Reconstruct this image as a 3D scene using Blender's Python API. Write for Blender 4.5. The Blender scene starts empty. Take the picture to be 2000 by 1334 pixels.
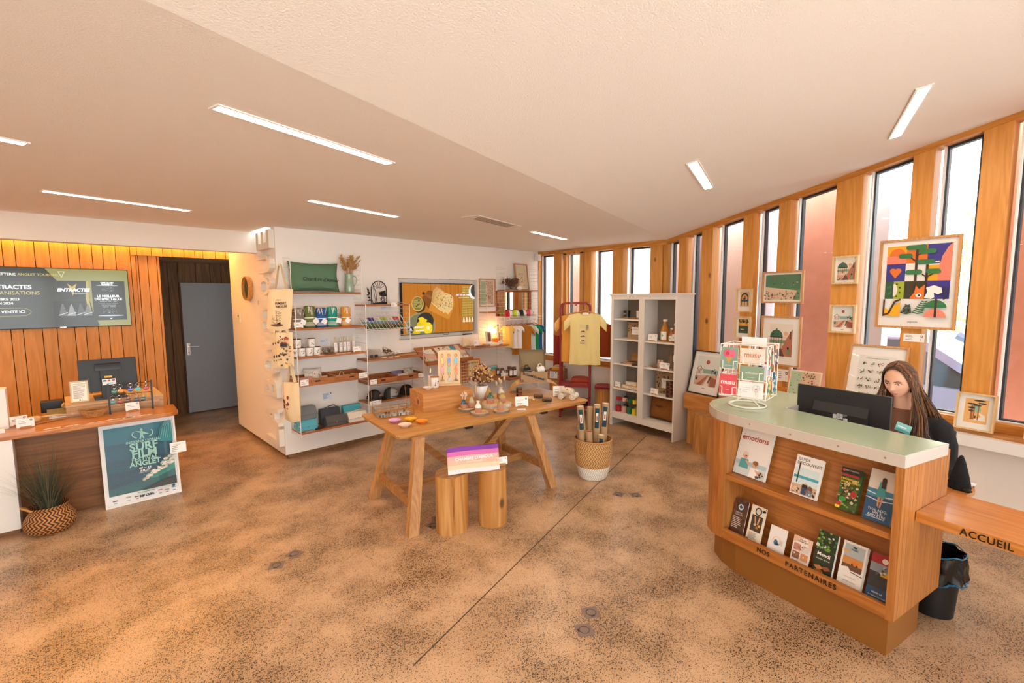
import bpy, bmesh, math, random
from mathutils import Vector, Matrix
sc = bpy.context.scene
COL = sc.collection
R = math.radians
PI = math.pi
random.seed(7)

# ------------------------------------------------------------------ camera
cam_data = bpy.data.cameras.new('camera')
cam_data.sensor_width = 36.0
cam_data.lens = 16.251
cam_data.clip_start = 0.05
cam = bpy.data.objects.new('camera', cam_data)
COL.objects.link(cam)
def cam_axes(yaw, pitch, roll):
    f = Vector((math.cos(yaw)*math.cos(pitch), math.sin(yaw)*math.cos(pitch), -math.sin(pitch)))
    r = Vector((math.sin(yaw), -math.cos(yaw), 0)); u = r.cross(f)
    c, s = math.cos(roll), math.sin(roll)
    return c*r+s*u, -s*r+c*u, f
_r, _u, _f = cam_axes(R(45.472), R(5.4576), R(-0.2601))
cam.matrix_world = Matrix(((_r.x, _u.x, -_f.x, 0), (_r.y, _u.y, -_f.y, 0), (_r.z, _u.z, -_f.z, 1.85), (0, 0, 0, 1)))
sc.camera = cam

# ------------------------------------------------------------------ sky, light, exposure
world = bpy.data.worlds.new('sky'); sc.world = world
world.use_nodes = True
bg = world.node_tree.nodes['Background']
bg.inputs['Color'].default_value = (0.97, 0.985, 1.0, 1)
bg.inputs['Strength'].default_value = 4.3
sc.view_settings.view_transform = 'Standard'
sc.view_settings.look = 'None'
sc.view_settings.gamma = 1.0
sc.view_settings.use_curve_mapping = False
sc.view_settings.exposure = 0.6
STRIP = 48.0          # ceiling strip lamps
COVE = 40.0           # amber cove strip above the plank wall
def area(name, loc, rot, sx, sy, power, color):
    l = bpy.data.lights.new(name, 'AREA'); l.shape = 'RECTANGLE'; l.size = sx; l.size_y = sy
    l.energy = power; l.color = color
    o = bpy.data.objects.new(name, l); o.location = loc; o.rotation_euler = rot; COL.objects.link(o)
    return o

# ------------------------------------------------------------------ colour and materials
def lin(h):
    h = h.lstrip('#') or '888888'; h = h if len(h) == 6 else ''.join(c*2 for c in h)
    o = []
    for i in (0, 2, 4):
        c = int(h[i:i+2], 16)/255
        o.append(c/12.92 if c <= 0.04045 else ((c+0.055)/1.055)**2.4)
    return (o[0], o[1], o[2], 1.0)
_m = {}
def mat(name, color='#888888', rough=0.5, metal=0.0, emit=None, es=0.0, coat=0.0, trans=0.0, bump=0.0, bscale=200.0, var=0.0, sheen=0.0):
    if name in _m: return _m[name]
    m = bpy.data.materials.new(name); m.use_nodes = True; _m[name] = m
    nt = m.node_tree; b = nt.nodes['Principled BSDF']
    b.inputs['Base Color'].default_value = lin(color)
    b.inputs['Roughness'].default_value = rough
    b.inputs['Metallic'].default_value = metal
    if coat: b.inputs['Coat Weight'].default_value = coat; b.inputs['Coat Roughness'].default_value = 0.1
    if trans: b.inputs['Transmission Weight'].default_value = trans
    if sheen: b.inputs['Sheen Weight'].default_value = sheen
    if emit: b.inputs['Emission Color'].default_value = lin(emit); b.inputs['Emission Strength'].default_value = es
    if bump or var:
        tc = nt.nodes.new('ShaderNodeTexCoord'); n = nt.nodes.new('ShaderNodeTexNoise')
        n.inputs['Scale'].default_value = bscale; n.inputs['Detail'].default_value = 3
        nt.links.new(tc.outputs['Object'], n.inputs['Vector'])
        if bump:
            bp = nt.nodes.new('ShaderNodeBump'); bp.inputs['Strength'].default_value = bump; bp.inputs['Distance'].default_value = 0.01
            nt.links.new(n.outputs['Fac'], bp.inputs['Height']); nt.links.new(bp.outputs['Normal'], b.inputs['Normal'])
        if var:
            mx = nt.nodes.new('ShaderNodeMix'); mx.data_type = 'RGBA'; mx.blend_type = 'MULTIPLY'
            rp = nt.nodes.new('ShaderNodeMapRange'); rp.inputs['From Min'].default_value = 0.3; rp.inputs['From Max'].default_value = 0.7
            rp.inputs['To Min'].default_value = 1-var; rp.inputs['To Max'].default_value = 1.0
            nt.links.new(n.outputs['Fac'], rp.inputs['Value'])
            mx.inputs['Factor'].default_value = 1.0; mx.inputs['A'].default_value = lin(color)
            nt.links.new(rp.outputs['Result'], mx.inputs['B']); nt.links.new(mx.outputs['Result'], b.inputs['Base Color'])
    return m
def wood(name, c1, c2, axis='Z', scale=1.0, rough=0.45, knots=0.0, rings=0.6, vary=0.15, coat=0.0, knotcol='#3a1d0c'):
    if name in _m: return _m[name]
    m = bpy.data.materials.new(name); m.use_nodes = True; _m[name] = m
    nt = m.node_tree; N = nt.nodes.new; L = nt.links.new; b = nt.nodes['Principled BSDF']
    b.inputs['Roughness'].default_value = rough
    if coat: b.inputs['Coat Weight'].default_value = coat; b.inputs['Coat Roughness'].default_value = 0.15
    tc = N('ShaderNodeTexCoord'); oi = N('ShaderNodeObjectInfo')
    ml = N('ShaderNodeMath'); ml.operation = 'MULTIPLY'; ml.inputs[1].default_value = 41.7; L(oi.outputs['Random'], ml.inputs[0])
    ad = N('ShaderNodeVectorMath'); ad.operation = 'ADD'; L(tc.outputs['Object'], ad.inputs[0]); L(ml.outputs[0], ad.inputs[1])
    mp = N('ShaderNodeMapping'); s = [1.0, 1.0, 1.0]; s['XYZ'.index(axis)] = 0.07
    mp.inputs['Scale'].default_value = s; L(ad.outputs[0], mp.inputs['Vector'])
    n1 = N('ShaderNodeTexNoise'); n1.inputs['Scale'].default_value = 70*scale; n1.inputs['Detail'].default_value = 4; L(mp.outputs[0], n1.inputs['Vector'])
    n2 = N('ShaderNodeTexNoise'); n2.inputs['Scale'].default_value = 6*scale; n2.inputs['Detail'].default_value = 1.5; L(mp.outputs[0], n2.inputs['Vector'])
    m2 = N('ShaderNodeMath'); m2.operation = 'MULTIPLY'; m2.inputs[1].default_value = 60; L(n2.outputs['Fac'], m2.inputs[0])
    sn = N('ShaderNodeMath'); sn.operation = 'SINE'; L(m2.outputs[0], sn.inputs[0])
    mr = N('ShaderNodeMapRange'); mr.inputs['From Min'].default_value = -1; mr.inputs['From Max'].default_value = 1
    mr.inputs['To Min'].default_value = 0; mr.inputs['To Max'].default_value = rings; L(sn.outputs[0], mr.inputs['Value'])
    a2 = N('ShaderNodeMath'); a2.operation = 'ADD'; L(mr.outputs[0], a2.inputs[0])
    m3 = N('ShaderNodeMath'); m3.operation = 'MULTIPLY_ADD'; m3.inputs[1].default_value = 1.6; m3.inputs[2].default_value = -0.55; L(n1.outputs['Fac'], m3.inputs[0])
    L(m3.outputs[0], a2.inputs[1]); a2.use_clamp = True
    mx = N('ShaderNodeMix'); mx.data_type = 'RGBA'; L(a2.outputs[0], mx.inputs['Factor'])
    mx.inputs['A'].default_value = lin(c1); mx.inputs['B'].default_value = lin(c2)
    last = mx.outputs['Result']
    if knots:
        kp = N('ShaderNodeMapping'); k = [1.0, 1.0, 1.0]; k['XYZ'.index(axis)] = 0.55
        kp.inputs['Scale'].default_value = k; L(ad.outputs[0], kp.inputs['Vector'])
        v = N('ShaderNodeTexVoronoi'); v.inputs['Scale'].default_value = knots; L(kp.outputs[0], v.inputs['Vector'])
        kr = N('ShaderNodeMapRange'); kr.inputs['From Min'].default_value = 0.05; kr.inputs['From Max'].default_value = 0.1
        kr.inputs['To Min'].default_value = 0.8; kr.inputs['To Max'].default_value = 0.0; L(v.outputs['Distance'], kr.inputs['Value'])
        kx = N('ShaderNodeMix'); kx.data_type = 'RGBA'; L(kr.outputs[0], kx.inputs['Factor']); L(last, kx.inputs['A']); kx.inputs['B'].default_value = lin(knotcol)
        last = kx.outputs['Result']
    hs = N('ShaderNodeHueSaturation'); vr = N('ShaderNodeMapRange'); L(oi.outputs['Random'], vr.inputs['Value'])
    vr.inputs['To Min'].default_value = 1-vary; vr.inputs['To Max'].default_value = 1+vary*0.6
    L(vr.outputs[0], hs.inputs['Value']); L(last, hs.inputs['Color']); L(hs.outputs[0], b.inputs['Base Color'])
    return m
def print_mat():
    if 'printed paper' in _m: return _m['printed paper']
    m = bpy.data.materials.new('printed paper'); m.use_nodes = True; _m['printed paper'] = m
    nt = m.node_tree; b = nt.nodes['Principled BSDF']; a = nt.nodes.new('ShaderNodeVertexColor'); a.layer_name = 'Col'
    nt.links.new(a.outputs['Color'], b.inputs['Base Color']); b.inputs['Roughness'].default_value = 0.5
    return m
def screen_mat(strength):
    n = 'screen %.2f' % strength
    if n in _m: return _m[n]
    m = bpy.data.materials.new(n); m.use_nodes = True; _m[n] = m
    nt = m.node_tree; b = nt.nodes['Principled BSDF']; a = nt.nodes.new('ShaderNodeVertexColor'); a.layer_name = 'Col'
    nt.links.new(a.outputs['Color'], b.inputs['Emission Color']); b.inputs['Emission Strength'].default_value = strength
    b.inputs['Base Color'].default_value = (0.01, 0.01, 0.01, 1); b.inputs['Roughness'].default_value = 0.12
    return m
def glass_mat(name, tint='#ffffff', gloss=0.06, rough=0.0):
    if name in _m: return _m[name]
    m = bpy.data.materials.new(name); m.use_nodes = True; _m[name] = m
    nt = m.node_tree; nt.nodes.clear(); N = nt.nodes.new; L = nt.links.new
    o = N('ShaderNodeOutputMaterial'); mx = N('ShaderNodeMixShader'); t = N('ShaderNodeBsdfTransparent'); g = N('ShaderNodeBsdfGlossy')
    t.inputs['Color'].default_value = lin(tint); g.inputs['Roughness'].default_value = rough
    f = N('ShaderNodeFresnel'); f.inputs['IOR'].default_value = 1.18 + gloss*3
    ge = N('ShaderNodeNewGeometry'); sb = N('ShaderNodeMath'); sb.operation = 'SUBTRACT'; sb.inputs[0].default_value = 1.0; L(ge.outputs['Backfacing'], sb.inputs[1])
    mu = N('ShaderNodeMath'); mu.operation = 'MULTIPLY'; L(f.outputs[0], mu.inputs[0]); L(sb.outputs[0], mu.inputs[1])
    L(mu.outputs[0], mx.inputs[0]); L(t.outputs[0], mx.inputs[1]); L(g.outputs[0], mx.inputs[2]); L(mx.outputs[0], o.inputs['Surface'])
    return m

# ------------------------------------------------------------------ mesh builder
class MB:
    def __init__(s): s.bm = bmesh.new(); s.mt = Matrix.Identity(4)
    def at(s, loc=(0,0,0), rz=0, rx=0, ry=0):
        s.mt = Matrix.Translation(loc) @ Matrix.Rotation(rz,4,'Z') @ Matrix.Rotation(ry,4,'Y') @ Matrix.Rotation(rx,4,'X'); return s
    def v(s, p): return s.bm.verts.new(s.mt @ Vector(p))
    def f(s, vs):
        try: return s.bm.faces.new(vs)
        except ValueError: return None
    def box(s, x0, y0, z0, x1, y1, z1, bev=0.0):
        p = [(x0,y0,z0),(x1,y0,z0),(x1,y1,z0),(x0,y1,z0),(x0,y0,z1),(x1,y0,z1),(x1,y1,z1),(x0,y1,z1)]
        v = [s.v(q) for q in p]
        fs = [s.f([v[i] for i in q]) for q in ((0,3,2,1),(4,5,6,7),(0,1,5,4),(1,2,6,5),(2,3,7,6),(3,0,4,7))]
        if bev:
            es = list({e for f in fs for e in f.edges})
            bmesh.ops.bevel(s.bm, geom=es, offset=bev, segments=2, profile=0.7, affect='EDGES')
        return s
    def prism(s, pts, z0, z1, bev=0.0):
        b = [s.v((x,y,z0)) for x,y in pts]; t = [s.v((x,y,z1)) for x,y in pts]; n = len(pts)
        fb = s.f(b[::-1]); ft = s.f(t)
        for i in range(n): s.f([b[i], b[(i+1)%n], t[(i+1)%n], t[i]])
        if bev and ft:
            bmesh.ops.bevel(s.bm, geom=list(ft.edges)+list(fb.edges), offset=bev, segments=2, profile=0.7, affect='EDGES')
        return s
    def xprism(s, pts, y0, y1):      # polygon in x,z extruded along y
        b = [s.v((x,y0,z)) for x,z in pts]; t = [s.v((x,y1,z)) for x,z in pts]; n = len(pts)
        s.f(b); s.f(t[::-1])
        for i in range(n): s.f([b[(i+1)%n], b[i], t[i], t[(i+1)%n]])
        return s
    def yprism(s, pts, x0, x1):      # polygon in y,z extruded along x
        b = [s.v((x0,y,z)) for y,z in pts]; t = [s.v((x1,y,z)) for y,z in pts]; n = len(pts)
        s.f(b[::-1]); s.f(t)
        for i in range(n): s.f([b[i], b[(i+1)%n], t[(i+1)%n], t[i]])
        return s
    def lathe(s, prof, n=20, c=(0,0), cap=True, sx=1.0, sy=1.0):
        rings = []
        for r, z in prof:
            if r < 1e-6: rings.append([s.v((c[0],c[1],z))])
            else: rings.append([s.v((c[0]+r*sx*math.cos(2*PI*i/n), c[1]+r*sy*math.sin(2*PI*i/n), z)) for i in range(n)])
        for a, b in zip(rings, rings[1:]):
            for i in range(n):
                j = (i+1) % n
                if len(a) == 1 and len(b) == 1: continue
                if len(a) == 1: s.f([a[0], b[j], b[i]])
                elif len(b) == 1: s.f([a[i], a[j], b[0]])
                else: s.f([a[i], a[j], b[j], b[i]])
        if cap:
            if len(rings[0]) > 1: s.f(rings[0][::-1])
            if len(rings[-1]) > 1: s.f(rings[-1])
        return s
    def cyl(s, x, y, z0, z1, r, n=16, r2=None): return s.lathe([(r,z0),(r if r2 is None else r2,z1)], n, (x,y))
    def tube(s, pts, r, n=6, closed=False, rad=None):
        pts = [Vector(p) for p in pts]; k = len(pts); rings = []; up = None
        for i, p in enumerate(pts):
            a = pts[i-1] if (i > 0 or closed) else pts[i]; b = pts[(i+1)%k] if (i < k-1 or closed) else pts[i]
            t = (b-a)
            if t.length < 1e-9: t = Vector((0,0,1))
            t.normalize()
            if up is None:
                up = Vector((0,0,1)) if abs(t.z) < 0.9 else Vector((1,0,0))
            x = up.cross(t)
            if x.length < 1e-4: x = Vector((1,0,0)).cross(t)
            x.normalize(); y = t.cross(x); up = y
            rr = rad[i] if rad else r
            rings.append([s.v(p + x*rr*math.cos(2*PI*j/n) + y*rr*math.sin(2*PI*j/n)) for j in range(n)])
        m = k if closed else k-1
        for i in range(m):
            a, b = rings[i], rings[(i+1)%k]
            for j in range(n): s.f([a[j], a[(j+1)%n], b[(j+1)%n], b[j]])
        if not closed: s.f(rings[0][::-1]); s.f(rings[-1])
        return s
    def bar(s, p, q, w, d=None):      # straight square bar between two points
        p = Vector(p); q = Vector(q); t = (q-p).normalized(); d = d or w
        x = (Vector((0,0,1)) if abs(t.z) < 0.95 else Vector((0,1,0))).cross(t).normalized(); y = t.cross(x)
        vs = []
        for o in (p, q):
            vs.append([s.v(o + x*a*w/2 + y*b*d/2) for a,b in ((-1,-1),(1,-1),(1,1),(-1,1))])
        s.f(vs[0][::-1]); s.f(vs[1])
        for j in range(4): s.f([vs[0][j], vs[0][(j+1)%4], vs[1][(j+1)%4], vs[1][j]])
        return s
    def ball(s, c, rx, ry=None, rz=None, n=10, m=6):
        ry = rx if ry is None else ry; rz = rx if rz is None else rz
        rings = []
        for i in range(m+1):
            a = -PI/2 + PI*i/m
            if i in (0, m): rings.append([s.v((c[0],c[1],c[2]+rz*math.sin(a)))])
            else: rings.append([s.v((c[0]+rx*math.cos(a)*math.cos(2*PI*j/n), c[1]+ry*math.cos(a)*math.sin(2*PI*j/n), c[2]+rz*math.sin(a))) for j in range(n)])
        for a, b in zip(rings, rings[1:]):
            for j in range(n):
                k = (j+1) % n
                if len(a) == 1: s.f([a[0], b[k], b[j]])
                elif len(b) == 1: s.f([a[j], a[k], b[0]])
                else: s.f([a[j], a[k], b[k], b[j]])
        return s
    def grid(s, nx, ny, fn):          # surface fn(u,v) -> point
        g = [[s.v(fn(i/nx, j/ny)) for i in range(nx+1)] for j in range(ny+1)]
        for j in range(ny):
            for i in range(nx): s.f([g[j][i], g[j][i+1], g[j+1][i+1], g[j+1][i]])
        return s
    def mesh(s, name, m=None, smooth=False):
        me = bpy.data.meshes.new(name)
        bmesh.ops.recalc_face_normals(s.bm, faces=s.bm.faces)
        s.bm.to_mesh(me); s.bm.free()
        if m: me.materials.append(m)
        if smooth:
            for p in me.polygons: p.use_smooth = True
            try: me.set_sharp_from_angle(angle=R(40))
            except Exception: pass
        return me
    def obj(s, name, m, parent=None, smooth=False, loc=None, rz=None):
        o = bpy.data.objects.new(name, s.mesh(name, m, smooth)); COL.objects.link(o)
        if parent: o.parent = parent
        if loc is not None: o.location = loc
        if rz is not None: o.rotation_euler.z = rz
        return o
def thing(name, label, cat, loc=(0,0,0), rz=0.0, group=None, rx=0.0):
    o = bpy.data.objects.new(name, None); COL.objects.link(o); o.empty_display_size = 0.05
    o.location = loc; o.rotation_euler = (rx, 0, rz); o['label'] = label; o['category'] = cat
    if group: o['group'] = group
    return o
def tag(o, label, cat, group=None):
    o['label'] = label; o['category'] = cat
    if group: o['group'] = group
    return o
def place(o, loc, rz=0.0, rx=0.0):
    o.location = loc; o.rotation_euler = (rx, 0, rz); return o
def struct(o): o['kind'] = 'structure'; return o
def stuff(o): o['kind'] = 'stuff'; return o
def dup(root, loc, rz=None, label=None, group=None, rx=None):
    r = root.copy(); COL.objects.link(r); r.location = loc
    if rz is not None: r.rotation_euler.z = rz
    if rx is not None: r.rotation_euler.x = rx
    if label: r['label'] = label
    if group: r['group'] = group
    for ch in list(root.children):
        c = ch.copy(); COL.objects.link(c); c.parent = r
        for g in ch.children:
            d = g.copy(); COL.objects.link(d); d.parent = c
    return r
_tx = {}
def txt(s, size, align='CENTER', bold=0.0, shear=0.0, space=1.0, ext=0.0):
    key = (s, size, align, bold, shear, space, ext)
    if key not in _tx:
        cu = bpy.data.curves.new('lettering', 'FONT'); cu.body = s; cu.size = size; cu.align_x = align; cu.align_y = 'CENTER'
        cu.offset = bold*size; cu.shear = shear; cu.space_character = space; cu.resolution_u = 3; cu.extrude = ext
        ob = bpy.data.objects.new('lettering', cu)
        me = bpy.data.meshes.new_from_object(ob)
        _tx[key] = ([tuple(v.co) for v in me.vertices], [tuple(p.vertices) for p in me.polygons])
        bpy.data.objects.remove(ob); bpy.data.meshes.remove(me); bpy.data.curves.remove(cu)
    return _tx[key]
class Pr:
    """flat print in local x (right), z (up); later marks lie a hair in front of earlier ones (towards -y)"""
    def __init__(s): s.V = []; s.F = []; s.C = []; s.k = 0; s.fn = None; s.ox = 0; s.oz = 0
    def org(s, x, z): s.ox = x; s.oz = z; return s
    def poly(s, pts, c, same=False):
        if not same: s.k += 1
        y = -0.00025*s.k; i = len(s.V)
        s.V += [(x+s.ox, y, z+s.oz) for x, z in pts]; s.F.append(tuple(range(i, i+len(pts)))); s.C.append(lin(c)); return s
    def rect(s, x, z, w, h, c): return s.poly([(x,z),(x+w,z),(x+w,z+h),(x,z+h)], c)
    def ell(s, x, z, rx, rz, c, n=18, a0=0, a1=360):
        p = [(x+rx*math.cos(R(a0+(a1-a0)*i/n)), z+rz*math.sin(R(a0+(a1-a0)*i/n))) for i in range(n+(a1-a0 < 360))]
        return s.poly(p, c)
    def line(s, pts, w, c):
        for (a, b), (d, e) in zip(pts, pts[1:]):
            l = math.hypot(d-a, e-b) or 1; nx, nz = -(e-b)/l*w/2, (d-a)/l*w/2
            s.poly([(a+nx,b+nz),(a-nx,b-nz),(d-nx,e-nz),(d+nx,e+nz)], c)
        return s
    def text(s, t, x, z, size, c, align='CENTER', bold=0.0, shear=0.0, space=1.0, rot=0.0):
        V, F = txt(t, size, align, bold, shear, space); s.k += 1; y = -0.00025*s.k; i = len(s.V); ca, sa = math.cos(rot), math.sin(rot)
        s.V += [(x+a*ca-b*sa+s.ox, y, z+a*sa+b*ca+s.oz) for a, b, _ in V]; s.F += [tuple(q+i for q in f) for f in F]; s.C += [lin(c)]*len(F); return s
    def lines(s, x, z, w, n, dz, c, h=None, seed=0):      # small body print too fine to read
        rd = random.Random(seed)
        for k in range(n): s.rect(x, z-k*dz, w*rd.uniform(0.6, 1.0), h or dz*0.35, c)
        return s
    def splat(s, x, z, w, h, n, cols, r, seed=0):
        rd = random.Random(seed)
        for _ in range(n):
            cx, cz = x+rd.random()*w, z+rd.random()*h; a = rd.random()*6; q = r*rd.uniform(0.5, 1.3)
            s.poly([(cx+q*math.cos(a+j*1.256)*rd.uniform(.6,1.2), cz+q*math.sin(a+j*1.256)*rd.uniform(.5,1.2)) for j in range(5)], rd.choice(cols))
        return s
    def obj(s, name, parent=None, m=None, loc=(0,0,0), warp=None):
        me = bpy.data.meshes.new(name)
        me.from_pydata([warp(p) for p in s.V] if warp else s.V, [], s.F)
        ca = me.color_attributes.new('Col', 'FLOAT_COLOR', 'CORNER')
        li = 0
        for p, c in zip(me.polygons, s.C):
            for _ in range(p.loop_total): ca.data[li].color = c; li += 1
        me.materials.append(m or print_mat())
        o = bpy.data.objects.new(name, me); COL.objects.link(o); o.location = loc
        if parent: o.parent = parent
        return o
# ------------------------------------------------------------------ setting
A0 = Vector((6.05, 3.1)); T2 = Vector((-0.2504, -0.9681)); N2 = Vector((-0.9681, 0.2504))   # bend of the window wall, its run, its inward normal
RZF = math.atan2(T2.y, T2.x)
def fp(s, w=0.0, z=0.0):
    p = A0 + T2*s + N2*w; return (p.x, p.y, z)
PINE = wood('golden pine boards', '#dc9a4c', '#c98736', 'Z', 1.0, 0.5, knots=3.6, vary=0.08, rings=0.5)
PINEX = wood('golden pine rail', '#d8943f', '#bd7628', 'X', 1.0, 0.5, knots=3.0, vary=0.08)
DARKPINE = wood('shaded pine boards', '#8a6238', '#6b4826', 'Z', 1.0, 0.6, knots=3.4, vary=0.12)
OAK = wood('oak veneer', '#cb9552', '#b27a3a', 'X', 1.0, 0.42, rings=0.7, vary=0.05)
TEAKX = wood('oiled oak', '#b4723f', '#935428', 'X', 1.3, 0.45, vary=0.06)
WALL = mat('warm white plaster', '#f0eae3', 0.85, bump=0.12, bscale=120)
CEIL = mat('textured white ceiling', '#ece2d6', 0.9, bump=0.35, bscale=160)
WHITE = mat('white lacquer', '#ece9e4', 0.4)
WIRE = mat('white coated wire', '#efeae2', 0.35)
BLACK = mat('black plastic', '#141416', 0.4)
DGREY = mat('dark window gasket', '#2b3138', 0.5)
PAPER = mat('white card', '#f2f0ec', 0.6)
CHROME = mat('polished steel', '#d0cfcb', 0.2, metal=1.0)
BRASS = mat('brass', '#c79545', 0.3, metal=1.0)
PANE = glass_mat('window glass', '#fbfdfc', 0.05)
CLEAR = glass_mat('clear glass', '#fdfdfd', 0.02)

def floor_mat():
    m = bpy.data.materials.new('polished terrazzo concrete'); m.use_nodes = True; nt = m.node_tree; N = nt.nodes.new; L = nt.links.new
    b = nt.nodes['Principled BSDF']; tc = N('ShaderNodeTexCoord')
    n = N('ShaderNodeTexNoise'); n.inputs['Scale'].default_value = 2.6; n.inputs['Detail'].default_value = 3; n.inputs['Roughness'].default_value = 0.55; L(tc.outputs['Object'], n.inputs['Vector'])
    w = N('ShaderNodeTexNoise'); w.inputs['Scale'].default_value = 120; w.inputs['Detail'].default_value = 2; L(tc.outputs['Object'], w.inputs['Vector'])
    wm = N('ShaderNodeVectorMath'); wm.operation = 'MULTIPLY_ADD'; L(w.outputs['Color'], wm.inputs[0]); wm.inputs[1].default_value = (0.006,)*3; L(tc.outputs['Object'], wm.inputs[2])
    base = N('ShaderNodeMix'); base.data_type = 'RGBA'; base.inputs['A'].default_value = lin('#a98764'); base.inputs['B'].default_value = lin('#caa581')
    r0 = N('ShaderNodeMapRange'); r0.inputs['From Min'].default_value = 0.35; r0.inputs['From Max'].default_value = 0.65; L(n.outputs['Fac'], r0.inputs['Value']); L(r0.outputs[0], base.inputs['Factor'])
    last = base.outputs['Result']
    for sc_, lo, hi, col in ((150, 0.36, 0.62, '#2b211a'), (100, 0.22, 0.46, '#1b1512'), (120, 0.10, 0.32, '#7d4f33')):
        v = N('ShaderNodeTexVoronoi'); v.inputs['Scale'].default_value = sc_; v.inputs['Randomness'].default_value = 1.0; L(wm.outputs[0], v.inputs['Vector'])
        th = N('ShaderNodeMapRange'); L(n.outputs['Fac'], th.inputs['Value']); th.inputs['From Min'].default_value = 0.36; th.inputs['From Max'].default_value = 0.64
        th.inputs['To Min'].default_value = hi; th.inputs['To Max'].default_value = lo
        c = N('ShaderNodeSeparateColor'); L(v.outputs['Color'], c.inputs[0])      # each cell its own stone size
        sz = N('ShaderNodeMath'); sz.operation = 'MULTIPLY'; L(c.outputs[0], sz.inputs[0]); L(th.outputs[0], sz.inputs[1])
        lt = N('ShaderNodeMath'); lt.operation = 'SUBTRACT'; L(sz.outputs[0], lt.inputs[0]); L(v.outputs['Distance'], lt.inputs[1])
        rp = N('ShaderNodeMapRange'); L(lt.outputs[0], rp.inputs['Value']); rp.inputs['From Min'].default_value = -0.10; rp.inputs['From Max'].default_value = -0.02
        sub = N('ShaderNodeMath'); sub.operation = 'ADD'; L(lt.outputs[0], sub.inputs[0]); sub.inputs[1].default_value = -0.02
        L(sub.outputs[0], rp.inputs['Value']); rp.inputs['From Min'].default_value = -0.06; rp.inputs['From Max'].default_value = 0.0
        mx = N('ShaderNodeMix'); mx.data_type = 'RGBA'; L(rp.outputs[0], mx.inputs['Factor']); L(last, mx.inputs['A']); mx.inputs['B'].default_value = lin(col); last = mx.outputs['Result']
    L(last, b.inputs['Base Color'])
    rr = N('ShaderNodeMapRange'); L(w.outputs['Fac'], rr.inputs['Value']); rr.inputs['To Min'].default_value = 0.22; rr.inputs['To Max'].default_value = 0.42; L(rr.outputs[0], b.inputs['Roughness'])
    b.inputs['Specular IOR Level'].default_value = 0.5
    return m
REAR_A = fp(6.4); REAR_B = fp(6.4, 7.7)
b = MB(); b.prism([(-3.0, REAR_B[1]), (REAR_A[0], REAR_A[1]), (6.17, 3.1), (6.17, 5.7), (3.3, 5.7), (3.3, 9.05), (-3.0, 9.05)], -0.12, 0.0)
floor = struct(b.obj('floor', floor_mat()))
b = MB()
for p, q in (((5.50, 3.045), (1.16, 1.90)), ):
    b.bar((p[0], p[1], 0.0005), (q[0], q[1], 0.0005), 0.006, 0.003)
b.obj('expansion_joint', mat('dark joint', '#4a3a2c', 0.8), floor)
INLAY = mat('grey brown stone inlay', '#7d6a60', 0.5); INK = mat('engraved black line', '#1e1a18', 0.6)
for x, y, a in ((1.11, 3.395, 20), (0.97, 3.335, 60), (2.12, 1.503, 58), (1.975, 1.443, -35), (3.655, 2.294, 15), (3.75, 2.17, 50), (2.07, 3.03, 10), (2.16, 3.10, 55)):
    b = MB(); b.box(-0.047, -0.047, 0, 0.047, 0.047, 0.002); o = b.obj('inlay_tile', INLAY, floor); o.location = (x, y, 0); o.rotation_euler.z = R(a)
    b = MB(); b.tube([(0.028*math.cos(q*PI/8), 0.028*math.sin(q*PI/8), 0.0022) for q in range(16)], 0.0016, 4, closed=True); b.box(-0.038, -0.012, 0.002, -0.030, 0.012, 0.0028)
    b.obj('shell_emblem', INK, o)
# ceiling: flat over the shop, tilted up towards the street beyond the crease
crA = (6.2, 3.139); crB = (-3.05, 0.747)
def up(p, s): q = Vector(p) + T2*s; return (q.x, q.y, 2.63+0.175*s)
b = MB()
v = [b.v((x, y, 2.63)) for x, y in (crB, crA, (6.2, 5.6), (1.7, 5.6), (1.7, 9.05), (-3.05, 9.05))]
b.f(v)
w2 = [b.v(up(crA, 6.7)), b.v(up(crB, 6.7))]
b.f([v[1], v[0], w2[1], w2[0]])
t = [b.v((q.co.x, q.co.y, q.co.z+0.15)) for q in v]; tw = [b.v((q.co.x, q.co.y, q.co.z+0.15)) for q in w2]
b.f(t[::-1]); b.f([t[0], t[1], tw[0], tw[1]])
for q in ((v[1], v[2], t[2], t[1]), (v[2], v[3], t[3], t[2]), (v[3], v[4], t[4], t[3]), (v[4], v[5], t[5], t[4]), (v[5], v[0], t[0], t[5]), (v[0], w2[1], tw[1], t[0]), (w2[1], w2[0], tw[0], tw[1]), (w2[0], v[1], t[1], tw[0])): b.f(list(q))
ceiling = struct(b.obj('ceiling', CEIL))
# back wall block with the screen recess
b = MB(); HX0, HX1, HZ0, HZ1 = 3.27, 4.655, 1.281, 2.114
b.box(1.76, 5.487, 0.06, HX0, 5.607, 2.64); b.box(HX1, 5.487, 0.06, 6.2, 5.607, 2.64)
b.box(HX0, 5.487, 0.06, HX1, 5.607, HZ0); b.box(HX0, 5.487, HZ1, HX1, 5.607, 2.64)
b.box(1.76, 5.607, 0.06, 6.2, 7.39, 2.64)
struct(b.obj('wall_back', WALL))
b = MB(); b.box(1.80, 5.525, 0, 6.1, 5.6, 0.06); b.box(1.80, 5.6, 0, 1.9, 7.35, 0.06)
struct(b.obj('baseboard_back', wood('weathered plinth', '#9a7048', '#7d5431', 'X', 1, 0.7)))
# bulkhead panel before the cove
b = MB(); b.box(-3.0, 6.12, 2.39, 1.76, 6.27, 2.63); struct(b.obj('trim_1', CEIL))
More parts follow.
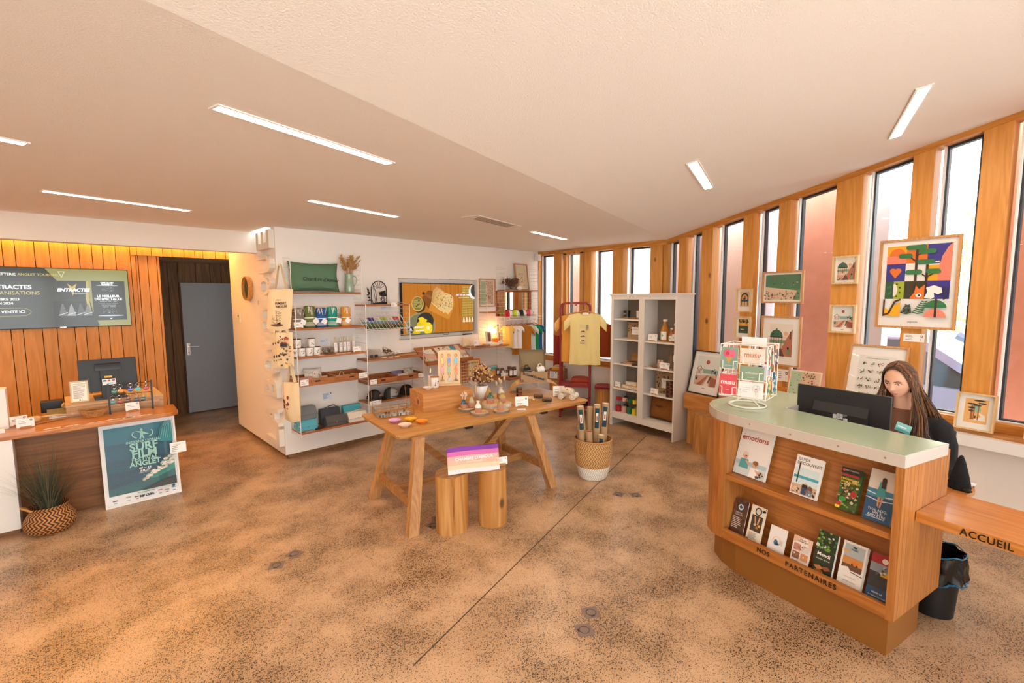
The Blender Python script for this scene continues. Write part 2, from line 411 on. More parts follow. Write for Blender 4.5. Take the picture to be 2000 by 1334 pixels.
# plank wall behind the ticket desk
def planks(name, xs, y0, y1, z0, z1, m, gap=0.006):
    e = bpy.data.objects.new(name, None); COL.objects.link(e); e['kind'] = 'structure'
    for a, c in zip(xs, xs[1:]):
        b = MB(); w = (c-a)/2-gap/2; b.box(-w, 0, z0, w, y1-y0, z1, 0.002); o = b.obj('plank', m, e); o.location = ((a+c)/2, y0+random.uniform(-0.0015, 0.0015), 0)
    b = MB(); b.box(xs[0], y1, z0, xs[-1], y1+0.03, z1); b.obj('backing', mat('dark backing', '#2a1c12', 0.9), e)
    return e
xs = [-3.0]
while xs[-1] < -0.62: xs.append(xs[-1]+random.choice((0.10, 0.12, 0.14, 0.15)))
xs = xs[:-1]+[-0.52, -0.367, -0.274, -0.126, -0.008, 0.14, 0.235, 0.347, 0.441, 0.558, 0.696, 0.745]
planks('wall_left', xs, 7.40, 7.425, 0.0, 2.63, PINE)
planks('wall_left', [0.745, 0.77, 0.863, 0.955, 0.985], 7.42, 7.5, 0.0, 2.40, PINE)
planks('wall_left', [0.696, 0.759, 0.905, 1.021, 1.118, 1.245, 1.363, 1.457, 1.599, 1.722, 1.80], 7.39, 7.419, 2.39, 2.63, PINE)
xs = [-1.0]
while xs[-1] < 3.2: xs.append(xs[-1]+random.choice((0.13, 0.16, 0.20, 0.24)))
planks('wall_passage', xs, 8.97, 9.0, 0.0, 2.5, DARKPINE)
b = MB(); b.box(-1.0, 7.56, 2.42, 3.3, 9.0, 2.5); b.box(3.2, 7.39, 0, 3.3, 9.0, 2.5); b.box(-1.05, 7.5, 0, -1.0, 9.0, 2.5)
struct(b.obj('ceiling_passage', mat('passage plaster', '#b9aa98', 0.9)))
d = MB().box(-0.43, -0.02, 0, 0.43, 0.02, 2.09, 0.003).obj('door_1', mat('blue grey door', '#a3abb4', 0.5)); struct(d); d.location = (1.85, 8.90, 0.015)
b = MB(); b.box(-0.40, -0.026, 0.93, -0.355, -0.02, 1.13, 0.002); b.obj('lock_plate', CHROME, d)
b = MB(); b.tube([(-0.378, -0.022, 1.075), (-0.378, -0.07, 1.075), (-0.25, -0.072, 1.07)], 0.009, 8); b.obj('door_handle', CHROME, d)
b = MB(); b.cyl(-0.378, -0.029, 0.965, 0.99, 0.006, 8); b.obj('keyhole', BLACK, d)
# amber LED strip lighting the plank tops
b = MB(); b.box(-2.98, 7.33, 2.585, 1.74, 7.36, 2.6); o = b.obj('cove_strip', mat('amber LED', '#ffb347', 0.5, emit='#ffc25a', es=COVE)); tag(o, 'amber LED strip hidden in the slot above the plank wall', 'light')
# ------------------------------------------------------------------ window wall
def facade(name, org, rz, posts, wins, ztop, zbeam, smax, s0, below=True):
    """local x runs from the far corner towards the street side, -y faces the room"""
    e = bpy.data.objects.new(name, None); COL.objects.link(e); e.location = (org[0], org[1], 0); e.rotation_euler.z = rz; e['kind'] = 'structure'
    for a, c in posts:
        m = (a+c)/2; b = MB(); h = (c-a)/2
        b.xprism([(-h, 0.80), (h, 0.80), (h, ztop(c)+0.03), (-h, ztop(a)+0.03)], -0.002, 0.13); o = b.obj('post', PINE, e); o.location = (m, 0, 0)
    b = MB(); b.xprism([(s0, ztop(s0)), (smax, ztop(smax)), (smax, zbeam(smax)+0.03), (s0, zbeam(s0)+0.03)], -0.012, 0.14); b.obj('head_beam', PINEX, e)
    b = MB(); b.box(s0, -0.012, 0.757, smax, 0.14, 0.85, 0.003); b.obj('sill_rail', PINEX, e)
    b = MB(); b.box(s0, 0.0, 0.0, smax, 0.13, 0.757); b.obj('parapet', WALL, e)
    return e
wn = [0]
def window(par_loc, rz, a, c, ztop, sash=False):
    wn[0] += 1; e = bpy.data.objects.new('window_%d' % wn[0], None); COL.objects.link(e); e.location = (par_loc[0], par_loc[1], 0); e.rotation_euler.z = rz; e['kind'] = 'structure'
    fr = 0.034; za, zc = ztop(a), ztop(c); z0 = 0.85
    b = MB(); b.box(a, 0.085, z0, a+fr*0.75, 0.135, za); b.box(c-fr, 0.085, z0, c, 0.135, zc); b.box(a, 0.085, z0, c, 0.135, z0+fr*0.6)
    b.xprism([(a, za-fr*0.6), (c, zc-fr*0.6), (c, zc), (a, za)], 0.085, 0.135); b.obj('window_frame', DGREY, e)
    b = MB(); b.box(a-0.001, 0.05, z0, a+0.011, 0.085, za); b.box(a, 0.05, z0, c, 0.085, z0+0.01); b.obj('jamb_light_strip', WHITE, e)  # white strips stand in for light reflected on the jamb
    b = MB(); b.xprism([(a+0.01, z0+0.01), (c-0.01, z0+0.01), (c-0.01, zc-0.01), (a+0.01, za-0.01)], 0.108, 0.114); b.obj('pane', PANE, e)
    if sash:
        b = MB(); b.box(a-0.065, -0.02, 0.82, a-0.004, 0.06, za); b.box(c+0.004, -0.02, 0.82, c+0.07, 0.06, zc); b.box(a-0.065, -0.02, zc-0.02, c+0.07, 0.06, zc+0.045); b.obj('sash', PINE, e)
        b = MB(); b.tube([(a-0.07, -0.022, za-0.10), (a-0.07, -0.022, za+0.05), (c+0.075, -0.022, zc+0.05), (c+0.075, -0.022, 0.86)], 0.004, 5); b.obj('seal', mat('grey seal', '#9a938a', 0.5), e)
    return e
LO = (6.05, 5.5); LR = -PI/2; zl = lambda s: 2.565; zlb = lambda s: 2.63
facade('wall_right', LO, LR, [(0.0, 0.04), (0.363, 0.53), (1.0, 1.13), (1.53, 1.71), (2.15, 2.34)], 0, zl, zlb, 2.40, -0.02)
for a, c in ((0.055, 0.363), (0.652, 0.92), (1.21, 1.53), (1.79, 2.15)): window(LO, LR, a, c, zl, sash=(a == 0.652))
RO = (A0.x, A0.y); zr = lambda s: 2.575+0.178*s; zrb = lambda s: 2.635+0.177*s
facade('wall_right', RO, RZF, [(-0.05, -0.005), (0.205, 0.315), (0.56, 0.72), (1.12, 1.245), (1.53, 1.655), (2.09, 2.315), (2.684, 2.83), (3.12, 3.285), (3.62, 3.76), (4.1, 4.3), (4.62, 4.8), (5.2, 5.4), (5.85, 6.0), (6.32, 6.42)], 0, zr, zrb, 6.42, -0.03)
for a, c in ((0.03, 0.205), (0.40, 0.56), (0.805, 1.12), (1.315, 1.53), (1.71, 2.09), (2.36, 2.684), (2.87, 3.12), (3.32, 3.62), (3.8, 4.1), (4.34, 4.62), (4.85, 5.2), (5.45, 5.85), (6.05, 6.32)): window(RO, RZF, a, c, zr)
b = MB(); b.box(2.45, -0.20, 0.665, 6.35, 0.0, 0.752); o = struct(b.obj('trim_2', WHITE)); place(o, (RO[0], RO[1], 0), RZF)
# walls outside the frame: plain wall on the far left, made-up glazing behind the camera lets in sky light
b = MB(); b.box(-3.1, REAR_B[1]-0.4, 0, -3.0, 9.05, 3.9); struct(b.obj('wall_far', WALL))
RL = Vector((REAR_A[0]-REAR_B[0], REAR_A[1]-REAR_B[1])).length; RZR = math.atan2(REAR_A[1]-REAR_B[1], REAR_A[0]-REAR_B[0])
b = MB()
for i in range(6): x = RL*i/5; b.box(x-0.06, -0.08, 0, x+0.06, 0.04, 3.75)
b.box(0, -0.08, 2.5, RL, 0.04, 3.8); b.box(RL*0.8, -0.08, 0, RL, 0.04, 3.8); b.box(0, -0.08, 0, RL, 0.04, 0.12)  # solid head and end bay shaped to cut the rear daylight
o = struct(b.obj('wall_rear_added', PINE)); place(o, REAR_B, RZR)
for i in range(4):
    b = MB(); b.box(RL*i/5+0.06, -0.03, 0.12, RL*(i+1)/5-0.06, -0.024, 2.5); o = struct(b.obj('window_%d' % (40+i), PANE)); place(o, REAR_B, RZR)  # unseen panes added with the rear opening
# ------------------------------------------------------------------ ceiling lights and vent
LAMP = mat('warm light diffuser', '#ffffff', 0.4, emit='#ffe6ca', es=STRIP)
def strip(p, q, label, w=0.055, up=(0,0,1)):
    p = Vector(p); q = Vector(q); L = (q-p).length; mid = (p+q)/2
    t = thing('ceiling_light', label, 'light', mid, 0, 'recessed strip lights in the ceiling')
    x = (q-p).normalized(); y = Vector(up).cross(x).normalized(); z = x.cross(y)
    t.rotation_euler = Matrix((x, y, z)).transposed().to_euler()
    b = MB(); h = L/2
    b.box(-h-0.012, -w/2-0.012, -0.004, h+0.012, -w/2, 0.02); b.box(-h-0.012, w/2, -0.004, h+0.012, w/2+0.012, 0.02); b.box(-h-0.012, -w/2, -0.004, -h, w/2, 0.02); b.box(h, -w/2, -0.004, h+0.012, w/2, 0.02)
    b.obj('rim', WHITE, t); MB().box(-h, -w/2, -0.002, h, w/2, 0.015).obj('diffuser', LAMP, t)
strip((0.523, 2.246, 2.628), (1.436, 2.47, 2.628), 'longest recessed strip light, on the left ceiling near the crease')
strip((-0.007, 4.793, 2.628), (0.898, 4.996, 2.628), 'recessed strip light before the bulkhead over the ticket desk')
strip((1.506, 3.828, 2.628), (2.400, 4.022, 2.628), 'recessed strip light over the left end of the oak table')
strip((4.107, 3.819, 2.628), (4.969, 4.017, 2.628), 'short recessed strip light beyond the ceiling vent')
strip((-0.97, 3.17, 2.628), (-0.054, 3.425, 2.628), 'recessed strip light cut by the left edge of the picture')
strip((-1.6, 5.55, 2.628), (-0.75, 5.76, 2.628), 'recessed strip light washing the bulkhead outside the picture on the left')
NSL = (-0.2001*0.2504, 0.2001*0.9682, 1.0)
def onceil(x, y): return (x, y, 2.63+0.2001*((x-6.2)*0.2504-(y-3.139)*0.9682)-0.004)
strip(onceil(3.29, 1.512), onceil(4.14, 1.748), 'recessed strip light on the tilted ceiling, the farther of its two', 0.06, NSL)
strip(onceil(4.63, 0.55), onceil(3.66, 0.317), 'recessed strip light on the tilted ceiling, the nearer of its two', 0.06, NSL)
t = thing('ceiling_vent', 'slotted linear air vent in the ceiling above the screen', 'vent', (3.30, 3.62, 2.63), R(14.3))
MB().box(-0.42, -0.10, -0.004, 0.42, 0.10, 0.005).obj('plate', CEIL, t)
for k in range(4): MB().box(-0.34+0.02*k, -0.065+k*0.037, -0.006, 0.30+0.02*k, -0.053+k*0.037, -0.003).obj('slot', BLACK, t)
b = MB(); b.box(-0.035, -0.05, -0.11, 0.035, 0.05, 0.0, 0.008); o = b.obj('alarm_sensor', WHITE); tag(place(o, (5.96, 5.42, 2.58)), 'small white alarm sensor in the corner under the ceiling', 'sensor')
# ------------------------------------------------------------------ ticket desk on the left
t = thing('ticket_desk', 'wooden ticket desk with rounded top and white front panel on its left', 'desk', (0,0,0))
DESKX = wood('honey pine desk top', '#c98036', '#a85f20', 'X', 0.9, 0.3, knots=3.0, vary=0.05, coat=0.25)
DESKF = wood('brown pine front', '#94602f', '#754722', 'X', 0.9, 0.5, knots=3.0, vary=0.05)
b = MB(); pts = [(-2.2, 5.22), (0.66, 5.22)]+[(0.66+0.10*math.sin(R(a)), 5.32-0.10*math.cos(R(a))) for a in (20, 40, 60, 80)]+[(0.772, 5.64), (-2.2, 5.64)]
b.prism(pts, 0.765, 0.80, 0.006); b.obj('desk_top', DESKX, t)
MB().box(-0.33, 5.45, 0.0, 0.735, 5.48, 0.765).obj('front_panel', DESKF, t)
MB().box(0.72, 5.455, 0.0, 0.75, 5.63, 0.765).obj('end_panel', DESKF, t)
MB().box(-2.2, 5.225, 0.045, -0.315, 5.62, 0.765, 0.003).obj('white_panel', WHITE, t)
MB().box(-2.2, 5.265, 0.0, -0.325, 5.60, 0.045).obj('plinth', wood('plinth wood', '#8d5d33', '#6f4524', 'X', 1, 0.6), t)
t = thing('cash_unit', 'pale wooden cash drawer unit behind the ticket desk top', 'cabinet', (0.35, 5.97, 0))
b = MB(); b.box(-0.35, -0.285, 0, 0.35, 0.285, 0.885, 0.003); b.obj('body', wood('pale birch', '#c9a078', '#ad8056', 'X', 1, 0.5), t)
MB().box(-0.352, -0.288, 0.885, 0.352, 0.288, 0.90, 0.002).obj('top', wood('birch top', '#e0bf94', '#cba474', 'X', 1, 0.4), t)
MB().box(-0.32, -0.293, 0.815, 0.32, -0.285, 0.875, 0.002).obj('drawer_front', wood('pale birch', '', ''), t)
# wall television
t = thing('television', 'large black wall television with a gold and black theatre season slide', 'television', (0.05, 7.36, 1.865))
b = MB(); b.box(-0.605, 0.0, -0.338, 0.605, 0.035, 0.338, 0.004); b.obj('casing', BLACK, t)
p = Pr().org(-0.05, -1.865)
p.rect(-0.548, 1.535, 1.196, 0.661, '#23241c'); p.poly([(-0.06,2.196),(0.648,2.196),(0.648,1.535),(0.35,1.535),(0.29,1.64),(0.27,1.86),(0.03,2.06)], '#8f8a4e')
p.poly([(0.04,2.165),(0.10,2.165),(0.07,2.095)], '#d8d3a0'); p.poly([(0.05,2.159),(0.09,2.159),(0.07,2.108)], '#8f8a4e')
p.poly([(0.03,2.06),(0.29,2.06),(0.29,1.85),(0.03,1.85)], '#121210'); p.poly([(-0.02,1.83),(0.29,1.83),(0.32,1.66),(0.36,1.545),(-0.02,1.545)], '#0e0e0e')
p.poly([(0.255,1.862),(0.272,2.06),(0.292,2.06),(0.285,1.862),(0.296,1.68),(0.27,1.72)], '#b09a52'); p.rect(0.315, 1.60, 0.30, 0.465, '#0f1110')
for i, x in enumerate((0.05, 0.12, 0.20, 0.26)): p.poly([(x-0.03,1.66),(x,1.80-0.02*(i%2)),(x+0.012,1.80),(x+0.045,1.66)], ('#5c5a58', '#8d8a88', '#474645', '#6d6a66')[i]); p.line([(x-0.03, 1.67), (x+0.045, 1.70)], 0.006, '#cfcfd0')
p.text('BILLETTERIE', -0.285, 2.122, 0.036, '#f2f0e6', 'RIGHT', 0.02); p.text('ANGLET TOURISME', -0.272, 2.122, 0.036, '#b8a85e', 'LEFT', 0.02)
p.text('ENTRACTES', -0.175, 1.983, 0.062, '#ffffff', 'RIGHT', 0.03); p.text('ORGANISATIONS', -0.115, 1.92, 0.053, '#b8a85e', 'RIGHT', 0.01)
p.text('SEPTEMBRE 2023', -0.275, 1.852, 0.036, '#f2f0e6', 'RIGHT', 0.03); p.text('JUIN 2024', -0.325, 1.81, 0.036, '#f2f0e6', 'RIGHT', 0.03)
p.line([(-0.55,1.757),(-0.24,1.757),(-0.205,1.735),(-0.195,1.715),(-0.205,1.695),(-0.24,1.673),(-0.55,1.673)], 0.003, '#c2a95a'); p.text('EN VENTE ICI', -0.24, 1.716, 0.040, '#ffffff', 'RIGHT', 0.02)
p.poly([(0.11,2.03),(0.15,1.995),(0.19,2.03),(0.168,1.96),(0.15,1.89),(0.135,1.96)], '#c2a043'); p.text('ENTRACTES', 0.157, 1.955, 0.050, '#ffffff', 'CENTER', 0.05, 0.25); p.text('organisations', 0.21, 1.922, 0.022, '#e8e6dc')
p.text('GARE DU MIDI', 0.455, 2.045, 0.018, '#ffffff', 'CENTER', 0.05); p.text('BIARRITZ', 0.455, 2.026, 0.024, '#ffffff', 'CENTER', 0.05); p.ell(0.455, 2.012, 0.10, 0.006, '#aab4c0'); p.splat(0.40, 1.94, 0.12, 0.05, 40, ['#cfd4da', '#8a8f96'], 0.003, 3)
p.text('LE MEILLEUR', 0.455, 1.885, 0.036, '#ffffff', 'CENTER', 0.04); p.text('DU SPECTACLE', 0.455, 1.85, 0.036, '#ffffff', 'CENTER', 0.04); p.text('SAISON 2023 - 2024', 0.455, 1.824, 0.018, '#d8d8d8')
for k in range(3): p.text(('THEATRE - DANSE - MUSIQUE', 'SPECTACLES VIVANTS', 'HUMOUR - CABARET')[k], 0.455, 1.795-0.018*k, 0.013, '#d0d0d0')
p.splat(0.40, 1.68, 0.13, 0.05, 40, ['#cfd4da', '#8a8f96'], 0.003, 4); p.ell(0.47, 1.655, 0.12, 0.008, '#b9c2cc'); p.poly([(0.45,1.63),(0.465,1.612),(0.48,1.63),(0.465,1.622)], '#ffffff')
p.obj('screen', t, screen_mat(0.75), (0, -0.001, 0))
MB().box(-0.03, -0.003, -0.337, 0.02, 0, -0.330).obj('maker_badge', CHROME, t)
# till monitor on its stand
t = thing('till_monitor', 'black till screen seen from behind on a dark column stand', 'monitor', (0.32, 5.93, 0.9))
b = MB(); b.at((0,0,0.22), 0, R(-8)).box(-0.215, -0.02, -0.155, 0.215, 0.03, 0.155, 0.006); b.obj('screen_back', BLACK, t)
b = MB(); b.at((0,-0.03,0.30), 0, R(-8)).box(-0.095, -0.02, -0.035, 0.095, 0, 0.032, 0.003); b.obj('customer_display', mat('dark glass', '#0b0b0d', 0.1), t)
b = MB(); b.box(-0.12, -0.14, 0, 0.12, 0.10, 0.018, 0.004); b.bm.verts.ensure_lookup_table()
b.yprism([(-0.13,0.018),(0.02,0.018),(0.01,0.27),(-0.055,0.27)], -0.062, 0.062); b.obj('column', mat('slate plastic', '#26303a', 0.45), t)
p = Pr(); p.rect(-0.05, 0, 0.10, 0.055, '#eceef2'); p.rect(-0.043, 0.032, 0.025, 0.016, '#39657d'); p.ell(0.0, 0.04, 0.011, 0.008, '#c8503a'); p.rect(0.02, 0.034, 0.024, 0.012, '#b04a3e'); p.rect(-0.01, 0.008, 0.04, 0.010, '#5fb8c4'); p.rect(-0.03, 0.068, 0.055, 0.018, '#d9b24a')
o = p.obj('payment_stickers', t); o.location = (-0.005, -0.103, 0.135); o.rotation_euler.x = R(-16.5)
t = thing('acrylic_sign', 'acrylic stand holding a cream fidelity card notice beside the till', 'sign', (0.10, 5.77, 0.9015), R(-4), rx=R(-8))
MB().box(-0.073, -0.004, 0, 0.073, 0.002, 0.215, 0.001).obj('holder', CLEAR, t); MB().box(-0.07, -0.05, 0, 0.07, 0.05, 0.004).obj('foot', CLEAR, t)
p = Pr(); p.rect(-0.062, 0.01, 0.124, 0.19, '#cfc19a'); p.rect(-0.05, 0.018, 0.10, 0.17, '#f4efe4'); p.text('CARTE DE FIDELITE', 0, 0.172, 0.0105, '#5a4a3a', 'CENTER', 0.02); p.lines(-0.042, 0.155, 0.084, 13, 0.0095, '#8d8478', seed=2); p.ell(0, 0.026, 0.006, 0.006, '#444444')
p.obj('notice', t, None, (0,-0.005,0))
# key ring stand
t = thing('keyring_stand', 'black wire stand with two rails of key rings on the desk top', 'stand', (0.445, 5.57, 0.80), R(-2))
for s in (-1, 1):
    MB().box(s*0.156-0.007, -0.006, 0, s*0.156+0.007, 0.006, 0.277).obj('post', BLACK, t); MB().box(s*0.156-0.007, -0.035, 0, s*0.156+0.007, 0.035, 0.006).obj('foot', BLACK, t)
for z in (0.085, 0.165, 0.262): MB().tube([(-0.15,0,z),(0.15,0,z)], 0.0028, 6).obj('rail', BLACK, t)
def keyring(x, z, colname, col, square, txt_, label):
    k = thing('key_ring', label, 'key ring', (0.445+x, 5.562, z), R(-2), 'key rings on the black stand')
    b = MB(); b.tube([(0.017*math.cos(q*PI/8), 0, -0.016+0.015*math.sin(q*PI/8)) for q in range(16)], 0.0016, 5, closed=True); b.obj('ring', CHROME, k)
    b = MB(); b.tube([(0,-0.001,-0.031),(0,-0.001,-0.040)], 0.003, 5); b.obj('link', CHROME, k)
    b = MB()
    if square: b.box(-0.017, -0.003, -0.074, 0.017, 0.002, -0.040, 0.002)
    else: b.xprism([(0.022*math.cos(q*PI/9), -0.058+0.019*math.sin(q*PI/9)) for q in range(18)], -0.003, 0.002)
    b.obj('tag', mat('enamel '+colname, col, 0.25), k)
    p = Pr(); p.text(txt_, 0, -0.057, 0.009, '#e8e0d0'); p.obj('lettering', k, None, (0,-0.0032,0))
for x, n, c in zip((-0.115,-0.072,0.0,0.056,0.115), ('emerald','amber','royal blue','turquoise','crimson'), ('#0d6b52','#c88a1c','#243fa0','#3fb9b4','#a3172a')):
    keyring(x, 0.80+0.262, n, c, False, 'ANGLET', 'oval %s key ring on the upper rail of the black stand' % n)
for x, n, c in zip((-0.13,-0.085,-0.022,0.04,0.09), ('teal','brick red','dark maroon','navy','bottle green'), ('#2c8f8b','#9a3a2a','#5a1f24','#24305e','#1f5a4a')):
    keyring(x, 0.80+0.163, n, c, True, 'ANGLET', 'square %s key ring on the lower rail of the black stand' % n)
# bowl in a wicker cradle
t = thing('glass_bowl', 'clear glass bowl in a rattan cradle on the desk top', 'bowl', (0.178, 5.565, 0.80))
b = MB(); b.lathe([(0.05,0.012),(0.085,0.03),(0.103,0.085),(0.100,0.085),(0.082,0.034),(0.0,0.016)], 24, cap=False); b.obj('bowl', CLEAR, t, True)
CANE = mat('rattan cane', '#c08a4e', 0.5)
b = MB()
for k in range(5): z = 0.006+k*0.014; r = 0.062+0.012*k-0.0006*k*k; b.tube([(r*math.cos(q*PI/12), r*math.sin(q*PI/12), z+0.002*math.sin(q*3)) for q in range(24)], 0.0028, 5, closed=True)
for q in range(20): a = q*PI/10; b.tube([(0.055*math.cos(a),0.055*math.sin(a),0.003),(0.085*math.cos(a),0.085*math.sin(a),0.035),(0.103*math.cos(a),0.103*math.sin(a),0.062)], 0.0025, 4)
stuff(b.obj('rattan_weave', CANE, t))
# little desk cards in wooden feet
HOLD = wood('card foot wood', '#c98a50', '#a96a35', 'X', 2, 0.5)
def desk_card(x, y, z, w, h, rz, label, seed=0, logo=True, cat='price card', title=None, body=2, tilt=-8, foot=True):
    t = thing('price_card', label, cat, (x, y, z), rz)
    if foot: MB().box(-w*0.32, -0.012, 0, w*0.32, 0.010, 0.014, 0.001).obj('wooden_foot', HOLD, t)
    z0 = 0.005 if foot else 0.0005
    o = MB().box(-w/2, -0.0006, 0, w/2, 0.0006, h).obj('card', PAPER, t); o.location.z = z0; o.rotation_euler.x = R(tilt)
    p = Pr()
    if title: p.text(title, -w*0.05, h*0.78, h*0.12, '#4a4644')
    p.lines(-w*0.38, h*0.62, w*0.5, body, h*0.16, '#8f8b88', h*0.05, seed=seed)
    if logo: p.ell(w*0.33, h*0.78, h*0.10, h*0.10, '#333130'); p.ell(w*0.33, h*0.78, h*0.05, h*0.05, '#f2f0ec')
    q = p.obj('lettering', t, None, (0,-0.0008,z0)); q.rotation_euler.x = R(tilt)
    return t
desk_card(0.45, 5.555, 0.80, 0.105, 0.078, R(8), 'small white price card in front of the key ring stand', 1)
desk_card(-0.285, 5.58, 0.80, 0.105, 0.078, R(14), 'farther of two white cards beside the white box on the desk', 2)
desk_card(-0.245, 5.455, 0.80, 0.105, 0.075, R(4), 'nearer of two white cards beside the white box on the desk', 3)
o = MB().box(-0.10, -0.09, 0, 0.10, 0.09, 0.325, 0.003).obj('display_box', WHITE); tag(place(o, (-0.44, 5.60, 0.80)), 'tall white box on the left end of the ticket desk', 'box')
for i, (x, y, a, col, sh) in enumerate(((-0.09, 5.28, 8, '#efe4d2', 0), (0.03, 5.275, 5, '#e9d6b4', 1), (0.165, 5.26, 0, '#dca77a', 0), (0.285, 5.285, -5, '#e8dcc8', 1), (0.395, 5.27, -10, '#3d3a34', 0), (0.51, 5.275, -12, '#d9bfa0', 1))):
    lab = ('plain cream paper slip on the desk edge, left of all the stickers', 'pale cloud shaped sticker next to the plain paper slip on the desk', 'long tan sticker at the middle of the desk front edge', 'small cream sticker with a dark bird on the desk edge', 'dark rounded house shaped sticker on the desk edge', 'tan winged sticker at the rounded end of the desk top')[i]
    p = Pr()
    if i == 0: p.rect(-0.05, -0.013, 0.10, 0.026, col)
    elif i == 4: p.poly([(-0.04,-0.02),(0.04,-0.02),(0.045,0.01),(0.02,0.028),(-0.02,0.028),(-0.045,0.01)], '#e8e0d0'); p.ell(0, 0.002, 0.03, 0.018, col)
    else: p.poly([(-0.055,-0.012),(0.02,-0.02),(0.06,-0.004),(0.03,0.018),(-0.03,0.014)], '#efe6d6'); p.poly([(-0.035,-0.008),(0.015,-0.012),(0.03,0.004),(0.0,0.010)], col); p.ell(0.01, 0.0, 0.010, 0.006, '#4a342a')
    o = p.obj('sticker'); tag(o, lab, 'sticker', 'stickers along the desk edge'); o.location = (x, y, 0.8005); o.rotation_euler = (R(-90), 0, R(a))
t = thing('notebook_stack', 'two grey notebooks stacked beside the cash unit', 'notebooks', (-0.062, 5.86, 0.80), R(3))
for k in range(2): MB().box(-0.058, -0.17, k*0.017, 0.058, 0.15, k*0.017+0.002).obj('cover', mat('olive cover', '#6f6a52', 0.6), t); MB().box(-0.056, -0.168, k*0.017+0.002, 0.056, 0.148, k*0.017+0.015).obj('pages', PAPER, t)
MB().box(-0.058, -0.17, 0.032, 0.058, 0.15, 0.035).obj('cover', mat('olive cover', ''), t)
b = MB(); b.box(-0.075, -0.05, 0, 0.075, 0.08, 0.10, 0.006); o = b.obj('label_printer', BLACK); tag(place(o, (-0.09, 6.10, 0.80)), 'black box shaped label printer behind the notebooks', 'printer')
b = MB(); b.at((0,0,0.028), 0, R(90)).lathe([(0.012,-0.012),(0.027,-0.012),(0.027,0.012),(0.012,0.012),(0.012,-0.012)], 18, cap=False); o = b.obj('tape_roll', mat('tan tape', '#c9a468', 0.4), None, True); tag(place(o, (0.0, 5.94, 0.836), R(25)), 'roll of tan tape before the black printer', 'tape')
b = MB(); b.lathe([(0.0,0.0),(0.03,0.004),(0.045,0.025),(0.042,0.045),(0.03,0.055),(0.0,0.058)], 16); b.tube([(0.03,0,0.04),(0.12,-0.02,0.045),(0.2,-0.03,0.03)], 0.008, 6); o = b.obj('wooden_scoop', wood('spoon wood', '#dfbd88', '#c99f66', 'X', 2, 0.5), None, True); tag(place(o, (-0.20, 5.62, 0.80), R(15)), 'pale wooden scoop lying on the desk behind the white cards', 'scoop')
b = MB(); b.box(-0.13, -0.02, 0, 0.13, 0.02, 0.008, 0.002); o = b.obj('wooden_ruler', HOLD); tag(place(o, (-0.12, 5.58, 0.802), R(24)), 'flat wooden stick lying between the scoop and the notebooks', 'ruler')
for s, y in ((0, 5.49), ):
    o = MB().box(-0.06, -0.04, 0, 0.06, 0.04, 0.022, 0.002).obj('leaflet_pile', PAPER); tag(place(o, (-0.42, 5.40, 0.80), R(6)), 'small pile of cream leaflets before the white box', 'leaflets')
# framed festival poster leaning on the desk front
t = thing('framed_poster', 'white framed teal surf film festival poster leaning against the desk front', 'poster', (0.465, 5.305, 0.0), 0.0, rx=R(-9.8))
W, H = 0.55, 0.735
b = MB(); fw = 0.016
for q in ((-W/2,0,W/2,fw),(-W/2,H-fw,W/2,H),(-W/2,fw,-W/2+fw,H-fw),(W/2-fw,fw,W/2,H-fw)): b.box(q[0],-0.012,q[1],q[2],0.012,q[3])
b.obj('frame', WHITE, t); MB().box(-W/2+fw, 0.0, fw, W/2-fw, 0.006, H-fw).obj('backing', PAPER, t)
p = Pr(); p.rect(-W/2+fw, fw, W-2*fw, H-2*fw, '#eef0f0'); p.rect(-0.245, 0.10, 0.49, 0.60, '#0f5a6c')
for k in range(12): p.rect(-0.245, 0.10+k*0.05, 0.49, 0.05, ('#0b3a4e','#0a3346','#0d4458','#0b3c52','#0e4c62','#0d465c','#0f5266','#10586e','#0e5068','#12687e','#117084','#13788a')[k])
p.poly([(-0.245,0.16),(0.02,0.20),(0.15,0.30),(0.245,0.40),(0.245,0.10),(-0.245,0.10)], '#0f5456'); p.poly([(-0.02,0.20),(0.10,0.26),(0.20,0.37),(0.245,0.39),(0.245,0.24),(0.10,0.19)], '#2b8a78')
rd = random.Random(5)
for k in range(90):
    u = rd.random(); x = 0.0+u*0.245; z = 0.19+u*0.17+rd.uniform(-0.06, 0.05)*u; p.ell(min(x,0.235), z, rd.uniform(.006,.02), rd.uniform(.005,.014), rd.choice(('#e7dccf','#cfc4ba','#f2e9de','#a8b8b4')), 7)
p.poly([(-0.02,0.10),(0.245,0.10),(0.245,0.17),(0.12,0.15)], '#3c3f3c')
p.poly([(0.13,0.52),(0.245,0.50),(0.245,0.70),(0.19,0.70)], '#1d7f86')
for k in range(6): p.line([(0.135+k*0.018,0.54),(0.16+k*0.016,0.64),(0.20+k*0.008,0.70)], 0.003, '#7fb9b6')
TC = '#9fd6cb'
p.text('ANGLET', -0.165, 0.685, 0.038, '#3f8896'); p.ell(0.02, 0.625, 0.07, 0.034, TC, 20, 0, 180) if False else None
p.line([(0.02-0.07*math.cos(R(a)), 0.617-0.042*math.sin(R(a))) for a in range(-35, 70, 15)], 0.008, TC); p.line([(0.03+0.07*math.cos(R(a)), 0.617-0.042*math.sin(R(a))) for a in range(-35, 70, 15)], 0.008, TC)
p.poly([(-0.03,0.648),(0.03,0.635),(0.075,0.604),(0.03,0.612)], TC); p.ell(0.018, 0.652, 0.010, 0.012, TC); p.poly([(0.008,0.64),(0.03,0.64),(0.028,0.60),(0.036,0.57),(0.026,0.57),(0.018,0.595),(0.008,0.568),(-0.002,0.57),(0.008,0.60)], TC)
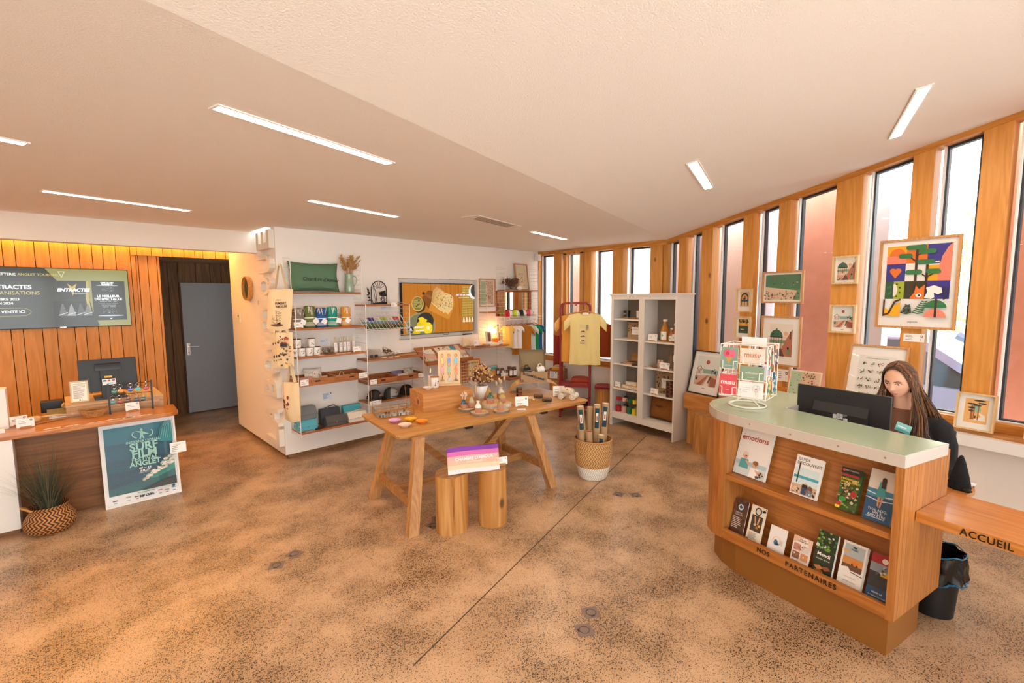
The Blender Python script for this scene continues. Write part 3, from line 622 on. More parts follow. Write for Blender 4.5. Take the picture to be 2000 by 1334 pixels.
p.text('INTERNATIONAL', 0.025, 0.548, 0.032, TC, 'CENTER', 0.02); p.text('SURF', 0.025, 0.500, 0.092, TC, 'CENTER', 0.03); p.text('FILM', 0.025, 0.435, 0.094, TC, 'CENTER', 0.03); p.text('FESTIVAL', 0.025, 0.385, 0.048, TC, 'CENTER', 0.025); p.text('ANGLET', 0.025, 0.345, 0.060, TC, 'CENTER', 0.03)
p.text('07', -0.01, 0.302, 0.026, '#ffffff', 'CENTER', 0.02); p.text('AU', 0.02, 0.302, 0.012, '#ffffff'); p.text('10', 0.05, 0.302, 0.026, '#ffffff', 'CENTER', 0.02); p.text('JUILLET', 0.02, 0.28, 0.022, '#ffffff', 'CENTER', 0.02); p.text('PLAGES D\'ANGLET', 0.02, 0.263, 0.011, '#dfe9ea')
p.text('RIP CURL', 0.015, 0.053, 0.026, '#22282e', 'CENTER', 0.07); p.lines(-0.05, 0.085, 0.13, 1, 0.01, '#4f9a8a', 0.005)
for i, x in enumerate((-0.21, -0.12, -0.06, 0.11, 0.16, 0.215)): p.rect(x-0.016, 0.056+(i%2)*0.01, 0.034, 0.008, ('#333333','#888888','#555555','#b8433a','#777777','#2f5f8a')[i]); p.rect(x-0.010, 0.038, 0.022, 0.006, ('#999999','#aaaaaa','#c24a3a','#777777','#b8433a','#333333')[i])
p.ell(0.215, 0.088, 0.012, 0.012, '#22607c')
p.obj('poster_print', t, None, (0,-0.001,0)); MB().box(-W/2+fw, -0.009, fw, W/2-fw, -0.007, H-fw).obj('glazing', CLEAR, t)
o = desk_card(0.735, 5.265, 0.40, 0.125, 0.098, 0, 'white framed good deal note fixed to the right side of the surf poster', 4, False, title='BON PLAN', body=4, tilt=-10, foot=False)
# grass in a seagrass basket
t = thing('potted_grass', 'tall artificial grass in a two tone seagrass basket before the desk', 'plant', (-0.15, 5.155, 0))
def weave(name, c1, c2, sx, sz, r=0.7):
    if name in _m: return _m[name]
    m = bpy.data.materials.new(name); m.use_nodes = True; _m[name] = m; nt = m.node_tree; N = nt.nodes.new; L = nt.links.new; b = nt.nodes['Principled BSDF']; b.inputs['Roughness'].default_value = r
    tc = N('ShaderNodeTexCoord'); sp = N('ShaderNodeSeparateXYZ'); L(tc.outputs['Object'], sp.inputs[0])
    at = N('ShaderNodeMath'); at.operation = 'ARCTAN2'; L(sp.outputs['Y'], at.inputs[0]); L(sp.outputs['X'], at.inputs[1])
    zz = N('ShaderNodeMath'); zz.operation = 'PINGPONG'; L(sp.outputs['Z'], zz.inputs[0]); zz.inputs[1].default_value = 1/sz
    za = N('ShaderNodeMath'); za.operation = 'MULTIPLY'; L(zz.outputs[0], za.inputs[0]); za.inputs[1].default_value = sz*0.9
    aa = N('ShaderNodeMath'); aa.operation = 'MULTIPLY_ADD'; L(at.outputs[0], aa.inputs[0]); aa.inputs[1].default_value = sx; L(za.outputs[0], aa.inputs[2])
    fr = N('ShaderNodeMath'); fr.operation = 'FRACT'; L(aa.outputs[0], fr.inputs[0])
    gt = N('ShaderNodeMath'); gt.operation = 'GREATER_THAN'; L(fr.outputs[0], gt.inputs[0]); gt.inputs[1].default_value = 0.5
    mx = N('ShaderNodeMix'); mx.data_type = 'RGBA'; L(gt.outputs[0], mx.inputs['Factor']); mx.inputs['A'].default_value = lin(c1); mx.inputs['B'].default_value = lin(c2); L(mx.outputs['Result'], b.inputs['Base Color'])
    return m
b = MB(); prof = [(0.0,0.0),(0.115,0.0),(0.145,0.03),(0.158,0.075),(0.152,0.115),(0.128,0.155),(0.112,0.185),(0.120,0.215),(0.118,0.218),(0.106,0.188),(0.10,0.17),(0.0,0.165)]
b.lathe(prof, 32, cap=False); b.obj('basket', weave('zigzag seagrass', '#c08446', '#43200f', 5, 45), t, True)
b = MB(); b.tube([(-0.115,0.02,0.205),(-0.155,0.0,0.235),(-0.150,-0.05,0.240),(-0.095,-0.07,0.205)], 0.008, 6); b.obj('handle', CANE, t)
rd = random.Random(11); b1 = MB(); b2 = MB()
for k in range(520):
    a = rd.random()*2*PI; sp = rd.random()**0.7; L = rd.uniform(0.35, 0.60)*(1.05-0.25*sp); r0 = rd.random()*0.07
    dx, dy = math.cos(a), math.sin(a)*0.85; w = rd.uniform(0.0012, 0.0026); nx, ny = -dy, dx
    pr = None
    B = b1 if rd.random() < 0.7 else b2
    for q in range(5):
        f = q/4; rr = r0+sp*L*0.75*f**1.3; z = 0.16+L*f*(1-0.36*sp*f); ww = w*(1-f*0.85)
        if dx*rr > 0.30: rr = 0.30/max(dx,1e-3)
        if dy*rr > 0.24: rr = 0.24/max(dy,1e-3)
        if dx*rr < -0.14 and dy*rr > 0.03: rr = 0.14/-dx
        z = min(z, 0.745) if dy*rr > 0.02 else z
        pq = [B.v((dx*rr+nx*ww, dy*rr+ny*ww, z)), B.v((dx*rr-nx*ww, dy*rr-ny*ww, z))]
        if pr: B.f([pr[0], pr[1], pq[1], pq[0]])
        pr = pq
stuff(b1.obj('grass_blades', mat('grey green blades', '#3c4a3f', 0.6), t)); stuff(b2.obj('dry_blades', mat('olive tan blades', '#7d7050', 0.6), t))
# ------------------------------------------------------------------ end wall: lettering, clock, switch, bags
t = thing('wall_lettering', 'big white raised letters LA BOUTIQUE climbing the wall corner', 'lettering', (1.76, 5.5, 0))
WL = mat('white foam letter', '#ebe3d6', 0.7)
for ch, z in zip('LABOUTIQUE', (0.265, 0.50, 0.83, 1.075, 1.36, 1.60, 1.775, 1.985, 2.235, 2.50)):
    V, F = txt(ch, 0.62, 'CENTER', 0.025, ext=0.028)
    ys = [q[1] for q in V]; xs_ = [q[0] for q in V]; cx = (min(xs_)+max(xs_))/2; sxx = min(1.0, 0.20/max(max(xs_)-min(xs_), 0.05)); y0 = min(ys); sy = 0.445/(max(ys)-min(ys))
    me = bpy.data.meshes.new('letter'); me.from_pydata([(-0.029-q[2], 0.008+(q[1]-y0)*sy, (q[0]-cx)*sxx) for q in V], [], F); me.materials.append(WL); o = bpy.data.objects.new('letter', me); COL.objects.link(o); o.parent = t; o.location = (0, 0, z)
t = thing('wall_clock', 'round wall clock with a bamboo rim and dark green face', 'clock', (1.757, 6.50, 1.975), R(-90))
b = MB(); b.at((0,0,0), 0, R(90)).lathe([(0.150,0.0),(0.150,0.055),(0.138,0.055),(0.138,0.018),(0.0,0.018)], 36, cap=False); b.obj('rim', wood('bamboo rim', '#d9a05e', '#c2853f', 'X', 1, 0.4), t, True)
b = MB(); b.at((0,0,0), 0, R(90)).cyl(0, 0, 0.0, 0.022, 0.137, 36); b.obj('face', mat('green dial', '#1f4030', 0.4), t)
p = Pr()
for k in range(12): a = k*PI/6; p.line([(0.105*math.sin(a),0.105*math.cos(a)),(0.122*math.sin(a),0.122*math.cos(a))], 0.005, '#d9ceb4')
p.obj('dial_print', t, None, (0,-0.0225,0))
p = Pr(); p.line([(0,0),(0.03,-0.065)], 0.006, '#e8dfc8'); p.obj('hour_hand', t, None, (0,-0.026,0)); p = Pr(); p.line([(0,0),(-0.05,0.085)], 0.004, '#e8dfc8'); p.obj('minute_hand', t, None, (0,-0.028,0))
t = thing('thermostat', 'small cream thermostat on the end wall under the clock', 'thermostat', (1.76, 7.01, 1.595), R(-90))
MB().box(-0.045, -0.022, -0.06, 0.045, 0, 0.06, 0.004).obj('case', mat('cream plastic', '#efe6d0', 0.4), t); MB().box(-0.012, -0.024, 0.01, 0.018, -0.022, 0.035).obj('display', DGREY, t)
o = Pr().rect(-0.03,-0.03,0.06,0.06,'#e4d8c6').lines(-0.02,0.015,0.04,4,0.012,'#7a6f66').obj('price_label'); tag(place(o, (1.756, 6.17, 1.80), R(-90)), 'tiny price label on the wall right of the clock', 'label')
CANV = mat('natural canvas', '#e8cfa4', 0.85, bump=0.2, bscale=300)
def tote(loc, rz, w, h, label, art=None, strap=0.28, group='canvas tote bags on the shelf end', m=CANV, fat=0.035, skew=0.0):
    t = thing('tote_bag', label, 'tote bag', loc, rz, group)
    def fr(sg):
        def fn(u, v):
            x = (u-0.5)*w*(1+0.05*math.sin(v*3)); e = math.sin(PI*u)**0.6*math.sin(PI*min(v*0.9+0.06,1))**0.7
            return (x+skew*(1-v)*w, sg*(0.004+fat*e)+0.006*math.sin(u*9+v*4), -strap-h+h*v - 0.02*math.sin(PI*u)*(1-v))
        return fn
    b = MB(); b.grid(10, 10, fr(-1)); b.grid(10, 10, fr(1)); bmesh.ops.remove_doubles(b.bm, verts=b.bm.verts, dist=0.0085)
    b.obj('bag_body', m, t, True)
    for sg in (-1, 1):
        b = MB(); 
        pts = [(-w*0.24, sg*0.012, -strap), (-w*0.13, sg*0.010, -strap*0.5), (-0.012, sg*0.004, -0.012), (0.012, sg*0.004, -0.012), (w*0.13, sg*0.010, -strap*0.5), (w*0.24, sg*0.012, -strap)]
        for a, c in zip(pts, pts[1:]): b.bar(a, c, 0.003, 0.024)
        b.obj('strap', m, t)
    if art:
        p = Pr(); art(p, w, h)
        p.obj('print', t, None, (0,-0.006,-strap-h), warp=lambda q: (q[0]+skew*w*(1-q[2]/h), q[1]-fat*(math.sin(PI*min(max(q[0]/w+0.5,0),1))**0.6*math.sin(PI*min(max(q[2]/h,0)*0.9+0.06,1))**0.7)-0.006*math.sin((q[0]/w+0.5)*9+q[2]/h*4)-0.003, q[2]-0.02*math.sin(PI*min(max(q[0]/w+.5,0),1))*(1-q[2]/h)))
    return t
def art_love(p, w, h):
    p.text('ANGLET', 0, h*0.74, 0.016, '#4a2b26'); p.text('CHAMBRE', 0, h*0.66, 0.036, '#4a2b26', 'CENTER', 0.02); p.text("D'AMOUR", w*0.05, h*0.58, 0.034, '#4a2b26', 'CENTER', 0.02)
    rd = random.Random(3)
    for k in range(7): z = h*(0.46-0.055*k); p.line([(-w*0.25+w*0.07*j, z+rd.uniform(-.012,.012)) for j in range(7)], 0.0028, '#3a2622')
    p.line([(-0.02,h*0.5),(0.0,h*0.10)], 0.004, '#3a2622'); p.ell(0.0, h*0.13, 0.07, 0.012, '#6a4a40'); p.ell(0.02, h*0.15, 0.02, 0.018, '#3a2622')
def art_city(p, w, h):
    p.splat(-w*0.4, h*0.06, w*0.8, h*0.86, 46, ['#2b2a30', '#b8402c', '#2f4f55', '#c98a3c', '#5a3a30', '#1f2a30'], 0.011, 8); p.rect(-w*0.22, h*0.60, w*0.44, h*0.10, '#2c3a44'); p.rect(-w*0.18, h*0.70, w*0.36, 0.012, '#b8402c'); p.rect(w*0.05, h*0.80, w*0.25, h*0.06, '#b83a28'); p.text('Anglet', -w*0.05, h*0.40, 0.034, '#2b2a30', 'CENTER', 0.03, 0.3)
def art_red(p, w, h): p.splat(-w*0.35, h*0.30, w*0.4, h*0.36, 26, ['#7a2a20', '#96402e', '#5a1f1a'], 0.016, 2)
tote((1.725, 5.265, 2.216), R(-46), 0.26, 0.42, 'largest canvas tote printed with a love chamber drawing, hung topmost on the shelf end', art_love, 0.27, skew=-0.18, fat=0.03)
tote((1.735, 5.265, 1.585), R(-42), 0.175, 0.37, 'canvas tote with colourful town icons, front one of the printed group', art_city, 0.10, fat=0.012)
tote((1.730, 5.325, 1.585), R(-42), 0.175, 0.37, 'canvas tote with colourful town icons, second of the printed group', art_city, 0.11, fat=0.012)
tote((1.725, 5.385, 1.585), R(-42), 0.175, 0.37, 'canvas tote with colourful town icons, next to the wall letters', art_city, 0.12, fat=0.012)
tote((1.765, 5.215, 1.145), R(-62), 0.21, 0.42, 'plain canvas tote with a dark red motif, hung lowest on the shelf end', art_red, 0.20, fat=0.05)
# ------------------------------------------------------------------ wire and oak wall shelving
SH = thing('oak_shelving', 'white wire and oiled oak shelving on the white wall left of the screen', 'shelf', (0,0,0))
YW = 5.487
def ladder(par, x, z0, z1, d, step=0.058):
    b = MB(); yb, yf = YW-0.006, YW-d
    b.tube([(x,yb,z0),(x,yb,z1)], 0.004, 6); b.tube([(x,yf,z0+0.01),(x,yf,z1-0.03)], 0.004, 6)
    n = int((z1-z0-0.05)/step)
    for k in range(n+1): z = z0+0.015+k*step; b.tube([(x,yb,z),(x,yf,z)], 0.0022, 5)
    b.tube([(x,yb,z1-0.002),(x,yf,z1-0.03)], 0.0022, 5)
    b.obj('wire_ladder', WIRE, par)
def shelf(par, x0, x1, z, d, th=0.02, name='shelf'): MB().box(x0, YW-d, z-th, x1, YW-0.012, z, 0.004).obj(name, TEAKX, par)
ladder(SH, 1.832, 1.875, 2.305, 0.215); ladder(SH, 1.832, 0.30, 1.84, 0.297)
ladder(SH, 2.644, 1.82, 2.27, 0.215); ladder(SH, 2.646, 0.30, 1.80, 0.297)
ladder(SH, 3.252, 1.29, 1.80, 0.297); ladder(SH, 3.454, 0.30, 1.22, 0.297)
shelf(SH, 1.836, 2.64, 1.92, 0.21); shelf(SH, 1.838, 2.64, 1.52, 0.295); shelf(SH, 1.838, 2.64, 1.205, 0.295); shelf(SH, 1.838, 2.64, 0.362, 0.295)
shelf(SH, 2.65, 3.248, 1.77, 0.295); shelf(SH, 2.652, 3.448, 1.095, 0.295); shelf(SH, 2.652, 3.448, 0.565, 0.295)
def drawer(par, x0, x1, z0, z1, name='drawer'):
    y0, y1 = YW-0.297, YW-0.015; b = MB(); tk = 0.012
    b.box(x0, y0, z0, x1, y1, z0+0.008); b.box(x0, y0, z0+0.008, x1, y0+tk, z1); b.box(x0, y1-tk, z0+0.008, x1, y1, z1+0.02)
    b.box(x0, y0+tk, z0+0.008, x0+tk, y1-tk, z1+0.01); b.box(x1-tk, y0+tk, z0+0.008, x1, y1-tk, z1+0.01)
    o = b.obj(name, TEAKX, par)
    MB().box((x0+x1)/2-0.028, y0-0.002, (z0+z1)/2+0.001, (x0+x1)/2+0.028, y0, (z0+z1)/2+0.017).obj('finger_slot', mat('dark slot', '#2b160b', 0.8), o)
for a, c in ((1.842, 2.24), (2.242, 2.64)): drawer(SH, a, c, 0.878, 0.952)
for a, c in ((2.654, 3.05), (3.052, 3.446)): drawer(SH, a, c, 0.79, 0.853)
b = MB(); ra, rb = (5.45, 1.665), (5.215, 1.455)
for k in range(13): x = 2.66+k*0.0485; b.tube([(x,ra[0],ra[1]),(x,rb[0],rb[1]),(x,rb[0]-0.018,rb[1]+0.012)], 0.0022, 5)
for yy, zz in ((ra[0],ra[1]), (rb[0],rb[1]), (rb[0]-0.018,rb[1]+0.016)): b.tube([(2.65,yy,zz),(3.246,yy,zz)], 0.003, 5)
b.tube([(3.246,rb[0],rb[1]),(3.246,ra[0],ra[1])], 0.004, 5); b.tube([(2.65,rb[0],rb[1]),(2.65,ra[0],ra[1])], 0.004, 5); b.obj('magazine_rack', WIRE, SH)

def cloth(name, c, var=0.15, bump=0.35, s=140): return mat(name, c, 0.9, bump=bump, bscale=s, var=var)
def cushion(name, label, cat, loc, w, h, d, m, rz=0.0, rx=0.0, group=None, face=None, puff=0.55):
    t = thing(name, label, cat, loc, rz, group, rx)
    def fr(sg):
        def fn(u, v):
            a, c = 2*u-1, 2*v-1; px = 1-0.06*(1-abs(c)**2)*0; e = max(0, (1-a**4)*(1-c**4))**puff
            x = a*w/2*(1-0.07*(1-c*c)*abs(a)**3 + 0); z = h/2+c*h/2*(1-0.10*(1-a*a)*abs(c)**3)
            return (x, sg*d/2*e+0.004*math.sin(7*a+5*c), z)
        return fn
    b = MB(); b.grid(14, 10, fr(-1)); b.grid(14, 10, fr(1)); bmesh.ops.remove_doubles(b.bm, verts=b.bm.verts, dist=0.001); b.obj('cover', m, t, True)
    if face:
        p = Pr(); face(p); p.obj('lettering', t, None, (0,0,0), warp=lambda q: (q[0], q[1]-d/2*max(0,(1-(2*q[0]/w)**4)*(1-(2*q[2]/h-1)**4))**puff-0.007, q[2]))
    return t
cushion('cushion', 'sage green linen cushion reading Chambre d\'Amour on the top shelf', 'cushion', (2.138, 5.385, 1.922), 0.57, 0.34, 0.15, cloth('sage linen', '#5d8063', 0.12, 0.5, 220), rx=R(-6), face=lambda p: (p.text('Chambre', -0.055, 0.135, 0.056, '#16241c', 'CENTER', 0.015), p.text("d'Amour", 0.165, 0.125, 0.056, '#16241c', 'CENTER', 0.015)))
GLAZE = mat('celadon glaze', '#8fa38c', 0.15, coat=0.5)
t = thing('ceramic_jug', 'celadon green ceramic jug holding dried grasses on the top shelf', 'jug', (2.535, 5.365, 1.921))
b = MB(); b.lathe([(0.0,0.0),(0.052,0.0),(0.056,0.04),(0.05,0.12),(0.044,0.17),(0.052,0.215),(0.048,0.215),(0.04,0.17),(0.0,0.16)], 24, cap=False); b.obj('body', GLAZE, t, True)
b = MB(); b.tube([(0.046,0,0.185),(0.075,0,0.195),(0.098,0,0.165),(0.09,0,0.11),(0.052,0,0.065)], 0.006, 8); b.obj('handle', GLAZE, t, True)
def spray(par, name, m, n, base, h0, h1, spread, seed, head=0.012, heads=9, stem=0.0012, mstem=None, lean=(0,0)):
    rd = random.Random(seed); b = MB(); bs = MB()
    for k in range(n):
        a = rd.random()*2*PI; s = spread*rd.random()**0.6; L = rd.uniform(h0, h1); ex = math.cos(a)*s+lean[0]; ey = math.sin(a)*s*0.6+lean[1]
        p0 = Vector((base[0]+math.cos(a)*0.012, base[1]+math.sin(a)*0.012, base[2])); p1 = Vector((base[0]+ex, base[1]+ey, base[2]+L)); mid = (p0+p1)/2+Vector((-ex*0.15, 0, L*0.08))
        (bs if mstem else b).tube([p0, mid, p1], stem, 4)
        for q in range(heads):
            f = rd.random(); c = mid.lerp(p1, 0.3+0.75*f); r = head*rd.uniform(0.4, 1.0)
            dv = Vector((rd.uniform(-1,1), rd.uniform(-1,1), rd.uniform(-0.2,1.2)))*head*1.6
            b.bar(c, c+dv, r*0.55, r*0.55)
    if mstem: stuff(bs.obj('stems', mstem, par))
    stuff(b.obj(name, m, par))
STRAW = cloth('dried straw', '#c7934f', 0.3, 0.0, 60)
spray(t, 'dried_grasses', STRAW, 34, (0.0,0,0.16), 0.13, 0.27, 0.15, 4, 0.013, 16)
# rolled towels with fringes and tags
def towel(x, z, w, h, c, label, tagx=0.0, tagrot=20, stripe='#e8e4dc', y=5.31):
    t = thing('beach_towel', label, 'towel', (x, y, z), 0, 'rolled beach towels on the second shelf'); m = cloth('towel '+c, c, 0.18, 0.6, 180)
    b = MB(); prof = [(0.0,0.0),(0.9,0.0),(1.0,0.06),(0.98,0.38),(0.90,0.44),(0.95,0.5),(1.0,0.75),(0.96,0.96),(0.6,1.0),(0.0,0.99)]
    b.lathe([(r*w/2, q*h) for r, q in prof], 18, cap=False, sy=0.72); b.obj('roll', m, t, True)
    b = MB(); b.lathe([(w/2*0.93,h*0.43),(w/2*0.94,h*0.47)], 18, cap=False, sy=0.74); b.obj('tie', PAPER, t)
    rd = random.Random(int(x*1000)); b = MB()
    for k in range(9):
        fx = (rd.random()-0.5)*w*0.85; b.tube([(fx,-0.2*w,h*0.99),(fx+rd.uniform(-.01,.01),-0.36*w,h*0.95),(fx+rd.uniform(-.01,.01),-0.37*w,h*rd.uniform(0.6,0.8))], 0.0022, 4)
    stuff(b.obj('fringe', mat('fringe', '#e6dfd2', 0.9), t))
    b = MB()
    for k in range(4): q = h*(0.10+0.045*k); b.lathe([(w/2*1.006,q),(w/2*1.006,q+h*0.018)], 18, cap=False, sy=0.735)
    b.obj('stripe', mat('stripe '+stripe, stripe, 0.9), t)
    if tagx is not None:
        b = MB(); b.at((tagx, -w*0.42, h*0.30), 0, 0, R(tagrot)).box(-0.028, -0.001, -0.028, 0.028, 0.001, 0.028); b.obj('swing_tag', PAPER, t)
    return t
towel(1.902, 1.521, 0.125, 0.22, '#8d7d74', 'taupe rolled towel, leftmost in the towel row', 0.035, 20)
towel(2.028, 1.521, 0.125, 0.245, '#6f7a3e', 'olive green rolled towel between taupe and blue ones', 0.05, 50)
towel(2.160, 1.521, 0.125, 0.22, '#2a62a6', 'deep blue rolled towel in the middle of the towel row', 0.012, 35)
towel(2.288, 1.521, 0.120, 0.232, '#1fa08c', 'teal rolled towel between the blue and orange ones', 0.055, 10)
towel(2.452, 1.521, 0.122, 0.228, '#e09a3a', 'orange rolled towel, rightmost in the towel row', 0.0, 35)
towel(2.372, 1.521, 0.07, 0.20, '#b9bab8', 'narrow pale grey rolled towel tucked behind the teal one', None, y=5.39)
desk_card(1.872, 5.215, 1.521, 0.095, 0.066, R(4), 'white price card on the towel shelf before the taupe towel', 5)
# candles in white cups with lids
CERAM = mat('white ceramic', '#efece6', 0.3); LIDW = wood('dark lid wood', '#6b3f24', '#4f2c18', 'X', 2, 0.5)
def candle(x, z, label, y=5.30, art='#b8554a', seed=0, r=0.039, h=0.098, lid=LIDW, group='white candle cups on the third shelf'):
    t = thing('candle_cup', label, 'candle', (x, y, z), 0, group); b = MB()
    b.lathe([(0.0,0.0),(r*0.86,0.0),(r*0.93,0.006),(r,h*0.93),(0.0,h*0.93)], 22, cap=False); b.obj('cup', CERAM, t, True)
    b = MB(); b.lathe([(0.0,h*0.93),(r*1.04,h*0.93),(r*1.04,h),(0.0,h)], 22, cap=False); b.obj('lid', lid, t)
    p = Pr(); p.splat(-r*0.5, h*0.2, r, h*0.5, 9, [art, '#6b6560'], 0.006, seed); p.obj('print', t, None, (0,0,0), warp=lambda q: (q[0], q[1]-math.sqrt(max(r*r*0.98-q[0]**2, 0))-0.001, q[2]))
    return t
for i, (x, c) in enumerate(((1.838,'#8a8580'),(1.921,'#b8554a'),(2.006,'#b8554a'),(2.088,'#3f6f86'))):
    candle(x, 1.206, 'white candle cup, %s in the lower row of four' % ('first','second','third','fourth')[i], 5.30, c, i)
candle(1.878, 1.3045, 'white candle cup standing on the lower row, above the first two', 5.30, '#5a6a5a', 7); candle(2.034, 1.3045, 'white candle cup standing on the lower row, above the third and fourth', 5.30, '#77706a', 9)
t = thing('wire_bowl', 'small round wire basket filled with grey stones beside the candles', 'basket', (2.222, 5.31, 1.206))
b = MB(); GW = mat('bronze wire', '#6e5038', 0.4, metal=0.6)
for k in range(4): r = (0.038, 0.06, 0.068, 0.066)[k]; b.tube([(r*math.cos(q*PI/8), r*math.sin(q*PI/8), 0.003+0.022*k) for q in range(16)], 0.0016, 4, closed=True)
for q in range(14): a = q*PI/7; b.tube([(0.038*math.cos(a),0.038*math.sin(a),0.003),(0.068*math.cos(a+.2),0.068*math.sin(a+.2),0.047),(0.066*math.cos(a+.3),0.066*math.sin(a+.3),0.069)], 0.0016, 4)
stuff(b.obj('wire_mesh', GW, t)); rd = random.Random(2)
for k in range(7): MB().ball((rd.uniform(-.03,.03), rd.uniform(-.03,.03), 0.024+0.022*(k//3)), 0.018, 0.016, 0.013, 8, 5).obj('stone', mat('grey stone %d' % (k%3), ('#8d8f96','#a7a29a','#75604c')[k%3], 0.8), t, True)
def slim_bottle(x, y, z, label, group, h=0.185, s=0.020, liquid='#e7e0d2'):
    t = thing('slim_bottle', label, 'bottle', (x, y, z), 0, group)
    b = MB(); b.box(-s, -s, 0, s, s, h*0.72, 0.004); b.cyl(0, 0, h*0.72, h*0.78, s*0.55, 10); b.obj('flask', CLEAR, t)
    MB().box(-s*0.88, -s*0.88, 0.005, s*0.88, s*0.88, h*0.60).obj('perfume', mat('pale perfume', liquid, 0.2), t)
    b = MB(); b.cyl(0, 0, h*0.76, h*0.86, s*0.62, 10); b.cyl(0, 0, h*0.86, h, s*0.42, 10); b.obj('cap', mat('pale gold cap', '#d8c9a4', 0.3, metal=0.6), t)
    p = Pr(); p.rect(-s*0.85, h*0.14, s*1.7, h*0.5, '#f3efe8'); p.lines(-s*0.5, h*0.5, s, 3, h*0.07, '#8b857c', seed=int(x*99)); p.obj('label_print', t, None, (0,-s-0.0008,0)); return t
for i, x in enumerate((2.330, 2.393, 2.440, 2.487, 2.552)): slim_bottle(x, 5.36, 1.206, 'slim glass room scent bottle, %s of five on the third shelf' % ('first','second','third','fourth','last')[i], 'slim scent bottles on the third shelf')
desk_card(2.535, 5.215, 1.206, 0.10, 0.062, R(2), 'white price card before the slim scent bottles', 6)
for i, (x, c) in enumerate(((2.10,'#e3b9ae'),(2.30,'#dca596'),(2.37,'#e9dcd0'),(2.42,'#e4b8a8'))):
    b = MB(); b.box(-0.03, -0.018, 0, 0.03, 0.018, 0.006, 0.002); o = b.obj('scented_tablet', mat('tablet '+c, c, 0.6)); tag(place(o, (x, 5.215, 1.206), R(-6+i*5)), 'small pastel scent tablet on the shelf edge, %s from the left' % ('first','second','third','fourth')[i], 'tablet')
def note(x, z, w, h, label, seed, y=YW, n=5):
    p = Pr(); p.rect(-w/2, -h/2, w, h, '#dfe6ee'); p.lines(-w*0.42, h*0.28, w*0.6, n, h*0.14, '#5d7fa6', h*0.06, seed); p.ell(w*0.36, h*0.34, h*0.09, h*0.09, '#2d3e55'); o = p.obj('wall_note'); return tag(place(o, (x, y-0.0005, z)), label, 'notice')
note(2.25, 1.333, 0.09, 0.06, 'small white note on the wall above the wire bowl', 1, n=3); note(2.262, 0.672, 0.118, 0.092, 'pale notice on the wall over the bottom shelf', 2)
# pouches in the drawers
PINKP = cloth('rose printed cotton', '#d89a90', 0.3, 0.3, 60); CREAMP = cloth('cream printed cotton', '#e2d8ca', 0.25, 0.3, 50); LILAC = cloth('lilac knit', '#8f8bb0', 0.25, 0.4, 80)
def pouch(x, y, z, w, h, d, m, label, rz=0, rx=-20, dots=None, group='fabric pouches in the drawers'):
    t = cushion('fabric_pouch', label, 'pouch', (x, y, z), w, h, d, m, rz, R(rx), group)
    if dots:
        p = Pr(); p.splat(-w*0.38, h*0.15, w*0.76, h*0.7, 14, dots, 0.007, int(x*77)); p.obj('print', t, None, (0,-0.004,0), warp=lambda q: (q[0], q[1]-d/2*max(0,(1-(2*q[0]/w)**4)*(1-(2*q[2]/h-1)**4))**0.55-0.002, q[2]))
    return t
pouch(1.955, 5.29, 0.895, 0.20, 0.10, 0.05, PINKP, 'rose cotton pouch lying in the left drawer', 0, -55, ['#a33d3a','#7a2f38'])
pouch(2.065, 5.37, 0.895, 0.205, 0.155, 0.05, CREAMP, 'cream pouch printed with red sprigs standing in the left drawer', R(-4), -14, ['#a3443a','#3f6f6a','#c98a6a'])
pouch(2.17, 5.28, 0.895, 0.12, 0.075, 0.03, cloth('salmon cotton', '#d8a184', 0.2, 0.3, 60), 'small salmon pouch at the right end of the left drawer', R(20), -35)
pouch(1.86, 5.33, 0.89, 0.035, 0.09, 0.03, cloth('plum cotton', '#8d5a63', 0.2, 0.3, 60), 'dark plum pouch in the corner of the left drawer', 0, -40)
for x, lab in ((2.40, 'cream canvas strap bag folded in the right oak drawer'), (2.52, 'cream canvas bag lying flat, nearer the drawer end')):
    pouch(x, 5.31, 0.892, 0.17, 0.065, 0.03, CANV, lab, R(6), -60)
b = MB(); b.tube([(2.33,5.30,0.93),(2.345,5.28,0.985),(2.375,5.27,0.975),(2.39,5.29,0.93)], 0.004, 5); tag(b.obj('canvas_loop', CANV), 'canvas carry loop sticking out of the right oak drawer', 'loop')
def shelf_tag(x, z, w, h, label, seed, y=5.186):
    p = Pr(); p.rect(-w/2, -h/2, w, h, '#f1eeea'); p.lines(-w*0.38, h*0.05, w*0.5, 2, h*0.28, '#8f8b88', h*0.08, seed); p.ell(w*0.34, h*0.26, h*0.13, h*0.13, '#333130'); p.ell(w*0.34, h*0.26, h*0.06, h*0.06, '#f1eeea'); o = p.obj('shelf_tag'); return tag(place(o, (x, y, z)), label, 'price tag')
shelf_tag(1.893, 0.924, 0.088, 0.066, 'white tag on the left end of the upper drawers', 1); shelf_tag(2.583, 0.923, 0.105, 0.063, 'white tag on the right end of the upper drawers', 2)
shelf_tag(2.715, 0.824, 0.087, 0.06, 'white tag on the left end of the lower drawers', 3); shelf_tag(3.402, 0.826, 0.087, 0.055, 'white tag on the right end of the lower drawers', 4)
shelf_tag(2.735, 0.56, 0.155, 0.058, 'white tag on the edge of the cap shelf', 5)
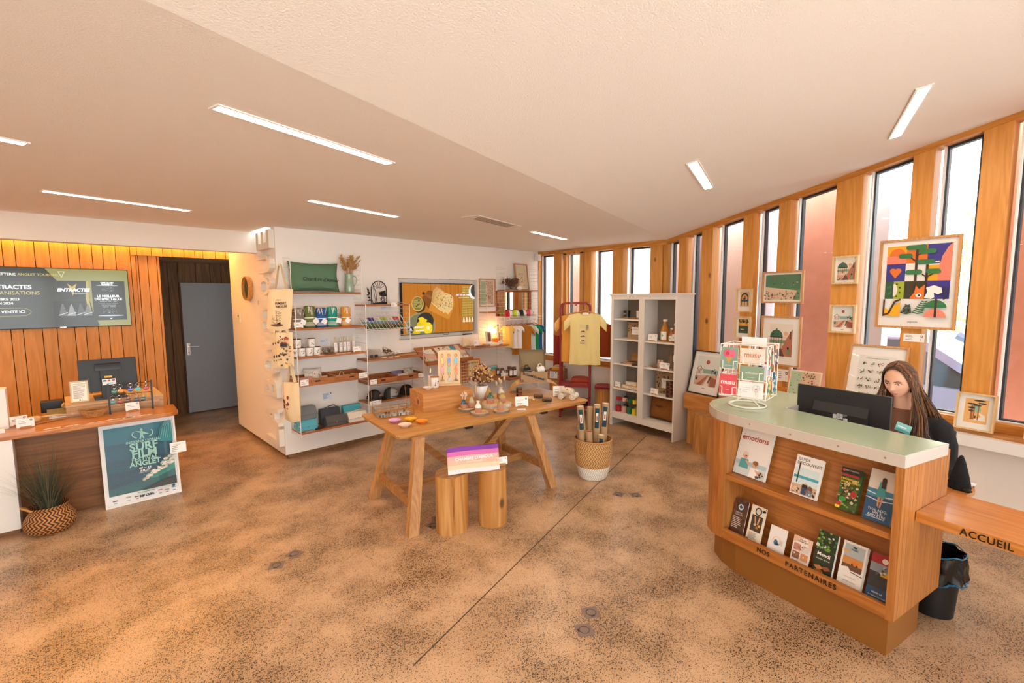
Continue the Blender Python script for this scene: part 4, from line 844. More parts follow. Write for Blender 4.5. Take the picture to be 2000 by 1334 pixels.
# handbags on the bottom shelf
def handbag(x, y, z, w, h, d, c, label, rz=0, clasp='#c79545', strap=False, name='handbag', group='leather goods on the bottom shelf', rough=0.6):
    t = thing(name, label, 'handbag', (x, y, z), rz, group); m = mat('leather '+c, c, rough, bump=0.5, bscale=220, var=0.12)
    b = MB(); b.yprism([(-d/2,0.0),(d/2,0.0),(d/2*0.8,h*0.97),(-d/2*0.35,h*0.97),(-d/2,h*0.45)], -w/2, w/2); bmesh.ops.bevel(b.bm, geom=list(b.bm.edges), offset=min(0.008,h*0.12), segments=2, affect='EDGES'); b.obj('body', m, t, True)
    b = MB(); b.yprism([(-d/2-0.004,h*0.34),(-d/2-0.001,h*0.34),(-d/2*0.33,h*0.985),(d/2*0.8,h*0.985),(d/2*0.8,h),(-d/2*0.35-0.003,h),(-d/2-0.006,h*0.45)], -w/2*1.005, w/2*1.005); b.obj('flap', m, t)
    MB().ball((0, -d/2-0.006, h*0.42), 0.006, 0.003, 0.006, 8, 4).obj('clasp', mat('clasp '+clasp, clasp, 0.3, metal=0.9), t)
    if strap: b = MB(); b.tube([(-w*0.48,0,h*0.7),(-w*0.42,-0.02,h*1.0),(-w*0.1,-0.03,h*1.16),(w*0.25,-0.01,h*1.18),(w*0.48,0,h*0.9)], 0.005, 6); b.obj('strap', m, t)
    return t
handbag(1.945, 5.335, 0.488, 0.20, 0.135, 0.15, '#75787c', 'grey leather bag lying on top of the sky blue bag', R(2), '#75787c')
handbag(1.935, 5.325, 0.3625, 0.21, 0.125, 0.19, '#5fb3c6', 'sky blue leather bag under the grey one', R(-4), '#3d8ea3')
handbag(2.245, 5.405, 0.3625, 0.235, 0.18, 0.09, '#3a3f47', 'dark slate shoulder bag behind the grey felt clutch', R(2), '#3a3f47', True)
handbag(2.255, 5.27, 0.3625, 0.235, 0.118, 0.10, '#5d5a58', 'grey felt clutch with brass stud at the front of the bottom shelf', R(-3), rough=0.95)
handbag(2.52, 5.41, 0.3625, 0.225, 0.175, 0.09, '#4fb0c0', 'turquoise bag behind the white bag', R(0), '#3d8ea3')
handbag(2.515, 5.275, 0.3625, 0.225, 0.115, 0.12, '#ece3d6', 'white leather bag with strap at the right of the bottom shelf', R(-3), strap=True)
for x, y, c, lab, z in ((1.925, 5.215, '#8b8783', 'pale grey flat wallet before the sky blue bag', 0.3625), (2.055, 5.25, '#2b2d30', 'black flat wallet left of the felt clutch', 0.3625)):
    t = thing('wallet', lab, 'wallet', (x, y, z), R(12)); b = MB(); b.box(-0.058, -0.032, 0, 0.058, 0.032, 0.012, 0.004); b.obj('body', mat('leather '+c, c, 0.5), t); b = MB(); b.box(-0.058, -0.033, 0.012, 0.058, 0.020, 0.017, 0.002); b.obj('flap', mat('leather '+c, c), t)
# silhouette arch, magazines, bowls, caps of the second bay
t = thing('metal_silhouette', 'black cut metal arch with surfboard, waves and leaves on the upper shelf', 'ornament', (2.925, 5.37, 1.771)); p_ = []
IRON = mat('black sheet metal', '#121314', 0.45, metal=0.3)
b = MB(); rr = 0.105
b.tube([(-rr,0,0.0),(-rr,0,0.185)]+[(-rr*math.cos(R(a)),0,0.185+0.105*math.sin(R(a))) for a in range(15, 180, 15)]+[(rr,0,0.185),(rr,0,0.0)], 0.006, 6); b.obj('arch', IRON, t)
b = MB(); b.xprism([(-0.095,0.0),(0.10,0.0),(0.10,0.03),(0.02,0.028),(-0.09,0.015)], -0.003, 0.003); b.xprism([(0.0,0.15),(0.09,0.175),(0.10,0.10),(0.06,0.095),(0.01,0.11)], -0.003, 0.003); b.obj('sea_cutout', IRON, t)
b = MB(); b.tube([(0.05+0.035*math.cos(R(a))*(1-a/900), 0, 0.06+0.035*math.sin(R(a))*(1-a/900)) for a in range(-60, 600, 30)], 0.005, 5); b.obj('wave_scroll', IRON, t)
for k in range(6): a = R(32+k*23); MB().tube([(0.02*math.cos(a),0,0.185+0.02*math.sin(a)),(0.10*math.cos(a),0,0.185+0.10*math.sin(a))], 0.003, 5).obj('sun_ray', IRON, t)
b = MB(); q = [(-0.088,0.02),(-0.055,0.0),(-0.035,0.06),(-0.045,0.16),(-0.075,0.235),(-0.098,0.17),(-0.102,0.08)]; b.tube([(x,0,z) for x,z in q], 0.0045, 5, closed=True); b.tube([(-0.05,0,0.02),(-0.075,0,0.22)], 0.003, 5); b.obj('surfboard', IRON, t)
for k, (x, z, a) in enumerate(((-0.135,0.05,200),(-0.14,0.085,160),(-0.15,0.12,210),(-0.14,0.15,150),(-0.15,0.185,120))):
    b = MB(); b.at((x,0,z), 0, 0, -R(a)).xprism([(-0.03,0),(-0.01,0.012),(0.025,0.0),(-0.01,-0.012)], -0.003, 0.003); b.obj('leaf', IRON, t)
b = MB(); b.tube([(-0.10,0,0.01),(-0.135,0,0.08),(-0.145,0,0.20)], 0.003, 5); b.obj('stem', IRON, t)
shelf_tag(3.03, 1.765, 0.085, 0.046, 'white tag hanging from the shelf edge under the black silhouette', 7); note(3.08, 1.715, 0.15, 0.045, 'pale wall note under the silhouette shelf', 8, n=3)
def magazine(x, c, c2, label, spine):
    t = thing('magazine', label, 'magazine', (x, 5.243, 1.462), 0, 'hiking guides in the wire rack', R(-48)); MB().box(-0.088, 0, 0, 0.088, 0.012, 0.215).obj('pages', mat('spine '+spine, spine, 0.5), t)
    p = Pr(); p.rect(-0.088,0,0.176,0.215,'#e9e6e2'); p.rect(-0.088,0.0,0.176,0.145,'#6f93ad'); p.poly([(-0.088,0.0),(0.088,0.0),(0.088,0.09),(0.03,0.12),(-0.03,0.085),(-0.088,0.105)], c2); p.poly([(-0.088,0.0),(0.088,0.0),(0.088,0.05),(-0.02,0.07),(-0.088,0.04)], '#3b4a2c'); p.rect(-0.01,0.15,0.09,0.06,c); p.lines(-0.08,0.195,0.06,4,0.013,'#8a8a90',seed=3)
    p.obj('cover_print', t, None, (0,-0.0005,0)); return t
magazine(2.765, '#4a3a8c', '#5b6b3a', 'hiking guide with a purple heading, leftmost in the wire rack', '#2f2a4a'); magazine(2.945, '#a3b52a', '#75673f', 'hiking guide with a lime heading, middle of the wire rack', '#6b7a2a'); magazine(3.125, '#c8503a', '#7a5d44', 'orange spined guide, rightmost in the wire rack', '#e08a1e')
t = thing('glass_globe', 'round clear glass bowl holding dark sunglasses on the oak shelf', 'bowl', (2.80, 5.33, 1.096)); b = MB(); b.lathe([(0.0,0.0),(0.05,0.0),(0.10,0.04),(0.105,0.075),(0.075,0.12),(0.073,0.118),(0.10,0.075),(0.096,0.045),(0.05,0.006),(0.0,0.006)], 24, cap=False); b.obj('globe', CLEAR, t, True)
t = thing('sunglasses', 'pair of black sunglasses lying in the round glass bowl', 'sunglasses', (2.80, 5.33, 1.112))
for s in (-1, 1): MB().ball((s*0.032,-0.01,0.012), 0.028, 0.010, 0.018, 10, 6).obj('lens', BLACK, t, True); MB().tube([(s*0.06,-0.01,0.018),(s*0.062,0.05,0.018)], 0.003, 5).obj('temple', BLACK, t)
b = MB(); b.tube([(-0.06,-0.01,0.022),(0,-0.018,0.022),(0.06,-0.01,0.022)], 0.003, 5); b.obj('bridge', BLACK, t)
t = thing('leaf_basket', 'tilted wire basket of dried brown leaves on the oak shelf', 'basket', (2.985, 5.34, 1.096)); b = MB(); b.at((0,0,0.03), 0, 0, R(35))
for k in range(4): r = 0.05+0.012*k; b.tube([(r*math.cos(q*PI/8), r*math.sin(q*PI/8), 0.02*k) for q in range(16)], 0.0015, 4, closed=True)
for q in range(12): a = q*PI/6; b.tube([(0.05*math.cos(a),0.05*math.sin(a),0),(0.086*math.cos(a),0.086*math.sin(a),0.06)], 0.0015, 4)
stuff(b.obj('wire_mesh', GW, t)); rd = random.Random(9)
for k in range(12): b = MB(); b.at((rd.uniform(-.05,.05), rd.uniform(-.04,.04), rd.uniform(0.05,0.10)), rd.random()*6, rd.uniform(-.6,.6), rd.uniform(-.6,.6)).prism([(-0.035,0),(-0.01,0.014),(0.035,0),(-0.01,-0.014)], 0, 0.002); b.obj('leaf', mat('dry leaf %d' % (k%2), ('#6b4a33','#8a6648')[k%2], 0.8), t)
for i, x in enumerate((2.912, 2.995, 3.08)):
    b = MB(); b.lathe([(0.0,0.0),(0.032,0.0),(0.034,0.005),(0.032,0.010),(0.0,0.010)], 18, cap=False); o = b.obj('wooden_coaster', mat('cream slice', '#d9c6a4', 0.6), None, True); tag(place(o, (x, 5.26-0.01*i, 1.096)), 'small round cream coaster on the oak shelf, %s of three' % ('left','middle','right')[i], 'coaster', 'coasters on the oak shelf')
t = thing('jewellery_tray', 'long wooden tray of dark pendants at the right of the oak shelf', 'tray', (3.25, 5.31, 1.096), R(-2)); MB().box(-0.14, -0.04, 0, 0.14, 0.05, 0.022, 0.002).obj('tray', HOLD, t)
for k in range(9): MB().ball((-0.11+k*0.027, 0.012, 0.025), 0.011, 0.016, 0.005, 8, 4).obj('pendant', mat('dark bead', '#3a2622', 0.3), t, True)
desk_card(3.20, 5.40, 1.096, 0.095, 0.055, 0, 'white price card behind the tray of dark pendants', 9)
pouch(3.17, 5.37, 0.80, 0.16, 0.105, 0.06, LILAC, 'lilac knitted pouch in the lower drawers', R(5), -35); pouch(3.20, 5.27, 0.80, 0.15, 0.075, 0.04, CREAMP, 'cream folded pouch before the lilac one', R(-4), -45); pouch(3.34, 5.38, 0.80, 0.15, 0.115, 0.05, CREAMP, 'cream printed wash bag at the end of the lower drawers', 0, -15, ['#3f5f5a','#a3443a']); pouch(3.36, 5.27, 0.80, 0.16, 0.07, 0.04, cloth('blush cotton', '#c9a08c', 0.2, 0.3, 60), 'blush pouch lying at the front of the lower drawers', R(8), -55); pouch(2.89, 5.30, 0.80, 0.13, 0.05, 0.03, cloth('mauve cotton', '#a07a94', 0.3, 0.3, 60), 'mauve scrunched pouch alone in the left lower drawer', R(-10), -60)
pouch(2.72, 5.30, 0.80, 0.09, 0.045, 0.03, PINKP, 'tiny rose pouch at the left end of the lower drawers', R(5), -60)
def cap(x, y, z, c1, c2, label, rz, group, s=1.0, patch='#c9876a', visor=None):
    t = thing('cap', label, 'cap', (x, y, z), rz, group); m1 = cloth('cap '+c1, c1, 0.1, 0.3, 200); m2 = cloth('cap '+c2, c2, 0.1, 0.3, 200); mv = cloth('cap '+(visor or c1), visor or c1, 0.1, 0.3, 200)
    r, h = 0.092*s, 0.125*s
    def dome(a0, a1): return lambda u, v: (r*math.cos(a0+(a1-a0)*u)*math.cos(v*PI/2)**0.75*1.08, r*math.sin(a0+(a1-a0)*u)*math.cos(v*PI/2)**0.75, 0.004+h*math.sin(v*PI/2)**0.9)
    b = MB(); b.grid(10, 7, dome(R(-150), R(-30))); b.obj('front_panel', m2, t, True); b = MB(); b.grid(18, 7, dome(R(-30), R(210))); b.obj('crown', m1, t, True)
    b = MB(); b.grid(10, 4, lambda u, v: (r*1.0*math.cos(R(-160)+R(140)*u)*(1+0.05*v), r*math.sin(R(-160)+R(140)*u)-v*0.075*s*math.sin(PI*u)**0.6, 0.022-0.012*s*v*math.sin(PI*u)+0.004)); g = b.bm.faces[:]; bmesh.ops.solidify(b.bm, geom=g, thickness=0.003); b.obj('visor', mv, t, True)
    MB().ball((0,0,h+0.004), 0.007, 0.007, 0.004, 8, 4).obj('button', m1, t, True)
    b = MB(); b.at((0, -r*0.92, h*0.5), 0, R(14)).box(-0.022, -0.004, -0.014, 0.022, 0.0, 0.014, 0.003); b.obj('patch', mat('patch '+patch, patch, 0.6), t)
    return t
cap(2.79, 5.325, 0.566, '#2a2b2e', '#33353a', 'black cap with a round copper patch, left on the cap shelf', R(35), 'dark caps on the low oak shelf')
cap(3.03, 5.335, 0.566, '#3f4347', '#a5a7a8', 'grey mesh cap with a pale front, middle of the cap shelf', R(30), 'dark caps on the low oak shelf', patch='#8a8d90')
cap(3.27, 5.345, 0.566, '#0f1012', '#141518', 'black cap with a white badge, right on the cap shelf', R(35), 'dark caps on the low oak shelf', patch='#c9d3d8')
# ------------------------------------------------------------------ recessed screen and the right hand bays
t = thing('display_screen', 'recessed screen showing bread, a tart and lemons on oak boards', 'television', (3.985, 5.545, 1.695))
W, H = 1.235, 0.70
b = MB(); b.box(-W/2-0.012, 0, -H/2-0.016, W/2+0.012, 0.05, H/2+0.012, 0.003); b.obj('casing', BLACK, t); MB().box(-W/2-0.012, -0.004, -H/2-0.016, W/2+0.012, 0, -H/2).obj('lower_bezel', mat('silver bezel', '#8a8a8a', 0.3, metal=0.8), t)
p = Pr(); p.rect(-W/2, -H/2, W, H, '#b06a1c')
rd = random.Random(6)
for k in range(40): x = -W/2+rd.random()*W; p.rect(x, -H/2, rd.uniform(0.002, 0.006), H, rd.choice(('#a25f17', '#bd7726', '#98560f')))
p.rect(-0.165, -H/2, 0.006, H, '#5a3008'); p.poly([(0.36,-H/2),(0.368,-H/2),(0.34,H/2),(0.33,H/2)], '#8a4d12')
p.poly([(-0.33,0.14),(-0.20,0.26),(-0.05,0.24),(-0.02,0.02),(-0.20,0.0)], '#7a4310'); p.poly([(-0.30,0.21),(-0.27,0.23),(-0.12,0.16),(-0.14,0.12)], '#8a5526'); p.ell(-0.285, 0.215, 0.022, 0.022, '#3a2410')
p.ell(-0.36, 0.05, 0.105, 0.105, '#4a2a0c'); p.ell(-0.385, 0.07, 0.10, 0.105, '#caa35c'); p.ell(-0.385, 0.075, 0.088, 0.093, '#7a6a32')
for k in range(9): p.line([(-0.385-0.07, 0.02+0.013*k), (-0.385+0.07, 0.02+0.013*k)], 0.004, '#cdb566')
p.splat(-0.44, 0.02, 0.11, 0.10, 6, ['#3a2a14'], 0.012, 2)
p.poly([(-0.21,-0.02),(-0.15,0.12),(0.24,0.14),(0.25,0.05),(0.16,-0.15),(0.12,-0.16)], '#c47f2c')
for (x, z, c) in ((-0.04,0.18,'#b98a4e'),(0.0,0.15,'#c79a58'),(0.06,0.12,'#cfa764'),(0.13,0.10,'#d6b074')):
    p.poly([(x-0.12,z-0.09),(x-0.09,z+0.08),(x-0.03,z+0.125),(x+0.05,z+0.10),(x+0.10,z+0.06),(x+0.08,z-0.10),(x,z-0.185)], c); p.line([(x-0.12,z-0.09),(x,z-0.185),(x+0.08,z-0.10)], 0.008, '#e0c48c')
p.splat(-0.10, 0.0, 0.30, 0.24, 70, ['#5a3d1c', '#3f2a14', '#7a5528'], 0.008, 12)
p.ell(-0.36, -0.25, 0.245, 0.20, '#8d8a66'); p.ell(-0.36, -0.25, 0.225, 0.183, '#6f6d50'); p.ell(-0.28, -0.17, 0.14, 0.12, '#2f2c26')
p.ell(-0.33, -0.24, 0.10, 0.08, '#d9b414'); p.ell(-0.24, -0.28, 0.075, 0.09, '#e6c420'); p.ell(-0.235, -0.27, 0.028, 0.03, '#f0dca0'); p.poly([(-0.40,-0.13),(-0.34,-0.11),(-0.25,-0.16),(-0.30,-0.22),(-0.36,-0.20)], '#e2c01c'); p.ell(-0.43, -0.30, 0.07, 0.06, '#cda60f'); p.ell(-0.52, -0.285, 0.045, 0.045, '#1d2b38'); p.text('A', -0.52, -0.285, 0.06, '#e8eef2', 'CENTER', 0.02)
p.text('ANGLET', -0.39, -0.255, 0.042, '#ffffff', 'CENTER', 0.01, 0.2); p.text('tourisme', -0.38, -0.30, 0.038, '#ffffff', 'CENTER', 0.01, 0.2)
p.rect(0.375, -0.14, 0.22, 0.47, '#b08a3c')
for k in range(24): p.line([(0.377,-0.13+k*0.019),(0.593,-0.125+k*0.019)], 0.004, ('#7d5c22', '#caa85c')[k%2])
for k in range(8): p.rect(0.385+k*0.027, -0.14, 0.004, 0.47, '#8a6828')
for k in range(4): p.poly([(0.395+k*0.055,-0.14),(0.41+k*0.055,-0.14),(0.425+k*0.055,-0.215),(0.38+k*0.055,-0.215)], '#e2d4ae')
p.ell(0.60, 0.24, 0.10, 0.11, '#d8d8d2'); p.ell(0.625, 0.26, 0.085, 0.10, '#38383a'); p.rect(W/2, -H/2, 0.15, H, '#141414') if False else None
p.text('ART DE LA TABLE', 0.40, 0.195, 0.036, '#ffffff', 'CENTER', 0.02); p.text('made in', 0.40, 0.235, 0.018, '#f2ead8'); p.text('ANGLET - PAYS BASQUE', 0.40, 0.155, 0.018, '#f2ead8')
p.V = [(max(-W/2, min(W/2, x)), y, max(-H/2, min(H/2, z))) for x, y, z in p.V]
p.obj('screen', t, screen_mat(0.8), (0,-0.001,0))
b = MB(); b.tube([(0.04,0,-0.355),(0.05,-0.01,-0.385),(0.13,-0.01,-0.39),(0.15,0,-0.36)], 0.003, 5); b.obj('cable', BLACK, t)
o = MB().box(-0.085, -0.012, 0, 0.085, 0.012, 0.018, 0.005).obj('remote_control', BLACK); tag(place(o, (4.48, 5.53, 1.282)), 'black remote control lying in the screen recess', 'remote')
def frame(name, label, loc, rz, w, h, fw, fm, art, mat_w=0.0, rx=0.0, d=0.022, group=None, glazed=True, inset=0.004):
    """framed picture, origin at bottom centre; art(p, w, h) draws inside the mount"""
    t = thing(name, label, 'picture', loc, rz, group, rx)
    b = MB(); b.box(-w/2,-d,0,w/2,0,fw); b.box(-w/2,-d,h-fw,w/2,0,h); b.box(-w/2,-d,fw,-w/2+fw,0,h-fw); b.box(w/2-fw,-d,fw,w/2,0,h-fw); b.obj('frame', fm, t)
    p = Pr(); p.rect(-w/2+fw, fw, w-2*fw, h-2*fw, '#efece6' if mat_w else '#e8e0d2'); iw, ih = w-2*fw-2*mat_w, h-2*fw-2*mat_w; p.org(0, fw+mat_w); art(p, iw, ih); p.V = [(max(-w/2+fw, min(w/2-fw, x)), y, max(fw, min(h-fw, z))) for x, y, z in p.V]
    p.obj('print', t, None, (0,-inset,0)); MB().box(-w/2+fw, -0.004, fw, w/2-fw, 0, h-fw).obj('backing', PAPER, t)
    if glazed: MB().box(-w/2+fw, -d*0.8, fw, w/2-fw, -d*0.8+0.0015, h-fw).obj('glazing', CLEAR, t)
    return t
PALE = wood('pale oak frame', '#cf9e68', '#b98450', 'Z', 2, 0.5, vary=0.05)
LIGHTF = wood('light beech frame', '#e5c693', '#d3ae76', 'Z', 2, 0.5, vary=0.04)
INKS = ['#2d2b2a', '#4a3a34', '#7a3d30', '#3a4a44']
def art_beach(seed):
    def fn(p, w, h):
        p.rect(-w/2, 0, w*0.38, h, '#a9bfa2'); p.rect(-w*0.12, 0, w*0.62, h, '#d9b79a'); p.splat(-w/2, 0, w*0.36, h*0.97, 18, ['#3d4a44', '#5d6f62'], w*0.022, seed); p.splat(-w*0.10, 0.01, w*0.57, h*0.96, 60, INKS, w*0.026, seed+1)
    return fn
frame('picture_frame', 'small oak framed beach map print on the wall right of the screen', (4.845, 5.483, 1.705), 0, 0.335, 0.435, 0.016, PALE, art_beach(3), 0.02)
S2 = thing('oak_shelving', 'white wire and oak shelving in the far corner right of the screen', 'shelf', (0,0,0))
ladder(S2, 4.672, 1.20, 2.06, 0.197); ladder(S2, 5.052, 0.30, 2.33, 0.197); ladder(S2, 5.83, 0.30, 2.33, 0.197); ladder(S2, 4.258, 0.93, 1.15, 0.297)
shelf(S2, 4.676, 5.048, 1.628, 0.195); shelf(S2, 5.056, 5.828, 1.968, 0.195); shelf(S2, 4.262, 5.048, 1.115, 0.295); shelf(S2, 4.73, 5.048, 0.605, 0.295); shelf(S2, 5.056, 5.60, 0.555, 0.295)
b = MB()
for k in range(5): y = 5.20+k*0.065; b.tube([(5.056,y,1.535),(5.826,y,1.535)], 0.004, 6)
for k in range(4): x = 5.10+k*0.22; b.tube([(x,5.20,1.535),(x,5.46,1.535)], 0.003, 5)
b.tube([(5.06,5.20,1.535),(5.06,5.19,1.495),(5.826,5.19,1.495),(5.826,5.20,1.535)], 0.004, 6); b.obj('wire_shelf', WIRE, S2)
b = MB(); b.tube([(5.10,5.30,1.49),(5.78,5.30,1.49)], 0.007, 8); b.obj('hanging_rail', WIRE, S2)
# slanted display tray with cards
b = MB(); b.yprism([(5.44,1.165),(5.14,0.972),(5.14,0.95),(5.45,1.150)], 3.462, 4.248); b.box(3.462, 5.115, 0.95, 4.248, 5.14, 1.003); b.obj('slanted_shelf', TEAKX, S2)
SL = math.atan2(1.165-0.972, 0.30)
def flat(x, f, w, h, rz, draw, name, label, cat, group=None, th=0.002):
    y = 5.14+0.30*f; z = 0.972+0.193*f+0.0025
    t = thing(name, label, cat, (x, y, z), 0, group); t.rotation_euler = (SL-PI/2, 0, 0)
    p = Pr(); draw(p, w, h); o = p.obj('print', t); o.rotation_euler.y = -rz; return t
def d_card(c, inks, seed): 
    def f(p, w, h): p.rect(-w/2, 0, w, h, c); p.splat(-w*0.45, h*0.05, w*0.9, h*0.9, 16, inks, w*0.05, seed)
    return f
for i, (x, f, w, h, a, c, ink, lab) in enumerate(((3.64,0.50,0.15,0.11,6,'#e9e4dc',['#c9c2b8'],'white leaflet at the top left of the slanted shelf'),(3.60,0.22,0.17,0.12,-8,'#d9b3a0',['#c98f80','#e8d0c2'],'rose card at the left of the slanted shelf'),(3.60,0.03,0.24,0.09,0,'#d8cfc0',['#2f6f64','#b8402c','#2d2b2a'],'patterned strip of cards along the slanted shelf lip'),(3.89,0.55,0.27,0.12,2,'#e2d3c2',['#2d2b2a','#2f5f5a','#7a3d30'],'long illustrated print at the top of the slanted shelf'),(4.06,0.62,0.075,0.11,2,'#2f95b0',['#1d3a44','#e0c48c'],'turquoise seascape postcard on the slanted shelf'),(4.145,0.58,0.075,0.13,-6,'#d9c4b4',['#b8402c','#2d2b2a'],'postcard with a red figure on the slanted shelf'),(4.14,0.28,0.15,0.12,-16,'#e0c4b0',['#c9a894'],'large rose envelope at the right of the slanted shelf'),(4.13,0.05,0.18,0.10,0,'#e4dcd0',['#2f5f5a','#2d2b2a','#b8402c'],'illustrated cards at the right end of the shelf lip'),(3.87,0.06,0.2,0.11,0,'#dcd4c6',['#2f6f64','#2d2b2a'],'patterned cards in the middle of the shelf lip'))):
    flat(x, f, w, h, R(a), d_card(c, ink, i), 'illustrated_card', lab, 'card', 'cards on the slanted shelf')
# pouch, card, boxes and lamp on the oak shelf
cushion('linen_pouch', 'small natural linen drawstring pouch on the right oak shelf', 'pouch', (4.325, 5.36, 1.116), 0.16, 0.145, 0.06, CANV, puff=0.8)
desk_card(4.47, 5.30, 1.116, 0.10, 0.095, R(6), 'upright rose edged card beside the linen pouch', 12, False)
for i, (x, y, z, w, lab) in enumerate(((4.49,5.25,1.116,0.11,'flat dark soap packet on the oak shelf'),(4.60,5.24,1.116,0.12,'lower of two flat packets on the oak shelf'),(4.61,5.24,1.131,0.11,'upper of two flat packets on the oak shelf'))):
    b = MB(); b.box(-w/2, -0.035, 0, w/2, 0.035, 0.0145, 0.002); o = b.obj('packet', mat(('grey packet','kraft packet','rose packet')[i], ('#6f6660','#8d7460','#b8968a')[i], 0.7)); tag(place(o, (x, y, z), R(4*i)), lab, 'packet')
t = thing('boxed_horn_knife', 'upright white open box showing a carved wooden utensil', 'box', (4.735, 5.32, 1.146), R(-8), rx=R(-12)); b = MB(); b.box(-0.05,-0.02,0,0.05,0.0,0.18); b.obj('box', WHITE, t); b = MB(); b.box(-0.035,-0.0215,0.02,0.035,-0.02,0.165); b.obj('insert', mat('kraft insert', '#b08a66', 0.8), t); b = MB(); b.ball((0,-0.03,0.12), 0.024, 0.012, 0.035); b.ball((0,-0.03,0.06), 0.018, 0.010, 0.045); b.obj('utensil', wood('walnut utensil', '#8a5434', '#6b3d22', 'Z', 2, 0.4), t, True)
b = MB(); b.box(-0.12, -0.045, 0, 0.12, 0.055, 0.03, 0.002); o = b.obj('flat_box', WHITE); tag(place(o, (4.755, 5.30, 1.116)), 'flat white box lying under the upright open box', 'box')
b = MB(); b.box(-0.07, -0.03, 0, 0.07, 0.03, 0.09, 0.003); o = b.obj('orange_box', mat('orange carton', '#e08a2a', 0.6)); tag(place(o, (4.945, 5.40, 1.116), R(4)), 'small orange carton beside the glowing lamp', 'box')
desk_card(4.905, 5.235, 1.116, 0.095, 0.06, R(2), 'white price card before the orange carton', 13)
t = thing('tripod_lamp', 'small black tripod lamp with a glowing bulb in the corner shelves', 'lamp', (4.99, 5.39, 1.116))
for a in (20, 150, 270): MB().tube([(0,0,0.29),(0.055*math.cos(R(a)),0.055*math.sin(R(a)),0.0)], 0.003, 5).obj('leg', BLACK, t)
MB().cyl(0,0,0.28,0.31,0.010,10).obj('joint', BLACK, t); b = MB(); b.tube([(0,0,0.29),(-0.06,0.01,0.27),(-0.08,0.01,0.245)], 0.004, 6); b.obj('arm', BLACK, t)
MB().ball((-0.08,0.01,0.205), 0.038, n=14, m=10).obj('bulb', mat('warm bulb', '#fff0c8', 0.4, emit='#ffb964', es=34), t, True)
# lower right: books in a wire holder, picture, jars
t = thing('book_holder', 'white wire holder of tall orange books under the slanted shelf', 'rack', (4.20, 5.30, 0.58))
b = MB()
for k in range(7): z = 0.05+0.045*k; b.tube([(-0.09,-0.07,z),(0.09,-0.07,z)], 0.003, 5)
for x in (-0.09, 0.0, 0.09): b.tube([(x,-0.07,0.0),(x,-0.07,0.34)], 0.003, 5); b.tube([(x,-0.07,0.02),(x,0.10,0.02),(x,0.10,0.30)], 0.003, 5)
for s in (-1,1): b.tube([(s*0.09,-0.07,0.02),(s*0.12,-0.12,-0.06),(s*0.12,0.10,-0.06)], 0.003, 5)
b.obj('wire_holder', WIRE, t)
for i, (x, c, lab) in enumerate(((4.135,'#b5512a','brick orange book, leftmost in the wire holder'),(4.172,'#c9862a','ochre book, second in the wire holder'),(4.21,'#a8642c','tan book, third in the wire holder'),(4.246,'#d0742a','bright orange book, fourth in the wire holder'))):
    b = MB(); b.box(-0.017, -0.05, 0, 0.017, 0.09, 0.30, 0.002); o = b.obj('book', mat('book '+c, c, 0.6)); tag(place(o, (x, 5.30, 0.605)), lab, 'book', 'orange books in the wire holder')
t = thing('illustrated_book', 'large orange children\'s book with a sail picture facing the room', 'book', (4.405, 5.29, 0.605), R(-14), rx=R(-6)); MB().box(-0.115, 0, 0, 0.115, 0.02, 0.33, 0.002).obj('cover', mat('book orange', '#cf6a22', 0.6), t)
p = Pr(); p.rect(-0.095,0.02,0.19,0.285,'#d9c48a'); p.text('pamparluch', 0, 0.275, 0.036, '#3a2010', 'CENTER', 0.02); p.poly([(-0.04,0.06),(0.06,0.09),(-0.01,0.21)], '#cf5a22'); p.rect(-0.095,0.02,0.19,0.05,'#5a6f5a'); p.obj('print', t, None, (0,-0.0005,0))
t = thing('sea_picture', 'square blue print of an orange hill beside the jars', 'picture', (4.885, 5.42, 0.606), R(-8), rx=R(-8)); MB().box(-0.12,0,0,0.12,0.02,0.165,0.002).obj('panel', PALE, t)
p = Pr(); p.rect(-0.10,0.01,0.20,0.145,'#2fa6c4'); p.rect(-0.10,0.01,0.20,0.035,'#d9a23c'); p.poly([(-0.02,0.03),(0.0,0.085),(0.03,0.115),(0.07,0.085),(0.10,0.03)], '#d59a35'); p.rect(-0.10,0.13,0.20,0.025,'#7fc4d6'); p.obj('print', t, None, (0,-0.0005,0))
def jar(x, y, z, h, label, r=0.032, c='#5a3522', group='jars on the low corner shelf', lidc='#6b4a34', lab=True):
    t = thing('jar', label, 'jar', (x, y, z), 0, group); b = MB(); b.lathe([(0,0),(r*0.95,0),(r,0.005),(r,h*0.78),(r*0.85,h*0.84),(0,h*0.84)], 18, cap=False); b.obj('glass_body', mat('preserve '+c, c, 0.12, coat=0.6), t, True)
    b = MB(); b.lathe([(0,h*0.83),(r*0.9,h*0.83),(r*0.9,h),(0,h)], 18, cap=False); b.obj('lid', mat('lid '+lidc, lidc, 0.4), t)
    if lab: b = MB(); n = 8; b.grid(n, 1, lambda u, v: (r*1.01*math.sin(R(-60+120*u)), -r*1.01*math.cos(R(-60+120*u)), h*(0.18+0.5*v))); b.obj('paper_label', PAPER, t)
    return t
for i, (x, y, h, lab) in enumerate(((4.985,5.40,0.115,'brown jar at the left of the corner jars'),(5.02,5.33,0.12,'brown jar second from the left, behind the small card'),(5.105,5.42,0.12,'brown jar behind the front row in the corner'),(5.115,5.34,0.125,'brown jar third of the front row'))):
    jar(x, y, 0.606 if x < 5.05 else 0.556, h, lab)
for i, (x, y) in enumerate(((5.20,5.33),(5.27,5.31),(5.25,5.40))): jar(x, y, 0.556, 0.165, 'tall brown jar with white label on the corner shelf, %s' % ('left one','front right one','rear one')[i], 0.036)
desk_card(4.95, 5.225, 0.606, 0.105, 0.06, 0, 'white price card before the corner jars', 14)
